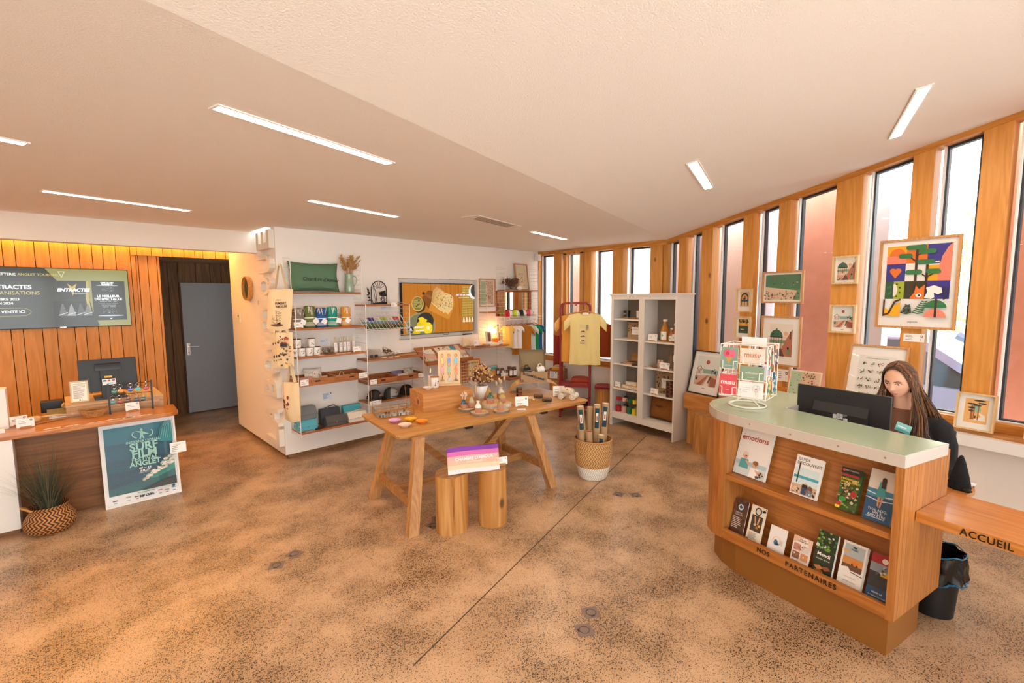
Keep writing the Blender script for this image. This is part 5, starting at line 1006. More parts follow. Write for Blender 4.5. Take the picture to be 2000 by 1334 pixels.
cushion('folded_cloth', 'folded white and rose cloths at the end of the corner shelf', 'cloth', (5.42, 5.33, 0.556), 0.22, 0.06, 0.20, cloth('white rose cloth', '#d9cdc6', 0.2, 0.3, 60), puff=0.3)
# upper corner: mirror, caps, dried bunch, picture
t = thing('wall_mirror', 'wide mirror in an oak frame behind the corner shelves', 'mirror', (5.44, 5.484, 1.545)); MB().box(-0.39,-0.008,0,0.39,0,0.40).obj('glass', mat('mirror glass', '#d9d9d6', 0.03, metal=1.0), t)
b = MB(); b.box(-0.41,-0.014,0,-0.385,0,0.41); b.box(0.355,-0.014,0,0.41,0,0.41); b.box(-0.41,-0.014,0.39,0.41,0,0.41); b.obj('frame', TEAKX, t)
frame('picture_frame', 'tall oak framed cream flower print leaning in the top corner', (5.57, 5.405, 1.969), R(6), 0.335, 0.435, 0.016, PALE, lambda p, w, h: (p.rect(-w/2,0,w,h,'#e4d9bd'), p.splat(-w*0.25,h*0.12,w*0.55,h*0.55,26,['#c98a4a','#d9a45a','#b87a4a','#e9c07a'],0.014,4)), 0.02, R(-7), inset=0.004)
t = thing('dried_bouquet', 'bunch of dried brown hydrangeas lying on the top corner shelf', 'dried flowers', (5.20, 5.35, 1.985)); spray(t, 'flower_heads', cloth('dry brown petals', '#7d5a44', 0.45, 0.0, 50), 30, (0.05,0,0.0), 0.05, 0.17, 0.20, 6, 0.020, 12); spray(t, 'pale_grass', cloth('pale dry grass', '#d0ab84', 0.3, 0.0, 50), 10, (0.10,0,0.0), 0.03, 0.10, 0.12, 8, 0.018, 8, lean=(0.08,0))
b = MB(); b.ball((0,0,0.03), 0.055, 0.03, 0.035, 10, 6); o = b.obj('white_shell', CERAM, None, True); tag(place(o, (5.42, 5.33, 1.969)), 'white shell ornament under the leaning flower print', 'ornament')
for i, (x, c, lab) in enumerate(((5.145,'#c8202c','white cap with a red back, first on the corner cap row'),(5.30,'#c6e02a','white cap with a lime back, second on the corner cap row'),(5.462,'#20283a','white cap with a navy back, third on the corner cap row'),(5.625,'#e0566a','pale rose cap with coral visor, last on the corner cap row'))):
    cap(x, 5.31, 1.541, c, '#efeae4' if i < 3 else '#f0d9d4', lab, R(35), 'white fronted caps in the corner', 0.84, '#efeae4' if i < 3 else '#8a86b0', visor=c)
# small garments on the rail under the caps
def garment(loc, rz, w, h, m, label, cat='shirt', sleeve=0.5, hanger=HOLD, group=None, hook=0.05, neck='#efe8dc', art=None, hz=0.0, sl_len=0.32, sway=0.012, name='tshirt', tilt=0.0):
    """hung shirt: origin at the rail, front faces -y"""
    t = thing(name, label, cat, loc, rz, group); s = w/2; zt = -hook-0.035; d = 0.03
    def side(sg):
        def fn(u, v):      # v 0 hem .. 1 shoulder
            x = (2*u-1)*s*(0.98-0.08*math.sin(PI*v)*0.6+0.03*(1-v)); sh = 0.0
            if v > 0.999: pass
            a = abs(2*u-1); top = zt - 0.16*s*a - (0.22*s*(1-(a/0.36)**2) if a < 0.36 and sg < 0 else (0.07*s if a < 0.36 else 0))*1.0
            z = (zt-h)+(top-(zt-h))*v
            return (x, sg*(d*(0.35+0.65*math.sin(PI*u))*(0.75+0.25*v))+sway*math.sin(u*13+v*2)*(1-v*0.8), z)
        return fn
    b = MB(); b.grid(20, 10, side(-1)); b.grid(20, 10, side(1)); b.obj('body', m, t, True)
    if sleeve:
        for q in (-1, 1):
            x0 = q*s*0.97; L = w*sleeve
            def sv(sg): return lambda u, v: (x0+q*(u*L*0.62)+q*0.0, sg*d*0.55*math.sin(PI*min(max(v,0.02),0.98))+0.003, zt-0.15*s-u*L*0.75-(1-v)*w*sl_len*(1-0.12*u))
            b = MB(); b.grid(5, 6, sv(-1)); b.grid(5, 6, sv(1)); b.obj('sleeve', m, t, True)
    b = MB(); b.tube([(-s*0.72,0,zt-0.135*s),(-s*0.3,0,zt-0.0),(0,0,zt+0.02),(s*0.3,0,zt-0.0),(s*0.72,0,zt-0.135*s)], 0.012*max(w/0.5,0.5), 8); h_ = b.obj('hanger', hanger, t, True)
    b = MB(); b.tube([(0,0,zt+0.02),(0,0,-0.025),(0.014,0,-0.012),(0.012,0,0.004),(0,0,0.010),(-0.012,0,0.004)], 0.0022, 5); b.obj('hook', CHROME, h_)
    if art: p = Pr(); art(p, w, h); p.obj('print', t, None, (0,-d-0.012,zt-h))
    return t
def shirtc(n, c): return cloth('cotton '+n, c, 0.06, 0.15, 120)
RAILZ = 1.483
for i, (x, rz, w, h, n, c, lab, art) in enumerate((
    (5.12, -62, 0.18, 0.34, 'honey', '#e8c46a', 'pale yellow baby vest at the left end of the corner rail', None),
    (5.20, -58, 0.20, 0.37, 'milk', '#efe6e2', 'small white shirt with a blue motif, first on the corner rail', lambda p, w, h: p.splat(-0.05, h*0.55, 0.10, 0.07, 9, ['#4a4f7a', '#8d6a86'], 0.010, 1)),
    (5.30, -55, 0.21, 0.38, 'white', '#f0ece8', 'small plain white shirt, second on the corner rail', None),
    (5.44, -50, 0.32, 0.50, 'mustard', '#b8741c', 'mustard orange shirt in the middle of the corner rail', None),
    (5.56, -52, 0.30, 0.46, 'mint', '#cfe0da', 'mint and white shirt behind the mustard one', None),
    (5.65, -52, 0.30, 0.46, 'green', '#1f8f5a', 'bright green shirt near the right end of the corner rail', None),
    (5.73, -52, 0.30, 0.46, 'blue', '#2a6aa8', 'blue shirt at the right end of the corner rail', None))):
    garment((x, 5.30, RAILZ), R(rz), w, h, shirtc(n, c), lab, art=art, sleeve=0.30, hook=0.045, group='small shirts on the corner rail', sway=0.006)
b = MB(); b.tube([(5.33,5.47,1.02),(5.42,5.46,0.95),(5.45,5.465,0.88),(5.47,5.475,0.93),(5.43,5.475,0.92),(5.60,5.476,0.90)], 0.004, 5); tag(b.obj('power_cable', BLACK), 'looped black cable on the wall under the small shirts', 'cable')
MB().box(5.40,5.478,0.80,5.48,5.487,0.88,0.002).obj('x', WHITE).name = 'wall_socket'; tag(bpy.data.objects['wall_socket'], 'white wall socket in the corner under the small shirts', 'socket')
# ------------------------------------------------------------------ oak table and everything on it
TZ = 0.74; TA = R(-8.2)
TBL = thing('oak_table', 'long oak trestle table with splayed legs in the middle of the shop', 'table', (3.035, 3.525, 0), TA)
LEGW = wood('oak leg', '#c99660', '#ab7846', 'Z', 1.0, 0.5, vary=0.06); BEAMW = wood('oak beam', '#b98650', '#986638', 'X', 1.0, 0.5, vary=0.05)
b = MB(); pts = []
for cx, cy, a0 in ((1.10-0.06,-0.45+0.06,-90),(1.10-0.06,0.45-0.06,0),(-1.10+0.06,0.45-0.06,90),(-1.10+0.06,-0.45+0.06,180)):
    pts += [(cx+0.06*math.cos(R(a0+q*22.5)), cy+0.06*math.sin(R(a0+q*22.5))) for q in range(5)]
b.prism(pts, TZ-0.014, TZ, 0.004); b.prism([(x*0.985, y*0.975) for x, y in pts], TZ-0.036, TZ-0.014); b.obj('table_top', OAK, TBL)
def tl(p):      # world point to table frame
    d = Vector((p[0]-3.035, p[1]-3.525)); c, s = math.cos(-TA), math.sin(-TA); return (d.x*c-d.y*s, d.x*s+d.y*c)
def rect_leg(par, p, q, w, d, m, name):
    b = MB(); p = Vector(p); q = Vector(q)
    vs = [[b.v((o.x+i*w/2, o.y+j*d/2, o.z)) for i, j in ((-1,-1),(1,-1),(1,1),(-1,1))] for o in (p, q)]
    b.f(vs[0][::-1]); b.f(vs[1])
    for j in range(4): b.f([vs[0][j], vs[0][(j+1)%4], vs[1][(j+1)%4], vs[1][j]])
    return b.obj(name, m, par)
NL, FL, NR, FR = tl((1.865, 3.02)), tl((1.995, 3.87)), tl((3.35, 2.855)), tl((3.475, 3.70))
NLt, FLt, NRt, FRt = tl((2.04, 3.17)), tl((2.115, 3.70)), tl((3.20, 3.02)), tl((3.28, 3.54))
for p, q in ((NL,NLt),(FL,FLt),(NR,NRt),(FR,FRt)): rect_leg(TBL, (p[0],p[1],0), (q[0],q[1],TZ-0.03), 0.085, 0.07, LEGW, 'leg')
def lerp(a, c, f): return (a[0]+(c[0]-a[0])*f, a[1]+(c[1]-a[1])*f)
f = 0.28
for a, at_, c, ct in ((NL,NLt,FL,FLt),(NR,NRt,FR,FRt)):
    p, q = lerp(a,at_,f), lerp(c,ct,f); b = MB(); b.bar((p[0],p[1],0.21),(q[0],q[1],0.21), 0.035, 0.07); b.obj('cross_stretcher', BEAMW, TBL)
mL = lerp(lerp(NL,NLt,f), lerp(FL,FLt,f), 0.5); mR = lerp(lerp(NR,NRt,f), lerp(FR,FRt,f), 0.5)
b = MB(); b.bar((mL[0],mL[1],0.21),(mR[0],mR[1],0.21), 0.04, 0.06); b.obj('long_stretcher', BEAMW, TBL)
mx = lerp(mL, mR, 0.5)
for e, g in ((lerp(NLt,FLt,0.5), 0.46), (lerp(NRt,FRt,0.5), 0.54)):
    q = lerp(mL, mR, g); b = MB(); b.bar((e[0],e[1],TZ-0.05),(q[0],q[1],0.22), 0.05, 0.06); b.obj('brace', BEAMW, TBL)
for x in (-0.42, 0.46): MB().box(x-0.035, -0.452, TZ-0.055, x+0.035, -0.40, TZ-0.036).obj('leaf_clip', BLACK, TBL)
TX = wood('crate oak', '#cf9152', '#b37433', 'X', 1.0, 0.5, knots=3.0, vary=0.04)
t = thing('wooden_box', 'big knotty wooden box turned over on the table as a riser', 'box', (2.468, 3.739, TZ), R(-13)); b = MB(); b.box(0,0,0,0.54,0.012,0.172); b.box(0,0.368,0,0.54,0.38,0.172); b.box(0,0.012,0,0.012,0.368,0.172); b.box(0.528,0.012,0,0.54,0.368,0.172); b.obj('sides', TX, t); MB().box(-0.001,-0.001,0.172,0.541,0.381,0.177).obj('lid', TX, t)
b = MB(); b.tube([(-0.002,0.10,0.05),(-0.002,0.10,0.11),(-0.002,0.15,0.125),(-0.002,0.20,0.11),(-0.002,0.20,0.05)], 0.002, 4, closed=True); b.obj('inlaid_ring', mat('pale groove', '#d9a873', 0.6), t)
BZ = TZ+0.1775
# key fob board
t = thing('keyring_board', 'pale wooden board with rounded top hung with nine key rings', 'display board', (2.955, 3.965, BZ), R(-36)); BIRCH = wood('birch ply', '#ecd0a8', '#e0be92', 'Z', 1.0, 0.5, vary=0.02, rings=0.3)
b = MB(); w, h, r = 0.118, 0.375, 0.035
b.xprism([(-w,0),(w,0)]+[(w-r+r*math.cos(R(a)), h-r+r*math.sin(R(a))) for a in range(0,91,18)]+[(-w+r+r*math.cos(R(a)), h-r+r*math.sin(R(a))) for a in range(90,181,18)], 0.0, 0.012); b.obj('board', BIRCH, t)
b = MB(); b.box(-0.118,-0.055,0,0.118,0.03,0.014,0.006); b.obj('base', BIRCH, t)
def fob(i, j, kind, name, col, label):
    ca, sa = math.cos(R(-36)), math.sin(R(-36)); lx, ly = (-0.072+0.072*j), -0.010
    k = thing('key_ring', label, 'key ring', (2.955+lx*ca-ly*sa, 3.965+lx*sa+ly*ca, BZ+0.318-0.10*i), R(-36), 'key rings on the pale board')
    MB().cyl(0,0,0.012,0.018,0.004,8).obj('peg', BRASS, k); b = MB(); b.tube([(0.014*math.cos(q*PI/7),-0.003,0.004+0.014*math.sin(q*PI/7)) for q in range(14)], 0.002, 5, closed=True); b.tube([(0,-0.003,-0.010),(0,-0.003,-0.022)], 0.003, 5); b.obj('ring', BRASS, k)
    b = MB()
    if kind: b.xprism([(-0.007,-0.02),(0.007,-0.02),(0.014,-0.035),(0.0145,-0.06),(0.009,-0.085),(-0.009,-0.085),(-0.0145,-0.06),(-0.014,-0.035)], -0.008, -0.001); b.obj('fob', mat('fob '+name, col, 0.25), k)
    else: b.tube([(0,-0.004,-0.02),(0,-0.006,-0.045)], 0.004, 6); b.xprism([(-0.004,-0.04),(0.004,-0.04),(0.010,-0.058),(0.026,-0.068),(0.020,-0.074),(-0.020,-0.074),(-0.026,-0.068),(-0.010,-0.058)], -0.010, -0.002); b.obj('fob', mat('fob '+name, col, 0.25, metal=0.9), k)
for i, row in enumerate(((('lemon','#f0c869'),('periwinkle','#7f93d6'),('sky','#6cc4de')),(('pink','#ef9fb4'),('mint','#93c79a'),('tangerine','#f08436')))):
    for j, (n, c) in enumerate(row): fob(i, j, True, n, c, '%s surfboard shaped fob on the pale key ring board' % n)
for j, (n, c, q) in enumerate((('bronze','#8a6a4a','left'),('silver','#9aa3ad','middle'),('brown','#7d6048','right'))): fob(2, j, False, n, c, '%s whale tail fob, %s one of the bottom row on the board' % (n, q))
slim_bottle(2.770, 4.045, BZ, 'slim glass scent bottle with white label on the wooden box', 'things on the wooden box', 0.19, 0.020, '#d9c39a')
candle(2.765, BZ, 'white candle cup with a wooden lid on the wooden box', 3.965, '#55504c', 21, 0.043, 0.115, wood('cork lid', '#b8763f', '#9c5f2e', 'X', 2, 0.6), 'things on the wooden box')
def dish(x, y, z, r, c, label, group='little scalloped dishes on the table', inner=None, hh=0.026):
    t = thing('trinket_dish', label, 'dish', (x, y, z), 0, group); m = mat('glazed '+c, c, 0.35); b = MB(); n = 32; rings = []
    for rr, zz, wv in ((0.0,0.004,0),(r*0.45,0.0,0),(r*0.5,0.005,0),(r*0.8,hh*0.55,0.01),(r,hh,0.03),(r*0.97,hh,0.03),(r*0.72,hh*0.5,0.01),(0.0,0.009,0)):
        rings.append([b.v((0,0,zz))] if rr == 0 else [b.v((rr*(1+wv*math.cos(10*2*PI*i/n))*math.cos(2*PI*i/n), rr*(1+wv*math.cos(10*2*PI*i/n))*math.sin(2*PI*i/n), zz)) for i in range(n)])
    for a, c2 in zip(rings, rings[1:]):
        for i in range(n):
            j = (i+1)%n
            b.f([a[0], c2[j], c2[i]] if len(a) == 1 else ([a[i], a[j], c2[0]] if len(c2) == 1 else [a[i], a[j], c2[j], c2[i]]))
    b.obj('bowl', m, t, True)
    if inner: b = MB(); b.cyl(0,0,0.0095,0.0105,r*0.6,20); b.obj('glaze', mat('glazed '+inner, inner, 0.3), t)
    return t
dish(2.645, 3.915, BZ, 0.052, '#e9dcd0', 'small cream trinket dish at the front of the wooden box', 'things on the wooden box', '#d9a08c')
dish(2.088, 3.625, TZ+0.0005, 0.055, '#d7a3dc', 'lilac trinket dish, nearest the glass jewellery box', inner='#e2ab9c'); dish(2.215, 3.562, TZ+0.0005, 0.055, '#e9ab12', 'sunflower yellow trinket dish, at the back of the four'); dish(2.248, 3.432, TZ+0.0005, 0.055, '#ea8a1f', 'orange trinket dish, at the right of the four'); dish(2.075, 3.432, TZ+0.0005, 0.058, '#e8cdbd', 'pale blush trinket dish, nearest the table edge', inner='#dcae92')
# glass jewellery box
t = thing('jewellery_box', 'brass edged glass box with compartments and an open lid on the table', 'box', (2.045, 3.835, TZ), R(-15)); GL, GW_, GH = 0.335, 0.235, 0.062
def frame_lines(par, pts, name, r=0.003): b = MB(); [b.tube(q, r, 4) for q in pts]; return b.obj(name, BRASS, par)
c4 = [(0,0),(GL,0),(GL,GW_),(0,GW_)]
frame_lines(t, [[(x,y,z) for x,y in c4]+[(0,0,z)] for z in (0.003,GH)]+[[(x,y,0.003),(x,y,GH)] for x,y in c4]+[[(GL*k/4,0,0.003),(GL*k/4,0,GH),(GL*k/4,GW_,GH),(GL*k/4,GW_,0.003)] for k in (1,2,3)]+[[(0,GW_/2,GH),(GL,GW_/2,GH)]], 'brass_frame')
frame_lines(t, [[(0,GW_,GH),(0,GW_+0.05,GH+0.20),(GL,GW_+0.05,GH+0.20),(GL,GW_,GH)]], 'lid_frame')
MB().box(0.002,0.001,0.004,GL-0.002,0.0025,GH-0.002).obj('front_pane', CLEAR, t); MB().box(0.0005,0.004,0.004,0.002,GW_-0.004,GH-0.002).obj('side_pane', CLEAR, t); MB().box(0.002,0.002,0,GL-0.002,GW_-0.002,0.003).obj('mirror_base', mat('mirror base', '#dfeaee', 0.1, metal=0.8), t)
b = MB(); b.yprism([(GW_+0.001,GH),(GW_+0.051,GH+0.20),(GW_+0.0525,GH+0.20),(GW_+0.0025,GH)], 0.003, GL-0.003); b.obj('lid_pane', CLEAR, t)
rd = random.Random(4)
for i, (k, j) in enumerate(((0,0),(1,0),(2,0),(3,0),(1,1),(2,1),(3,1))):
    p0 = t.matrix_basis @ Vector((GL*(k+0.5)/4, GW_*(0.25+0.5*j), 0.0035)); e = thing('earrings', 'small dark pair of earrings in the glass jewellery box, %s compartment of the %s row' % (('first','second','third','last')[k], ('front','back')[j]), 'earrings', p0, R(rd.uniform(-40,40)), 'earrings in the glass box'); e.location = (2.045+math.cos(R(-15))*GL*(k+0.5)/4-math.sin(R(-15))*GW_*(0.25+0.5*j), 3.835+math.sin(R(-15))*GL*(k+0.5)/4+math.cos(R(-15))*GW_*(0.25+0.5*j), TZ+0.0035)
    for s in (-1, 1): MB().ball((s*0.014,0,0.006), 0.010, 0.006, 0.006, 8, 4).obj('bead', mat(('jet bead','copper bead')[i%2], ('#2c2a2e','#9a6a44')[i%2], 0.3), e, True); MB().tube([(s*0.014,0.006,0.006),(s*0.02,0.018,0.006)], 0.0012, 4).obj('hook', BRASS, e)
# log slices and bud vases
BARK = mat('grey bark', '#8d7f70', 0.9, bump=0.8, bscale=60, var=0.3); SLICE = wood('cut wood end', '#e3c49a', '#cfa877', 'X', 1.4, 0.6, rings=0.8, vary=0.04)
def slice_(x, y, r, h, label, birch=False, seed=0):
    t = thing('log_slice', label, 'log slice', (x, y, TZ), 0, 'log slices under the bud vases'); rd = random.Random(seed); b = MB(); n = 26
    rr = [r*(1+0.05*math.sin(3*2*PI*i/n+seed)+rd.uniform(-.015,.015)) for i in range(n)]; pt = [(rr[i]*math.cos(2*PI*i/n), rr[i]*math.sin(2*PI*i/n)) for i in range(n)]
    b.prism(pt, 0, h); b.obj('bark', mat('birch bark', '#dcd0c0', 0.8, bump=0.5, bscale=40, var=0.4) if birch else BARK, t); b = MB(); b.prism([(q*0.93, w*0.93) for q, w in pt], h, h+0.001); b.obj('cut_face', SLICE, t); return t
slice_(2.825, 3.515, 0.083, 0.022, 'small bark edged slice at the foot of the wooden box', seed=1); slice_(2.815, 3.305, 0.092, 0.022, 'bark edged slice nearest the table edge, under the white topped vase', seed=2); slice_(3.02, 3.225, 0.082, 0.020, 'bark edged slice under the ochre topped vase at the front', seed=3); slice_(3.155, 3.445, 0.15, 0.034, 'largest slice, with pale birch bark, behind the other slices', True, 4)
CLAY = mat('raw pink clay', '#b9836a', 0.85, bump=0.1, bscale=300)
def bud(x, y, z, h, r, g, label, shape=0, dz=0.5, seed=0):
    t = thing('bud_vase', label, 'vase', (x, y, z), 0, 'half glazed bud vases on the table')
    if shape == 1: pr = [(0,0),(r*0.9,0),(r,h*0.06),(r,h*0.45),(r*0.6,h*0.75),(r*0.25,h*0.95),(r*0.28,h),(0,h*0.98)]
    elif shape == 2: pr = [(0,0),(r*0.92,0),(r,h*0.05),(r,h*0.55),(r*0.55,h*0.72),(r*0.42,h*0.86),(r*0.62,h),(r*0.5,h),(0,h*0.9)]
    else: pr = [(0,0),(r*0.92,0),(r,h*0.06),(r*0.98,h*0.5),(r*0.75,h*0.72),(r*0.32,h*0.85),(r*0.40,h),(r*0.3,h),(0,h*0.9)]
    lo = [q for q in pr if q[1] <= h*dz]; 
    for a, c in zip(pr, pr[1:]):
        if a[1] <= h*dz < c[1]: f = (h*dz-a[1])/(c[1]-a[1]); m_ = (a[0]+(c[0]-a[0])*f, h*dz); break
    hi = [m_]+[q for q in pr[pr.index(c):]]
    b = MB(); b.lathe(lo+[m_], 22, cap=False); b.obj('clay_body', CLAY, t, True); b = MB(); b.lathe([(q[0]*1.012, q[1]) for q in hi], 22, cap=False); b.obj('glaze', mat('glaze '+g, g, 0.15, coat=0.5), t, True); return t
v1 = bud(2.80, 3.528, TZ+0.0235, 0.085, 0.032, '#27586a', 'clay vase with a deep blue glazed neck holding white sprigs', 2, 0.52); spray(v1, 'white_sprigs', mat('white sprig', '#efe3d6', 0.8), 9, (0,0,0.075), 0.05, 0.085, 0.045, 2, 0.007, 6)
bud(2.875, 3.500, TZ+0.0235, 0.108, 0.035, '#b5ad8c', 'clay vase with a pale grey green pointed top', 1, 0.5); bud(2.790, 3.300, TZ+0.0235, 0.112, 0.031, '#e6ded0', 'clay vase with white glazed neck on the nearest slice', 2, 0.42); bud(3.008, 3.222, TZ+0.0215, 0.093, 0.034, '#b3954f', 'clay vase with a flat ochre glazed top at the front right', 0, 0.6)
bud(3.098, 3.470, TZ+0.0355, 0.108, 0.041, '#3d5f58', 'clay vase with a dark teal glazed top on the birch slice', 0, 0.5); bud(3.205, 3.405, TZ+0.0355, 0.102, 0.038, '#b39a58', 'clay vase with a mustard glazed top on the birch slice', 0, 0.5); bud(3.305, 3.735, TZ, 0.13, 0.045, '#bf9a48', 'ochre glazed clay vase behind the birch slice', 0, 0.45); v6 = bud(3.445, 3.685, TZ, 0.125, 0.042, '#e2dccf', 'cream glazed clay vase with bunny tail grasses behind the slices', 2, 0.45)
BUN = mat('bunny tail grass', '#d9b98c', 0.95, bump=0.6, bscale=200)
for k, (dx, dy, hz_) in enumerate(((-0.02,0.0,0.20),(0.012,0.01,0.175),(0.03,-0.03,0.215),(-0.035,0.03,0.16))): b = MB(); b.tube([(0,0,0.11),(dx*0.6,dy*0.6,hz_-0.02)], 0.0012, 4); b.ball((dx,dy,hz_+0.006), 0.013, 0.013, 0.024, 10, 6); b.obj('bunny_tail', BUN, v6, True)
# white vase with a dried bouquet
t = thing('flower_vase', 'white round vase with a dense bouquet of dried flowers on the table', 'vase', (3.275, 3.815, TZ)); b = MB(); b.lathe([(0,0),(0.05,0),(0.075,0.05),(0.084,0.10),(0.074,0.150),(0.069,0.150),(0.078,0.10),(0,0.09)], 28, cap=False); b.obj('vase_body', mat('glossy white ceramic', '#eceae8', 0.12), t, True)
def blooms(par, name, m, n, c0, rx, rz, rb, seed):
    rd = random.Random(seed); b = MB()
    for k in range(n):
        a = rd.random()*2*PI; e = R(rd.uniform(-25, 88)); s = rd.uniform(0.75, 1.0); c = (c0[0]+rx*s*math.cos(a)*math.cos(e), c0[1]+rx*s*math.sin(a)*math.cos(e), c0[2]+rz*s*math.sin(e)); r = rb*rd.uniform(0.6, 1.2); b.ball(c, r, r, r*rd.uniform(0.8,1.4), 6, 4)
    stuff(b.obj(name, m, par, True))
blooms(t, 'straw_heads', mat('straw bloom', '#cfa062', 0.9, bump=0.6, bscale=150), 150, (0,0,0.25), 0.135, 0.125, 0.013, 1); blooms(t, 'maroon_heads', mat('maroon bloom', '#5a1f1c', 0.9), 60, (0,0,0.25), 0.137, 0.130, 0.012, 2); blooms(t, 'cream_heads', mat('cream bloom', '#e6d3bd', 0.9), 110, (0,0,0.25), 0.140, 0.130, 0.007, 3); blooms(t, 'inner_mass', mat('brown bloom', '#7d5738', 0.9), 60, (0,0,0.235), 0.10, 0.09, 0.03, 5)
spray(t, 'dry_stalks', cloth('bouquet stalk', '#b98a52', 0.3, 0, 40), 14, (0,0,0.12), 0.08, 0.20, 0.16, 12, 0.010, 5, stem=0.002)
b = MB(); b.tube([(-0.07,0.0,0.17),(-0.092,-0.01,0.12),(-0.090,-0.01,0.06)], 0.012, 6, rad=[0.006,0.011,0.004]); b.obj('drooping_grass', BUN, t, True)
# bent plywood stand with an open gift carton
t = thing('plywood_stand', 'bent plywood bridge shaped stand on the table', 'stand', (3.985, 3.665, TZ), R(-40)); b = MB(); ha = []
for k in range(25): u = k/24; x = (u-0.5)*0.62; ha.append((x, 0.122*(1-abs(2*u-1)**4.5)))
th = 0.008; ps = [(x, z+th) for x, z in ha]; b.xprism([(x, max(z,0.0)) for x, z in ha]+ps[::-1], -0.10, 0.12); b.obj('bent_ply', wood('bent ply', '#d6a468', '#bf8849', 'X', 1, 0.4, vary=0.03), t, True)
KRAFT = mat('kraft board', '#a98a66', 0.8, bump=0.15, bscale=200); KIN = mat('kraft inside', '#93805f', 0.85)
CZ = TZ+0.1315
t = thing('gift_carton', 'open kraft gift carton printed with black kitchen drawings on the stand', 'carton', (3.97, 3.68, CZ), R(-40)); w, d, h, th = 0.155, 0.10, 0.115, 0.003
b = MB(); b.box(-w,-d,0,w,d,th); b.box(-w,-d,th,w,-d+th,h); b.box(-w,d-th,th,w,d,h); b.box(-w,-d+th,th,-w+th,d-th,h); b.box(w-th,-d+th,th,w,d-th,h); b.obj('tray', KRAFT, t)
b = MB(); b.at((0,d,h), 0, R(-8)); b.box(-w,-0.002,0,w,0.002,0.235); b.box(-w,-0.05,0.232,w,0.002,0.236); b.box(-w,-0.045,0.0,-w+0.003,0,0.235); b.box(w-0.003,-0.045,0.0,w,0,0.235); b.obj('lid', KIN, t)
p = Pr(); rd = random.Random(3)
for k in range(26):
    x, z = -0.135+0.27*((k*0.381966)%1), 0.016+0.083*((k*0.618)%1); q = k%4
    if q == 0: p.ell(x, z, 0.013, 0.011, '#1b1917', 12); p.ell(x, z, 0.006, 0.005, '#a98a66', 8)
    elif q == 1: p.line([(x,z-0.014),(x,z+0.014)], 0.004, '#1b1917'); p.ell(x, z+0.013, 0.005, 0.006, '#1b1917', 8)
    elif q == 2: p.poly([(x-0.015,z-0.004),(x+0.009,z-0.010),(x+0.016,z+0.004),(x-0.004,z+0.010)], '#1b1917')
    else: p.poly([(x,z+0.012),(x-0.009,z-0.002),(x-0.003,z-0.012),(x+0.004,z-0.012),(x+0.009,z)], '#1b1917')
p.obj('print', t, None, (0,-d-0.0005,0)); p2 = Pr(); p2.splat(-0.085,0.012,0.17,0.09,14,['#1b1917'],0.010,5); o = p2.obj('side_print', t); o.rotation_euler.z = R(-90); o.location = (-w-0.0005,0,0)
def onrz(o, rz, x, y): return (o[0]+x*math.cos(rz)-y*math.sin(rz), o[1]+x*math.sin(rz)+y*math.cos(rz))
def mug(x, y, z, c, label, txt_=None, rz=0, lying=True, s=1.0):
    t = thing('mug', label, 'mug', (x, y, z), rz); m = mat('enamel mug '+c, c, 0.25); r = 0.040*s
    b = MB(); b.at((0,0,r if lying else 0), 0, 0, R(80) if lying else 0).lathe([(0,0),(r*0.9,0),(r,0.008),(r,0.085*s),(r*0.93,0.085*s),(r*0.9,0.012),(0,0.010)], 22, cap=False); b.obj('body', m, t, True)
    b = MB(); b.at((0,0,r if lying else 0), 0, 0, R(80) if lying else 0).tube([(-r*0.95 if lying else r*0.95,0,0.065*s),(-r*1.75 if lying else r*1.75,0,0.06*s),(-r*1.75 if lying else r*1.75,0,0.03*s),(-r*0.95 if lying else r*0.95,0,0.02*s)], 0.006*s, 8); b.obj('handle', m, t, True)
    if txt_: p = Pr(); p.text(txt_, 0.04, r*0.9, 0.020, '#e8e4dc'); p.obj('lettering', t, None, (0,-r-0.002,0))
    return t
C0 = (3.97, 3.68); q = onrz(C0, R(-40), -0.12, -0.045); mug(q[0], q[1], CZ+0.072, '#17181a', 'black mug lying in the open gift carton', 'haglet', R(-40)); q = onrz(C0, R(-40), 0.04, -0.03); mug(q[0], q[1], CZ+0.080, '#e9ebe8', 'white mug lying in the open gift carton', None, R(-30))
q = onrz(C0, R(-40), -0.005, -0.055); b = MB(); b.ball((0,0,0.022), 0.026, 0.02, 0.022, 10, 6); o = b.obj('napkin_roll', mat('grey linen', '#b9b7b2', 0.9), None, True); tag(place(o, (q[0], q[1], CZ+0.075)), 'small pale cloth roll between the two mugs in the carton', 'napkin')
q = onrz(C0, R(-40), -0.02, 0.0); o = MB().box(-0.13,-0.085,0.0035,0.13,0.085,0.070).obj('paper_filling', mat('shredded paper', '#6d5f4c', 0.95, bump=1.0, bscale=90)); tag(place(o, (C0[0], C0[1], CZ), R(-40)), 'brown paper filling inside the open gift carton', 'filling')
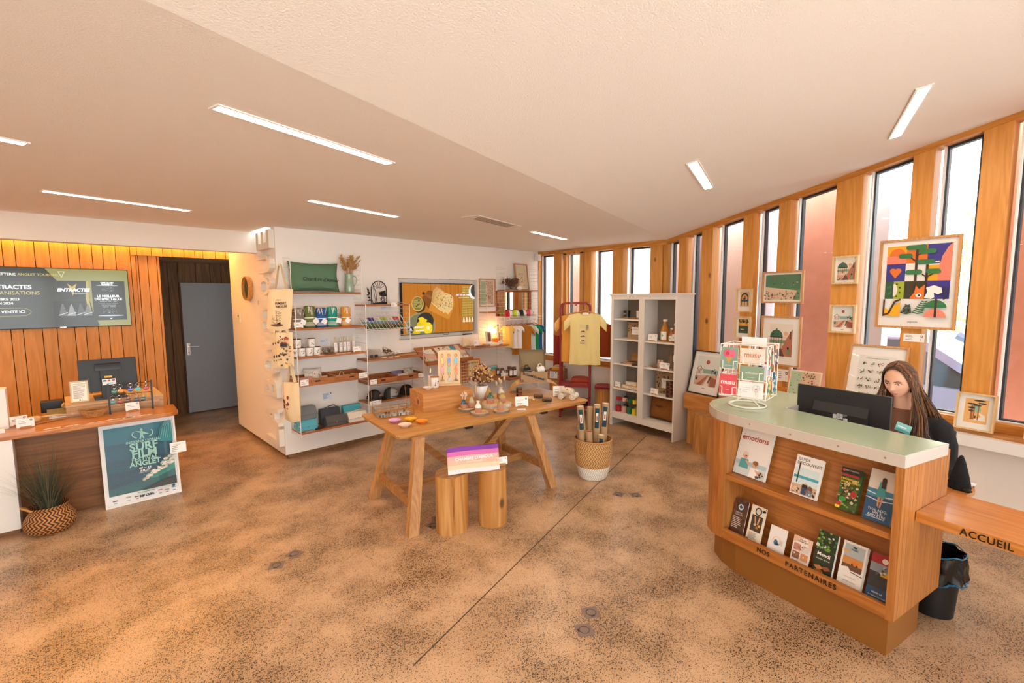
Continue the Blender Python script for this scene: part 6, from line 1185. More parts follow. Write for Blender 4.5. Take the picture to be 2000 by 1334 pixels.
# tins, cards, soaps, cloth rolls
def tin(x, y, z, label, r=0.036, h=0.05, group='stacked jars'):
    t = thing('preserve_tin', label, 'jar', (x, y, z), 0, group); b = MB(); b.lathe([(0,0),(r*0.95,0),(r,0.003),(r,h*0.8),(0,h*0.8)], 20, cap=False); b.obj('glass', mat('dark preserve', '#4a1f17', 0.12, coat=0.6), t, True); b = MB(); b.lathe([(0,h*0.78),(r*1.02,h*0.78),(r*1.02,h),(0,h)], 20, cap=False); b.obj('lid', mat('gold tin lid', '#6b5a34', 0.35, metal=0.7), t)
    b = MB(); b.grid(8, 1, lambda u, v: (r*1.01*math.sin(R(-60+120*u)), -r*1.01*math.cos(R(-60+120*u)), h*(0.2+0.42*v))); b.obj('paper_label', mat('maroon label', '#8a4a3c', 0.6), t); return t
tin(3.635, 3.585, TZ, 'lower of two dark preserve jars stacked before the plywood stand'); tin(3.635, 3.585, TZ+0.0502, 'upper of two dark preserve jars stacked before the plywood stand')
desk_card(3.31, 3.225, TZ, 0.135, 0.10, R(-33), 'large white card in a wooden foot beside the birch slice', 15, body=4); o = MB().box(-0.042,-0.027,0,0.042,0.027,0.001).obj('paper_card', PAPER); tag(place(o, (3.232, 3.155, TZ), R(-40)), 'small blank card lying flat before the large white card', 'card')
desk_card(3.945, 3.265, TZ, 0.13, 0.115, R(-40), 'tall white card in a wooden foot near the right table end', 16, False, body=5)
def soap(x, y, z, c, label):
    t = thing('soap_tin', label, 'tin', (x, y, z), 0, 'round flat tins on the table'); b = MB(); b.lathe([(0,0),(0.052,0),(0.054,0.004),(0.054,0.026),(0,0.026)], 24, cap=False); b.obj('tin', mat('tin '+c, c, 0.5), t, True); b = MB(); b.lathe([(0,0.026),(0.054,0.026),(0.052,0.032),(0,0.032)], 24, cap=False); b.obj('lid', LIDW, t); b = MB(); b.tube([(-0.055,0,0.004),(-0.054,0,0.034),(0.054,0,0.034),(0.055,0,0.004)], 0.0016, 4); b.tube([(0,-0.055,0.004),(0,-0.054,0.034),(0,0.0,0.036),(0,0.054,0.034)], 0.0016, 4); b.tube([(0,0,0.036),(0.012,0.004,0.05),(0.02,0,0.04),(0,0,0.036),(-0.012,-0.004,0.048)], 0.0016, 4); b.obj('twine', mat('twine', '#b08a5a', 0.9), t); return t
soap(3.685, 3.212, TZ, '#1d1b1a', 'black sided round tin tied with twine, nearer the table edge'); soap(3.735, 3.385, TZ+0.004, '#4a2c1c', 'brown sided round tin tied with twine, on the cloth pouch')
b = MB(); b.grid(12, 8, lambda u, v: (0.11*(u-0.5)*2*(1-0.15*v), 0.06*(v-0.5)*2, 0.002+0.0016*math.sin(u*9+v*5))); o = b.obj('cloth_pouch', CANV, None, True); tag(place(o, (3.70, 3.42, TZ), R(-50)), 'flat cream cloth pouch lying under the brown tin', 'pouch'); b = MB(); b.ball((0,0,0.012), 0.016, 0.012, 0.010, 8, 5); b.tube([(0.01,0,0.012),(0.07,0.02,0.006)], 0.005, 5); o = b.obj('pouch_tassel', CANV, None, True); tag(place(o, (3.60, 3.335, TZ), R(40)), 'knotted cream end of the cloth pouch', 'tassel')
for k, (x, y) in enumerate(((3.53,3.16),(3.56,3.145),(3.585,3.115),(3.55,3.115),(3.60,3.135))):
    b = MB(); b.lathe([(0,0),(0.012,0),(0.012,0.003),(0,0.003)], 12, cap=False); o = b.obj('metal_token', mat('pewter', '#a9a198', 0.35, metal=0.8)); tag(place(o, (x, y, TZ)), 'small pewter token before the black tin, %s of the five' % ('leftmost','second from left','middle','nearest','rightmost')[k], 'token', 'pewter tokens on the table')
def roll(x, y, z, L, r, rz, tilt, label, art):
    t = thing('cloth_roll', label, 'cloth', (x, y, z+r), rz, 'rolled tea towels'); m = cloth('tea towel', '#e9dfcd', 0.08, 0.2, 100); b = MB(); b.at((0,0,0), 0, R(90)).lathe([(0,-L/2),(r*0.5,-L/2),(r,-L/2+0.004),(r,L/2-0.004),(r*0.5,L/2),(0,L/2)], 20, cap=False); b.obj('roll', m, t, True)
    b = MB(); b.at((0,-L/2-0.001,0), 0, R(90)).tube([((r*0.9-0.022*k/18)*math.cos(k*0.9)*1.0, (r*0.9-0.022*k/18)*math.sin(k*0.9), 0) for k in range(16)], 0.0014, 4); b.obj('spiral_edge', mat('roll shadow line', '#b3a68e', 0.9), t)
    rd = random.Random(art)
    for k in range(3):
        a0 = R(200+40*k); y0 = rd.uniform(-0.6,0.3)*L/2; b = MB(); b.grid(4, 2, lambda u, v: ((r+0.0008)*math.cos(a0+u*0.5), y0+v*0.02, -(r+0.0008)*math.sin(a0+u*0.5))); b.obj('leaf_print', mat(('olive print','brown print')[k%2], ('#8a9a5a','#5a4630')[k%2], 0.9), t)
    return t
roll(3.925, 3.13, TZ+0.06, 0.16, 0.034, R(-10), 0, 'topmost rolled printed tea towel near the table end', 1); roll(3.975, 3.075, TZ, 0.15, 0.032, R(-70), 0, 'rolled tea towel under the top roll, at the table tip', 2); roll(3.915, 3.19, TZ, 0.14, 0.030, R(-70), 0, 'rolled tea towel under the top roll, beside the tall card', 3)
# log stools with striped pouch in front of the table
LOGW = wood('peeled log', '#d09a5a', '#b67c3c', 'Z', 0.8, 0.55, knots=3.2, rings=0.9, vary=0.08); LOGT = wood('log end', '#b08050', '#94683c', 'X', 1.0, 0.6, rings=0.9, vary=0.05)
def log(x, y, r, h, label, seed, crack=False, taper=1.0, group=None, m=None):
    t = thing('log_stool', label, 'log stool', (x, y, 0), 0, group); rd = random.Random(seed); n = 30; ph = [rd.random()*6 for _ in range(4)]
    def rad(a, z): 
        q = r*(1+0.05*math.sin(2*a+ph[0])+0.03*math.sin(3*a+ph[1])+0.02*math.sin(5*a+ph[2]+z*6))*(taper+(1-taper)*z/h)
        if crack:
            da = (a-R(238)-0.25*(h-z)+PI) % (2*PI)-PI
            q *= 1-0.34*math.exp(-(da/0.07)**2)*(0.5+0.5*z/h)
        return q
    b = MB(); nz = 6; n = 64 if crack else 30
    rings = [[b.v((rad(2*PI*i/n, h*k/nz)*math.cos(2*PI*i/n), rad(2*PI*i/n, h*k/nz)*math.sin(2*PI*i/n), h*k/nz)) for i in range(n)] for k in range(nz+1)]
    for a, c in zip(rings, rings[1:]):
        for i in range(n): b.f([a[i], a[(i+1)%n], c[(i+1)%n], c[i]])
    b.f(rings[0][::-1]); b.obj('trunk', m or LOGW, t, True)
    b = MB(); b.prism([(rad(2*PI*i/n,h)*math.cos(2*PI*i/n)*1.0, rad(2*PI*i/n,h)*math.sin(2*PI*i/n)*1.0) for i in range(n)], h-0.003, h+0.001); b.obj('cut_top', LOGT, t); return t
log(2.150, 2.885, 0.128, 0.465, 'split peeled log stool with a long crack, left of the pair', 3, True); log(2.452, 2.738, 0.112, 0.470, 'peeled log stool without a crack, right of the pair', 5)
t = thing('striped_pouch', 'purple to white striped pouch lettered Chambre d\'Amour on the log stools', 'pouch', (2.275, 2.745, 0.472), R(-25), rx=R(-12)); 
for k, c in enumerate(('#e6e2e4','#f0cfae','#f0b9a0','#eeb0a8','#cf6fa8','#7f3f9e')):
    z0, z1 = 0.205*k/6, 0.205*(k+1)/6
    def fn(sg): return lambda u, v: ((u-0.5)*0.42*(1-0.02*math.sin(PI*u)), sg*(0.004+0.018*math.sin(PI*min(max(u,0.01),0.99))**0.5*math.sin(PI*min(max((z0+(z1-z0)*v)/0.205,0.03),0.97))**0.5), z0+(z1-z0)*v+0.004*math.sin(u*5))
    b = MB(); b.grid(16, 3, fn(-1)); b.grid(16, 3, fn(1)); b.obj('stripe', cloth('stripe cotton '+c, c, 0.05, 0.15, 200), t, True)
p = Pr(); p.text("CHAMBRE D'AMOUR", 0, 0.115, 0.033, '#f6eef0', 'CENTER', 0.02); p.text('ANGLET PAYS BASQUE', 0, 0.088, 0.013, '#f6eef0'); p.obj('lettering', t, None, (0,-0.026,0)); b = MB(); b.tube([(-0.205,0,0.204),(0.205,0,0.208)], 0.004, 6); b.obj('zip', BRASS, t)
desk_card(2.535, 2.70, 0.472, 0.095, 0.062, R(-25), 'white card in a wooden foot on the right log stool', 17)
# ------------------------------------------------------------------ red garment rack
RKR = R(-55.2); RK = (5.574, 4.305); RED = mat('red lacquered steel', '#8e1f22', 0.35)
t = thing('garment_rack', 'red steel garment rack with two low shelves before the window wall', 'rack', (RK[0], RK[1], 0), RKR); w = 0.2215; D_ = 0.40; H_ = 1.757; r = 0.07
for y in (0.0, D_):
    b = MB(); b.tube([(-w,y,0.0),(-w,y,H_-r)]+[(-w+r-r*math.cos(R(a)),y,H_-r+r*math.sin(R(a))) for a in (22,45,68,90)]+[(w-r+r*math.sin(R(a)),y,H_-r+r*math.cos(R(a))) for a in (0,22,45,68,90)]+[(w,y,0.0)], 0.0155, 10); b.obj('end_frame', RED, t, True)
for z in (0.509, 0.177): b = MB(); b.box(-w,0,z-0.02,w,D_,z,0.003); b.box(-w,-0.004,z-0.035,w,0.004,z); b.obj('metal_shelf', RED, t)
b = MB(); b.tube([(0,0,H_-0.03),(0,D_,H_-0.03)], 0.010, 8); b.obj('hanging_rail', RED, t)
for x in (-w, w): b = MB(); b.cyl(x,0,0,0.012,0.018,10); b.obj('foot_cap', BLACK, t)
def tee_art(p, w_, h):
    p.rect(-0.075, h*0.66, 0.085, 0.085, '#e3cf94')
    for z in (0.62, 0.53, 0.44): p.rect(-0.075, h*z, 0.085, 0.058, '#ecd9a2'); p.poly([(-0.07,h*z+0.006),(0.005,h*z+0.006),(-0.01,h*z+0.03),(-0.05,h*z+0.02)], '#7a3b30')
    p.rect(0.02, h*0.69, 0.032, 0.06, '#9a927a'); p.text('Anglet', -0.035, h*0.415, 0.026, '#7a3b30', 'CENTER', 0.02)
    p.rect(-0.035, h*0.955, 0.09, 0.03, '#f4efe0')
def onrack(x, y, z=0.0): q = onrz(RK, RKR, x, y); return (q[0], q[1], z)
garment(onrack(0.150, -0.062, H_-0.016), RKR, 0.46, 0.79, shirtc('pale lemon', '#f0dd98'), 'pale lemon tshirt with brown beach print, front of the red rack', art=tee_art, sleeve=0.32, hook=0.08, sl_len=0.36, group='shirts on the red rack', sway=0.018)
garment(onrack(0.01, 0.055, H_-0.045), RKR, 0.46, 0.74, shirtc('apricot', '#eda948'), 'apricot tshirt behind the lemon one on the red rack', sleeve=0.30, hook=0.08, sl_len=0.36, group='shirts on the red rack', sway=0.018)
garment(onrack(-0.03, 0.17, H_-0.045), RKR, 0.44, 0.60, shirtc('off white', '#ece4dc'), 'white tshirt mostly hidden behind the apricot one', sleeve=0.30, hook=0.10, group='shirts on the red rack')
garment(onrack(0.33, 0.30, H_-0.045), RKR, 0.46, 0.55, shirtc('rust', '#a8491c'), 'rust orange sweatshirt hanging at the rear right of the red rack', sleeve=0.55, hook=0.22, sl_len=0.30, group='shirts on the red rack')
cushion('hung_scarf', 'dark red cloth hanging down the left leg of the red rack', 'cloth', onrack(-0.27, 0.11, 0.78), 0.14, 0.50, 0.07, cloth('dark red cotton', '#8a2418', 0.2, 0.3, 60), RKR, puff=0.5)
def folded(loc, rz, w_, d, h, m, label, name='folded_sweater', group=None, layers=2):
    t = thing(name, label, 'clothes', loc, rz, group)
    for k in range(layers):
        hh = h/layers
        def fn(u, v): a = 2*u-1; c = 2*v-1; return (a*w_/2*(1-0.03*k), c*d/2, hh*k+hh*max(0,(1-a**6)*(1-c**6))**0.4*(1+0.10*math.sin(u*7+v*4+k)))
        b = MB(); b.grid(14, 10, fn); b.grid(2, 2, lambda u, v: ((2*u-1)*w_/2*(1-0.03*k), (2*v-1)*d/2, hh*k)); b.obj('fold', m, t, True)
    return t
folded(onrack(0.08, 0.17, 0.510), RKR, 0.30, 0.30, 0.10, cloth('brick red cotton', '#a8402c', 0.15, 0.3, 80), 'brick red folded sweatshirt on the upper shelf of the red rack')
folded(onrack(0.09, 0.17, 0.178), RKR, 0.26, 0.30, 0.08, cloth('black cotton', '#141416', 0.15, 0.3, 80), 'black folded garment on the lower shelf of the red rack'); folded(onrack(-0.11, 0.12, 0.178), RKR, 0.13, 0.20, 0.03, cloth('white cotton fold', '#e6e2dc', 0.1, 0.3, 80), 'white folded garment on the lower shelf of the red rack', layers=1)
log(5.86, 4.90, 0.125, 0.488, 'log stool under the wooden crate in the far corner', 21)
t = thing('wooden_crate', 'small slatted wooden crate of cards on a log in the far corner', 'crate', (5.86, 4.90, 0.490), R(-66)); CR = wood('crate pine', '#b98452', '#966236', 'X', 1.5, 0.6, vary=0.15)
for k in range(2):
    for y0, y1 in ((-0.115,-0.105),(0.105,0.115)): MB().box(-0.15,y0,0.004+k*0.088,0.15,y1,0.084+k*0.088,0.001).obj('slat', CR, t)
    for x0, x1 in ((-0.15,-0.14),(0.14,0.15)): MB().box(x0,-0.105,0.004+k*0.088,x1,0.105,(0.084 if k == 0 else 0.074)+k*0.088,0.001).obj('slat', CR, t)
MB().box(-0.14,-0.105,0,0.14,0.105,0.006).obj('crate_floor', CR, t); MB().box(0.149,-0.04,0.13,0.152,0.04,0.150).obj('hand_hole', BLACK, t)
p = Pr(); p.rect(-0.065,-0.055,0.13,0.11,'#ece8ee'); p.lines(-0.05,0.035,0.08,6,0.014,'#6f6b74',seed=3); p.ell(0.04,0.035,0.012,0.012,'#333'); p.obj('note', t, None, (-0.02,-0.1165,0.09))
for i, (y, c, lab) in enumerate(((-0.05,'#e0962a','orange card standing in the wooden crate'),(0.0,'#f0c25a','yellow card standing in the wooden crate'),(0.04,'#7d8a94','grey card standing in the wooden crate'),(0.08,'#e8c46a','tall straw coloured card at the back of the crate'))):
    q = onrz((5.86,4.90), R(-66), 0.02, y); o = MB().box(-0.10,-0.003,0,0.10,0.003,0.19+0.012*i).obj('card', mat('card '+c, c, 0.6)); tag(place(o, (q[0], q[1], 0.4965), R(-66+3*i), R(-10)), lab, 'card', 'cards in the crate')
log(5.89, 4.005, 0.108, 0.466, 'log stool with a red folded cloth between the rack and the cabinet', 23); folded((5.87, 3.99, 0.4675), R(-60), 0.25, 0.23, 0.055, cloth('dusty red cotton', '#93383a', 0.15, 0.3, 80), 'dusty red folded cloth on the log stool beside the cabinet', 'folded_cloth')
# ------------------------------------------------------------------ white cabinet
CR_ = R(-99.42); CO = (5.671, 3.718); CW = 1.075; CD = 0.32
t = thing('white_cabinet', 'tall white open cabinet with two columns of shelves before the windows', 'cabinet', (CO[0], CO[1], 0), CR_); WP = mat('white painted wood', '#e6e1da', 0.5)
def palm_paper():
    m = bpy.data.materials.new('palm leaf wallpaper'); m.use_nodes = True; nt = m.node_tree; N = nt.nodes.new; L = nt.links.new; b = nt.nodes['Principled BSDF']; b.inputs['Roughness'].default_value = 0.8
    tc = N('ShaderNodeTexCoord'); v = N('ShaderNodeTexVoronoi'); v.inputs['Scale'].default_value = 13; L(tc.outputs['Object'], v.inputs['Vector'])
    vr = N('ShaderNodeVectorRotate'); vr.rotation_type = 'Y_AXIS'; L(tc.outputs['Object'], vr.inputs['Vector']); sc_ = N('ShaderNodeSeparateColor'); L(v.outputs['Color'], sc_.inputs[0]); ma = N('ShaderNodeMath'); ma.operation = 'MULTIPLY'; ma.inputs[1].default_value = 6.28; L(sc_.outputs[0], ma.inputs[0]); L(ma.outputs[0], vr.inputs['Angle'])
    w_ = N('ShaderNodeTexWave'); w_.inputs['Scale'].default_value = 34; w_.inputs['Distortion'].default_value = 2; L(vr.outputs[0], w_.inputs['Vector'])
    mx = N('ShaderNodeMix'); mx.data_type = 'RGBA'; mx.inputs['A'].default_value = lin('#5f564e'); mx.inputs['B'].default_value = lin('#a89c8e'); L(w_.outputs['Fac'], mx.inputs['Factor']); L(mx.outputs['Result'], b.inputs['Base Color']); return m
for x in (0.0, CW-0.02): MB().box(x,0.0,0.0,x+0.02,CD,1.85,0.001).obj('side_panel', WP, t)
MB().box(0.02,CD-0.012,0.12,CW-0.02,CD,1.85).obj('back_panel', palm_paper(), t)
MB().box(0.528,0.02,0.12,0.548,CD-0.012,1.85).obj('middle_panel', WP, t)
for x0, x1 in ((-0.003,0.042),(0.492,0.585),(CW-0.018,CW+0.003)): b = MB(); b.box(x0,-0.018,0.12 if 0.4 < x0 < 0.6 else 0.0,x1,0.0,1.815,0.003); b.obj('front_stile', WP, t)
b = MB(); b.box(-0.003,-0.02,1.812,CW+0.003,0.0,1.85,0.002); b.obj('top_rail', WP, t); b = MB(); b.box(0.02,-0.02,0.118,CW-0.018,0.0,0.198,0.003); b.obj('bottom_rail', WP, t)
b = MB(); b.box(-0.025,-0.04,1.872,CW+0.03,CD+0.01,1.893,0.003); b.box(-0.012,-0.028,1.85,CW+0.016,CD,1.872,0.004); b.obj('cornice', WP, t)
LS, RS = (1.543, 1.260, 0.908, 0.553, 0.20), (1.262, 0.908, 0.558, 0.20)
for z in LS: MB().box(0.02,0.0,z-0.02,0.528,CD-0.012,z,0.001).obj('shelf', WP, t)
for z in RS: MB().box(0.548,0.0,z-0.02,CW-0.02,CD-0.012,z,0.001).obj('shelf', WP, t)
def cab(x, y, z): q = onrz(CO, CR_, x, y); return (q[0], q[1], z+0.0005)
CORK = wood('beech foot', '#b9824c', '#9c6733', 'X', 2, 0.6)
def tumbler(x, y, z, c, label, txt_=None, glass=False):
    t = thing('cup', label, 'cup', cab(x, y, z), CR_, 'cups on the top cabinet shelf'); MB().cyl(0,0,0,0.022,0.046,20,0.047).obj('wooden_foot', CORK, t); b = MB(); b.lathe([(0.046,0.022),(0.049,0.115),(0.045,0.115),(0.043,0.03),(0,0.03)], 22, cap=False); b.obj('body', CLEAR if glass else mat('cup '+c, c, 0.35), t, True)
    if txt_: p = Pr(); p.text(txt_, 0, 0.07, 0.026, '#e8e4dc' if c < '#5' else '#3a3634'); p.obj('lettering', t, None, (0,-0.051,0))
tumbler(0.185, 0.10, 1.543, '#17181b', 'black cup with a wooden foot on the top left cabinet shelf', 'haglet'); tumbler(0.30, 0.12, 1.543, '#dddddd', 'clear tumbler with a wooden foot between black and white cups', None, True); tumbler(0.415, 0.10, 1.543, '#e9e2d6', 'white cup with a wooden foot on the top left cabinet shelf')
def giftbox(x, y, z, w_, h, d, label, n, rz=0.0):
    t = thing('gift_carton', label, 'carton', cab(x, y, z), CR_+rz, 'printed gift cartons in the cabinet'); MB().box(-w_/2,0,0,w_/2,d,h,0.002).obj('carton_body', mat('kraft board', ''), t); p = Pr(); p.splat(-w_*0.45,0.012,w_*0.9,h-0.03,n,['#1f1b18'],0.011,n); p.rect(-w_*0.2,h*0.28,w_*0.56,h*0.44,'#eceae8'); p.text('GOURMET BOX', w_*0.08,h*0.60,0.018,'#4a4643'); p.text('U  U', w_*0.08,h*0.42,0.018,'#8a8683'); p.obj('print', t, None, (0,-0.0005,0))
giftbox(0.345, 0.10, 1.260, 0.28, 0.235, 0.12, 'kraft gift carton with white label on the second left shelf', 40); giftbox(0.83, 0.16, 0.558, 0.34, 0.29, 0.10, 'large kraft gift carton behind the jar stacks on the right', 60)
jar(*cab(0.47, 0.05, 1.260), 0.075, 'small jar with a pale label before the kraft carton in the cabinet', 0.026, '#c9875a', 'jars in the cabinet')
t = thing('keepsake_box', 'open flat wooden box on the third left cabinet shelf', 'box', cab(0.345, 0.10, 0.908), CR_+R(8)); MB().box(-0.13,-0.05,0,0.13,0.10,0.03,0.002).obj('tray', CORK, t); b = MB(); b.at((0,0.10,0.03),0,R(-25)).box(-0.13,-0.004,0,0.13,0.004,0.13,0.002); b.obj('lid', CORK, t); MB().box(-0.11,-0.04,0.03,0.11,0.09,0.032).obj('dark_lining', mat('dark felt', '#4a3a30', 0.9), t)
t = thing('eyeglasses', 'thin pair of glasses lying at the left of the third cabinet shelf', 'glasses', cab(0.18, 0.05, 0.909), CR_)
for s in (-1,1): b = MB(); b.tube([(s*0.03+0.022*math.cos(q*PI/6),0.018*math.sin(q*PI/6),0.003) for q in range(12)], 0.002, 5, closed=True); b.tube([(s*0.052,0,0.003),(s*0.05,0.06,0.003)], 0.002, 5); b.obj('rim', BLACK, t)
b = MB(); b.lathe([(0,0),(0.05,0.0),(0.055,0.02),(0.045,0.028),(0,0.03)], 18, cap=False); o = b.obj('leather_roll', mat('dark brown roll', '#4a2f20', 0.6), None, True); tag(place(o, cab(0.415, 0.03, 0.908)), 'dark round leather roll before the open wooden box', 'roll')
for i, (x, y, a, dz) in enumerate(((0.24,0.06,10,0),(0.33,0.07,-12,0),(0.42,0.08,6,0),(0.29,0.07,25,0.05),(0.38,0.08,-20,0.05))):
    cushion('printed_cloth', 'cream printed cloth in the pile on the fourth left shelf, %s' % ('lower left','lower middle','lower right','upper left','upper right')[i], 'cloth', cab(x, y, 0.555+dz), 0.13, 0.055, 0.09, CREAMP if i % 2 else CANV, CR_+R(a), puff=0.35, group='printed cloths in the cabinet')
def ccard(x, y, z, w_, h, label, sd): q = cab(x, y, z); return desk_card(q[0], q[1], q[2], w_, h, CR_, label, sd)
ccard(0.095, 0.03, 0.553, 0.10, 0.075, 'white card beside the cloth pile on the fourth left shelf', 31)
def flask(x, y, c, label):
    t = thing('water_bottle', label, 'bottle', cab(x, y, 0.20), CR_, 'coloured water bottles at the bottom of the cabinet'); m = mat('silicone '+c, c, 0.45); r_ = 0.036
    b = MB(); b.lathe([(0,0),(r_,0),(r_,0.085),(0,0.085)], 20, cap=False); b.obj('sleeve', m, t, True); b = MB(); b.lathe([(r_*0.93,0.085),(r_*0.93,0.145),(r_*0.7,0.165),(0,0.165)], 20, cap=False); b.obj('clear_body', CLEAR, t, True)
    b = MB(); b.lathe([(0,0.16),(r_*0.8,0.16),(r_*0.8,0.21),(0,0.21)], 20, cap=False); b.obj('lid', m, t); b = MB(); b.tube([(r_*0.7,0,0.195),(r_*1.3,0,0.215),(r_*1.7,0,0.195),(r_*1.3,0,0.175),(r_*0.7,0,0.18)], 0.006, 6); b.obj('carry_loop', m, t)
for x, y, n, c in ((0.095,0.06,'red','#b51020'),(0.195,0.07,'pale pink','#dba392'),(0.29,0.07,'green','#0f6e3c'),(0.39,0.06,'yellow','#e6c428'),(0.47,0.06,'sky blue','#2a8fb8')): flask(x, y, c, '%s water bottle in the bottom left of the cabinet' % n)
flask(0.14, 0.17, '#2a3354', 'navy water bottle behind the red one in the cabinet'); flask(0.34, 0.17, '#b8ab3a', 'olive yellow water bottle behind the green one in the cabinet')
def juice(x, y, z, h, r_, c, label, capc='#eceae4'):
    t = thing('juice_bottle', label, 'bottle', cab(x, y, z), CR_, 'amber bottles in the cabinet'); b = MB(); b.lathe([(0,0),(r_*0.95,0),(r_,0.006),(r_,h*0.55),(r_*0.45,h*0.78),(r_*0.42,h*0.92),(0,h*0.92)], 22, cap=False); b.obj('body', mat('juice '+c, c, 0.1, coat=0.6), t, True); b = MB(); b.lathe([(0,h*0.91),(r_*0.5,h*0.91),(r_*0.5,h),(0,h)], 16, cap=False); b.obj('cap', mat('cap '+capc, capc, 0.4), t)
    b = MB(); b.grid(8, 1, lambda u, v: (r_*1.012*math.sin(R(-55+110*u)), -r_*1.012*math.cos(R(-55+110*u)), h*(0.10+0.36*v))); b.obj('paper_label', PAPER, t); p = Pr(); p.ell(0,h*0.28,r_*0.25,r_*0.25,'#7fae4a'); p.obj('label_print', t, None, (0,-r_*1.02,0))
juice(0.80, 0.14, 1.262, 0.29, 0.055, '#b8741a', 'big amber juice bottle on the top right cabinet shelf'); juice(0.925, 0.11, 1.262, 0.185, 0.037, '#a8641a', 'small amber bottle right of the big one in the cabinet'); juice(1.005, 0.07, 1.262, 0.245, 0.036, '#8a4a14', 'slim dark amber bottle with glass stopper in the cabinet', '#d9d4c8'); juice(1.035, 0.16, 1.262, 0.22, 0.033, '#8a4a14', 'amber bottle half hidden by the right cabinet edge')
ccard(0.685, 0.03, 1.262, 0.145, 0.09, 'wide white card before the big juice bottle', 32); ccard(0.885, 0.03, 0.908, 0.145, 0.085, 'wide white card before the spice jars in the cabinet', 33); ccard(0.735, 0.03, 0.558, 0.12, 0.075, 'white card left of the jar stacks in the cabinet', 34)
for i, x in enumerate((0.75, 0.80)): slim = jar(*cab(x, 0.10, 0.908), 0.11, 'little bottle of pink salt in the cabinet, %s of two' % ('left','right')[i], 0.023, '#c99a8c', 'pink salt bottles', '#c2a58c')
b = MB(); b.box(-0.065,0,0,0.065,0.03,0.17,0.002); o = b.obj('kraft_packet', mat('kraft brown', '#8f6f5c', 0.8)); tag(place(o, cab(0.90, 0.18, 0.908), CR_), 'plain kraft packet behind the pink salt bottles', 'packet')
t = thing('tea_packet', 'tall dark patterned packet with white label on the right shelf', 'packet', cab(0.985, 0.13, 0.908), CR_); MB().box(-0.055,0,0,0.055,0.06,0.215,0.003).obj('packet_body', mat('grey brown packet', '#6b5a4c', 0.7), t); p = Pr(); p.splat(-0.05,0.01,0.1,0.19,20,['#4a3d33','#8a7866'],0.008,4); p.rect(-0.04,0.10,0.08,0.085,'#efece8'); p.lines(-0.03,0.165,0.05,4,0.016,'#6a6a70',seed=9); p.obj('print', t, None, (0,-0.0005,0))
for i, (x, z) in enumerate(((1.02,0.0),(1.02,0.056),(1.025,0.0))): jar(*cab(x, 0.05+0.08*(i==2), 0.908+z), 0.055, 'squat dark jar at the right end of the second shelf, %s' % ('lower one','upper one','rear one')[i], 0.024, '#5a4526', 'squat jars', '#2b241e')
b = MB(); b.ball((0,0,0.018), 0.05, 0.03, 0.018, 10, 6); o = b.obj('soap_bar', mat('brown soap', '#8a6248', 0.7), None, True); tag(place(o, cab(0.68, 0.09, 0.908), CR_), 'brown oval soap at the left of the second right shelf', 'soap')
for x, y, nm in ((0.955, 0.05, 'front'), (1.005, 0.135, 'rear')):
    for k in range(4): q = cab(x, y, 0.558+k*0.052); tin(q[0], q[1], q[2], 'dark preserve jar in the %s cabinet stack, %s' % (nm, ('lowest','second','third','topmost')[k]), 0.043, 0.0515, 'jar stacks in the cabinet')
cushion('cushion', 'brown velvet cushion lettered in the bottom right of the cabinet', 'cushion', cab(0.81, 0.14, 0.202), 0.44, 0.33, 0.16, cloth('brown velvet', '#8a5418', 0.15, 0.3, 60), CR_, R(-8), face=lambda p: (p.text('haglet', -0.03, 0.19, 0.045, '#2a1608', 'CENTER', 0.01), p.ell(0.075, 0.20, 0.006, 0.006, '#2a1608')))
# ------------------------------------------------------------------ basket of poster tubes
t = thing('wicker_basket', 'round wicker basket with white dipped base holding poster tubes', 'basket', (3.84, 2.72, 0)); 
def wk(z0, z1, m, nm):
    def rr(z): f = z/0.405; return 0.128+0.062*min(1,f*1.6)**0.6*(1) - 0.004*f
    b = MB(); n = 44; k = int((z1-z0)/0.0135); b.lathe([(rr(z0+(z1-z0)*i/k)+0.004*(i%2), z0+(z1-z0)*i/k) for i in range(k+1)], n, cap=False); b.lathe([(rr(z0)-0.008, z0+0.004),(rr(z1)-0.008, z1)], n, cap=False); return b.obj(nm, m, t, True)
wk(0.0, 0.135, weave('white dipped wicker', '#f2efe9', '#cfc8bc', 7, 40), 'dipped_base'); wk(0.135, 0.405, weave('natural wicker', '#d9b27a', '#a1713a', 7, 40), 'woven_wall'); b = MB(); b.lathe([(0,0.01),(0.125,0.01)], 30, cap=False); b.obj('basket_floor', CANE, t)
b = MB(); b.tube([(0.19*math.cos(q*PI/20),0.19*math.sin(q*PI/20),0.408) for q in range(40)], 0.008, 6, closed=True); b.obj('rim', CANE, t, True)
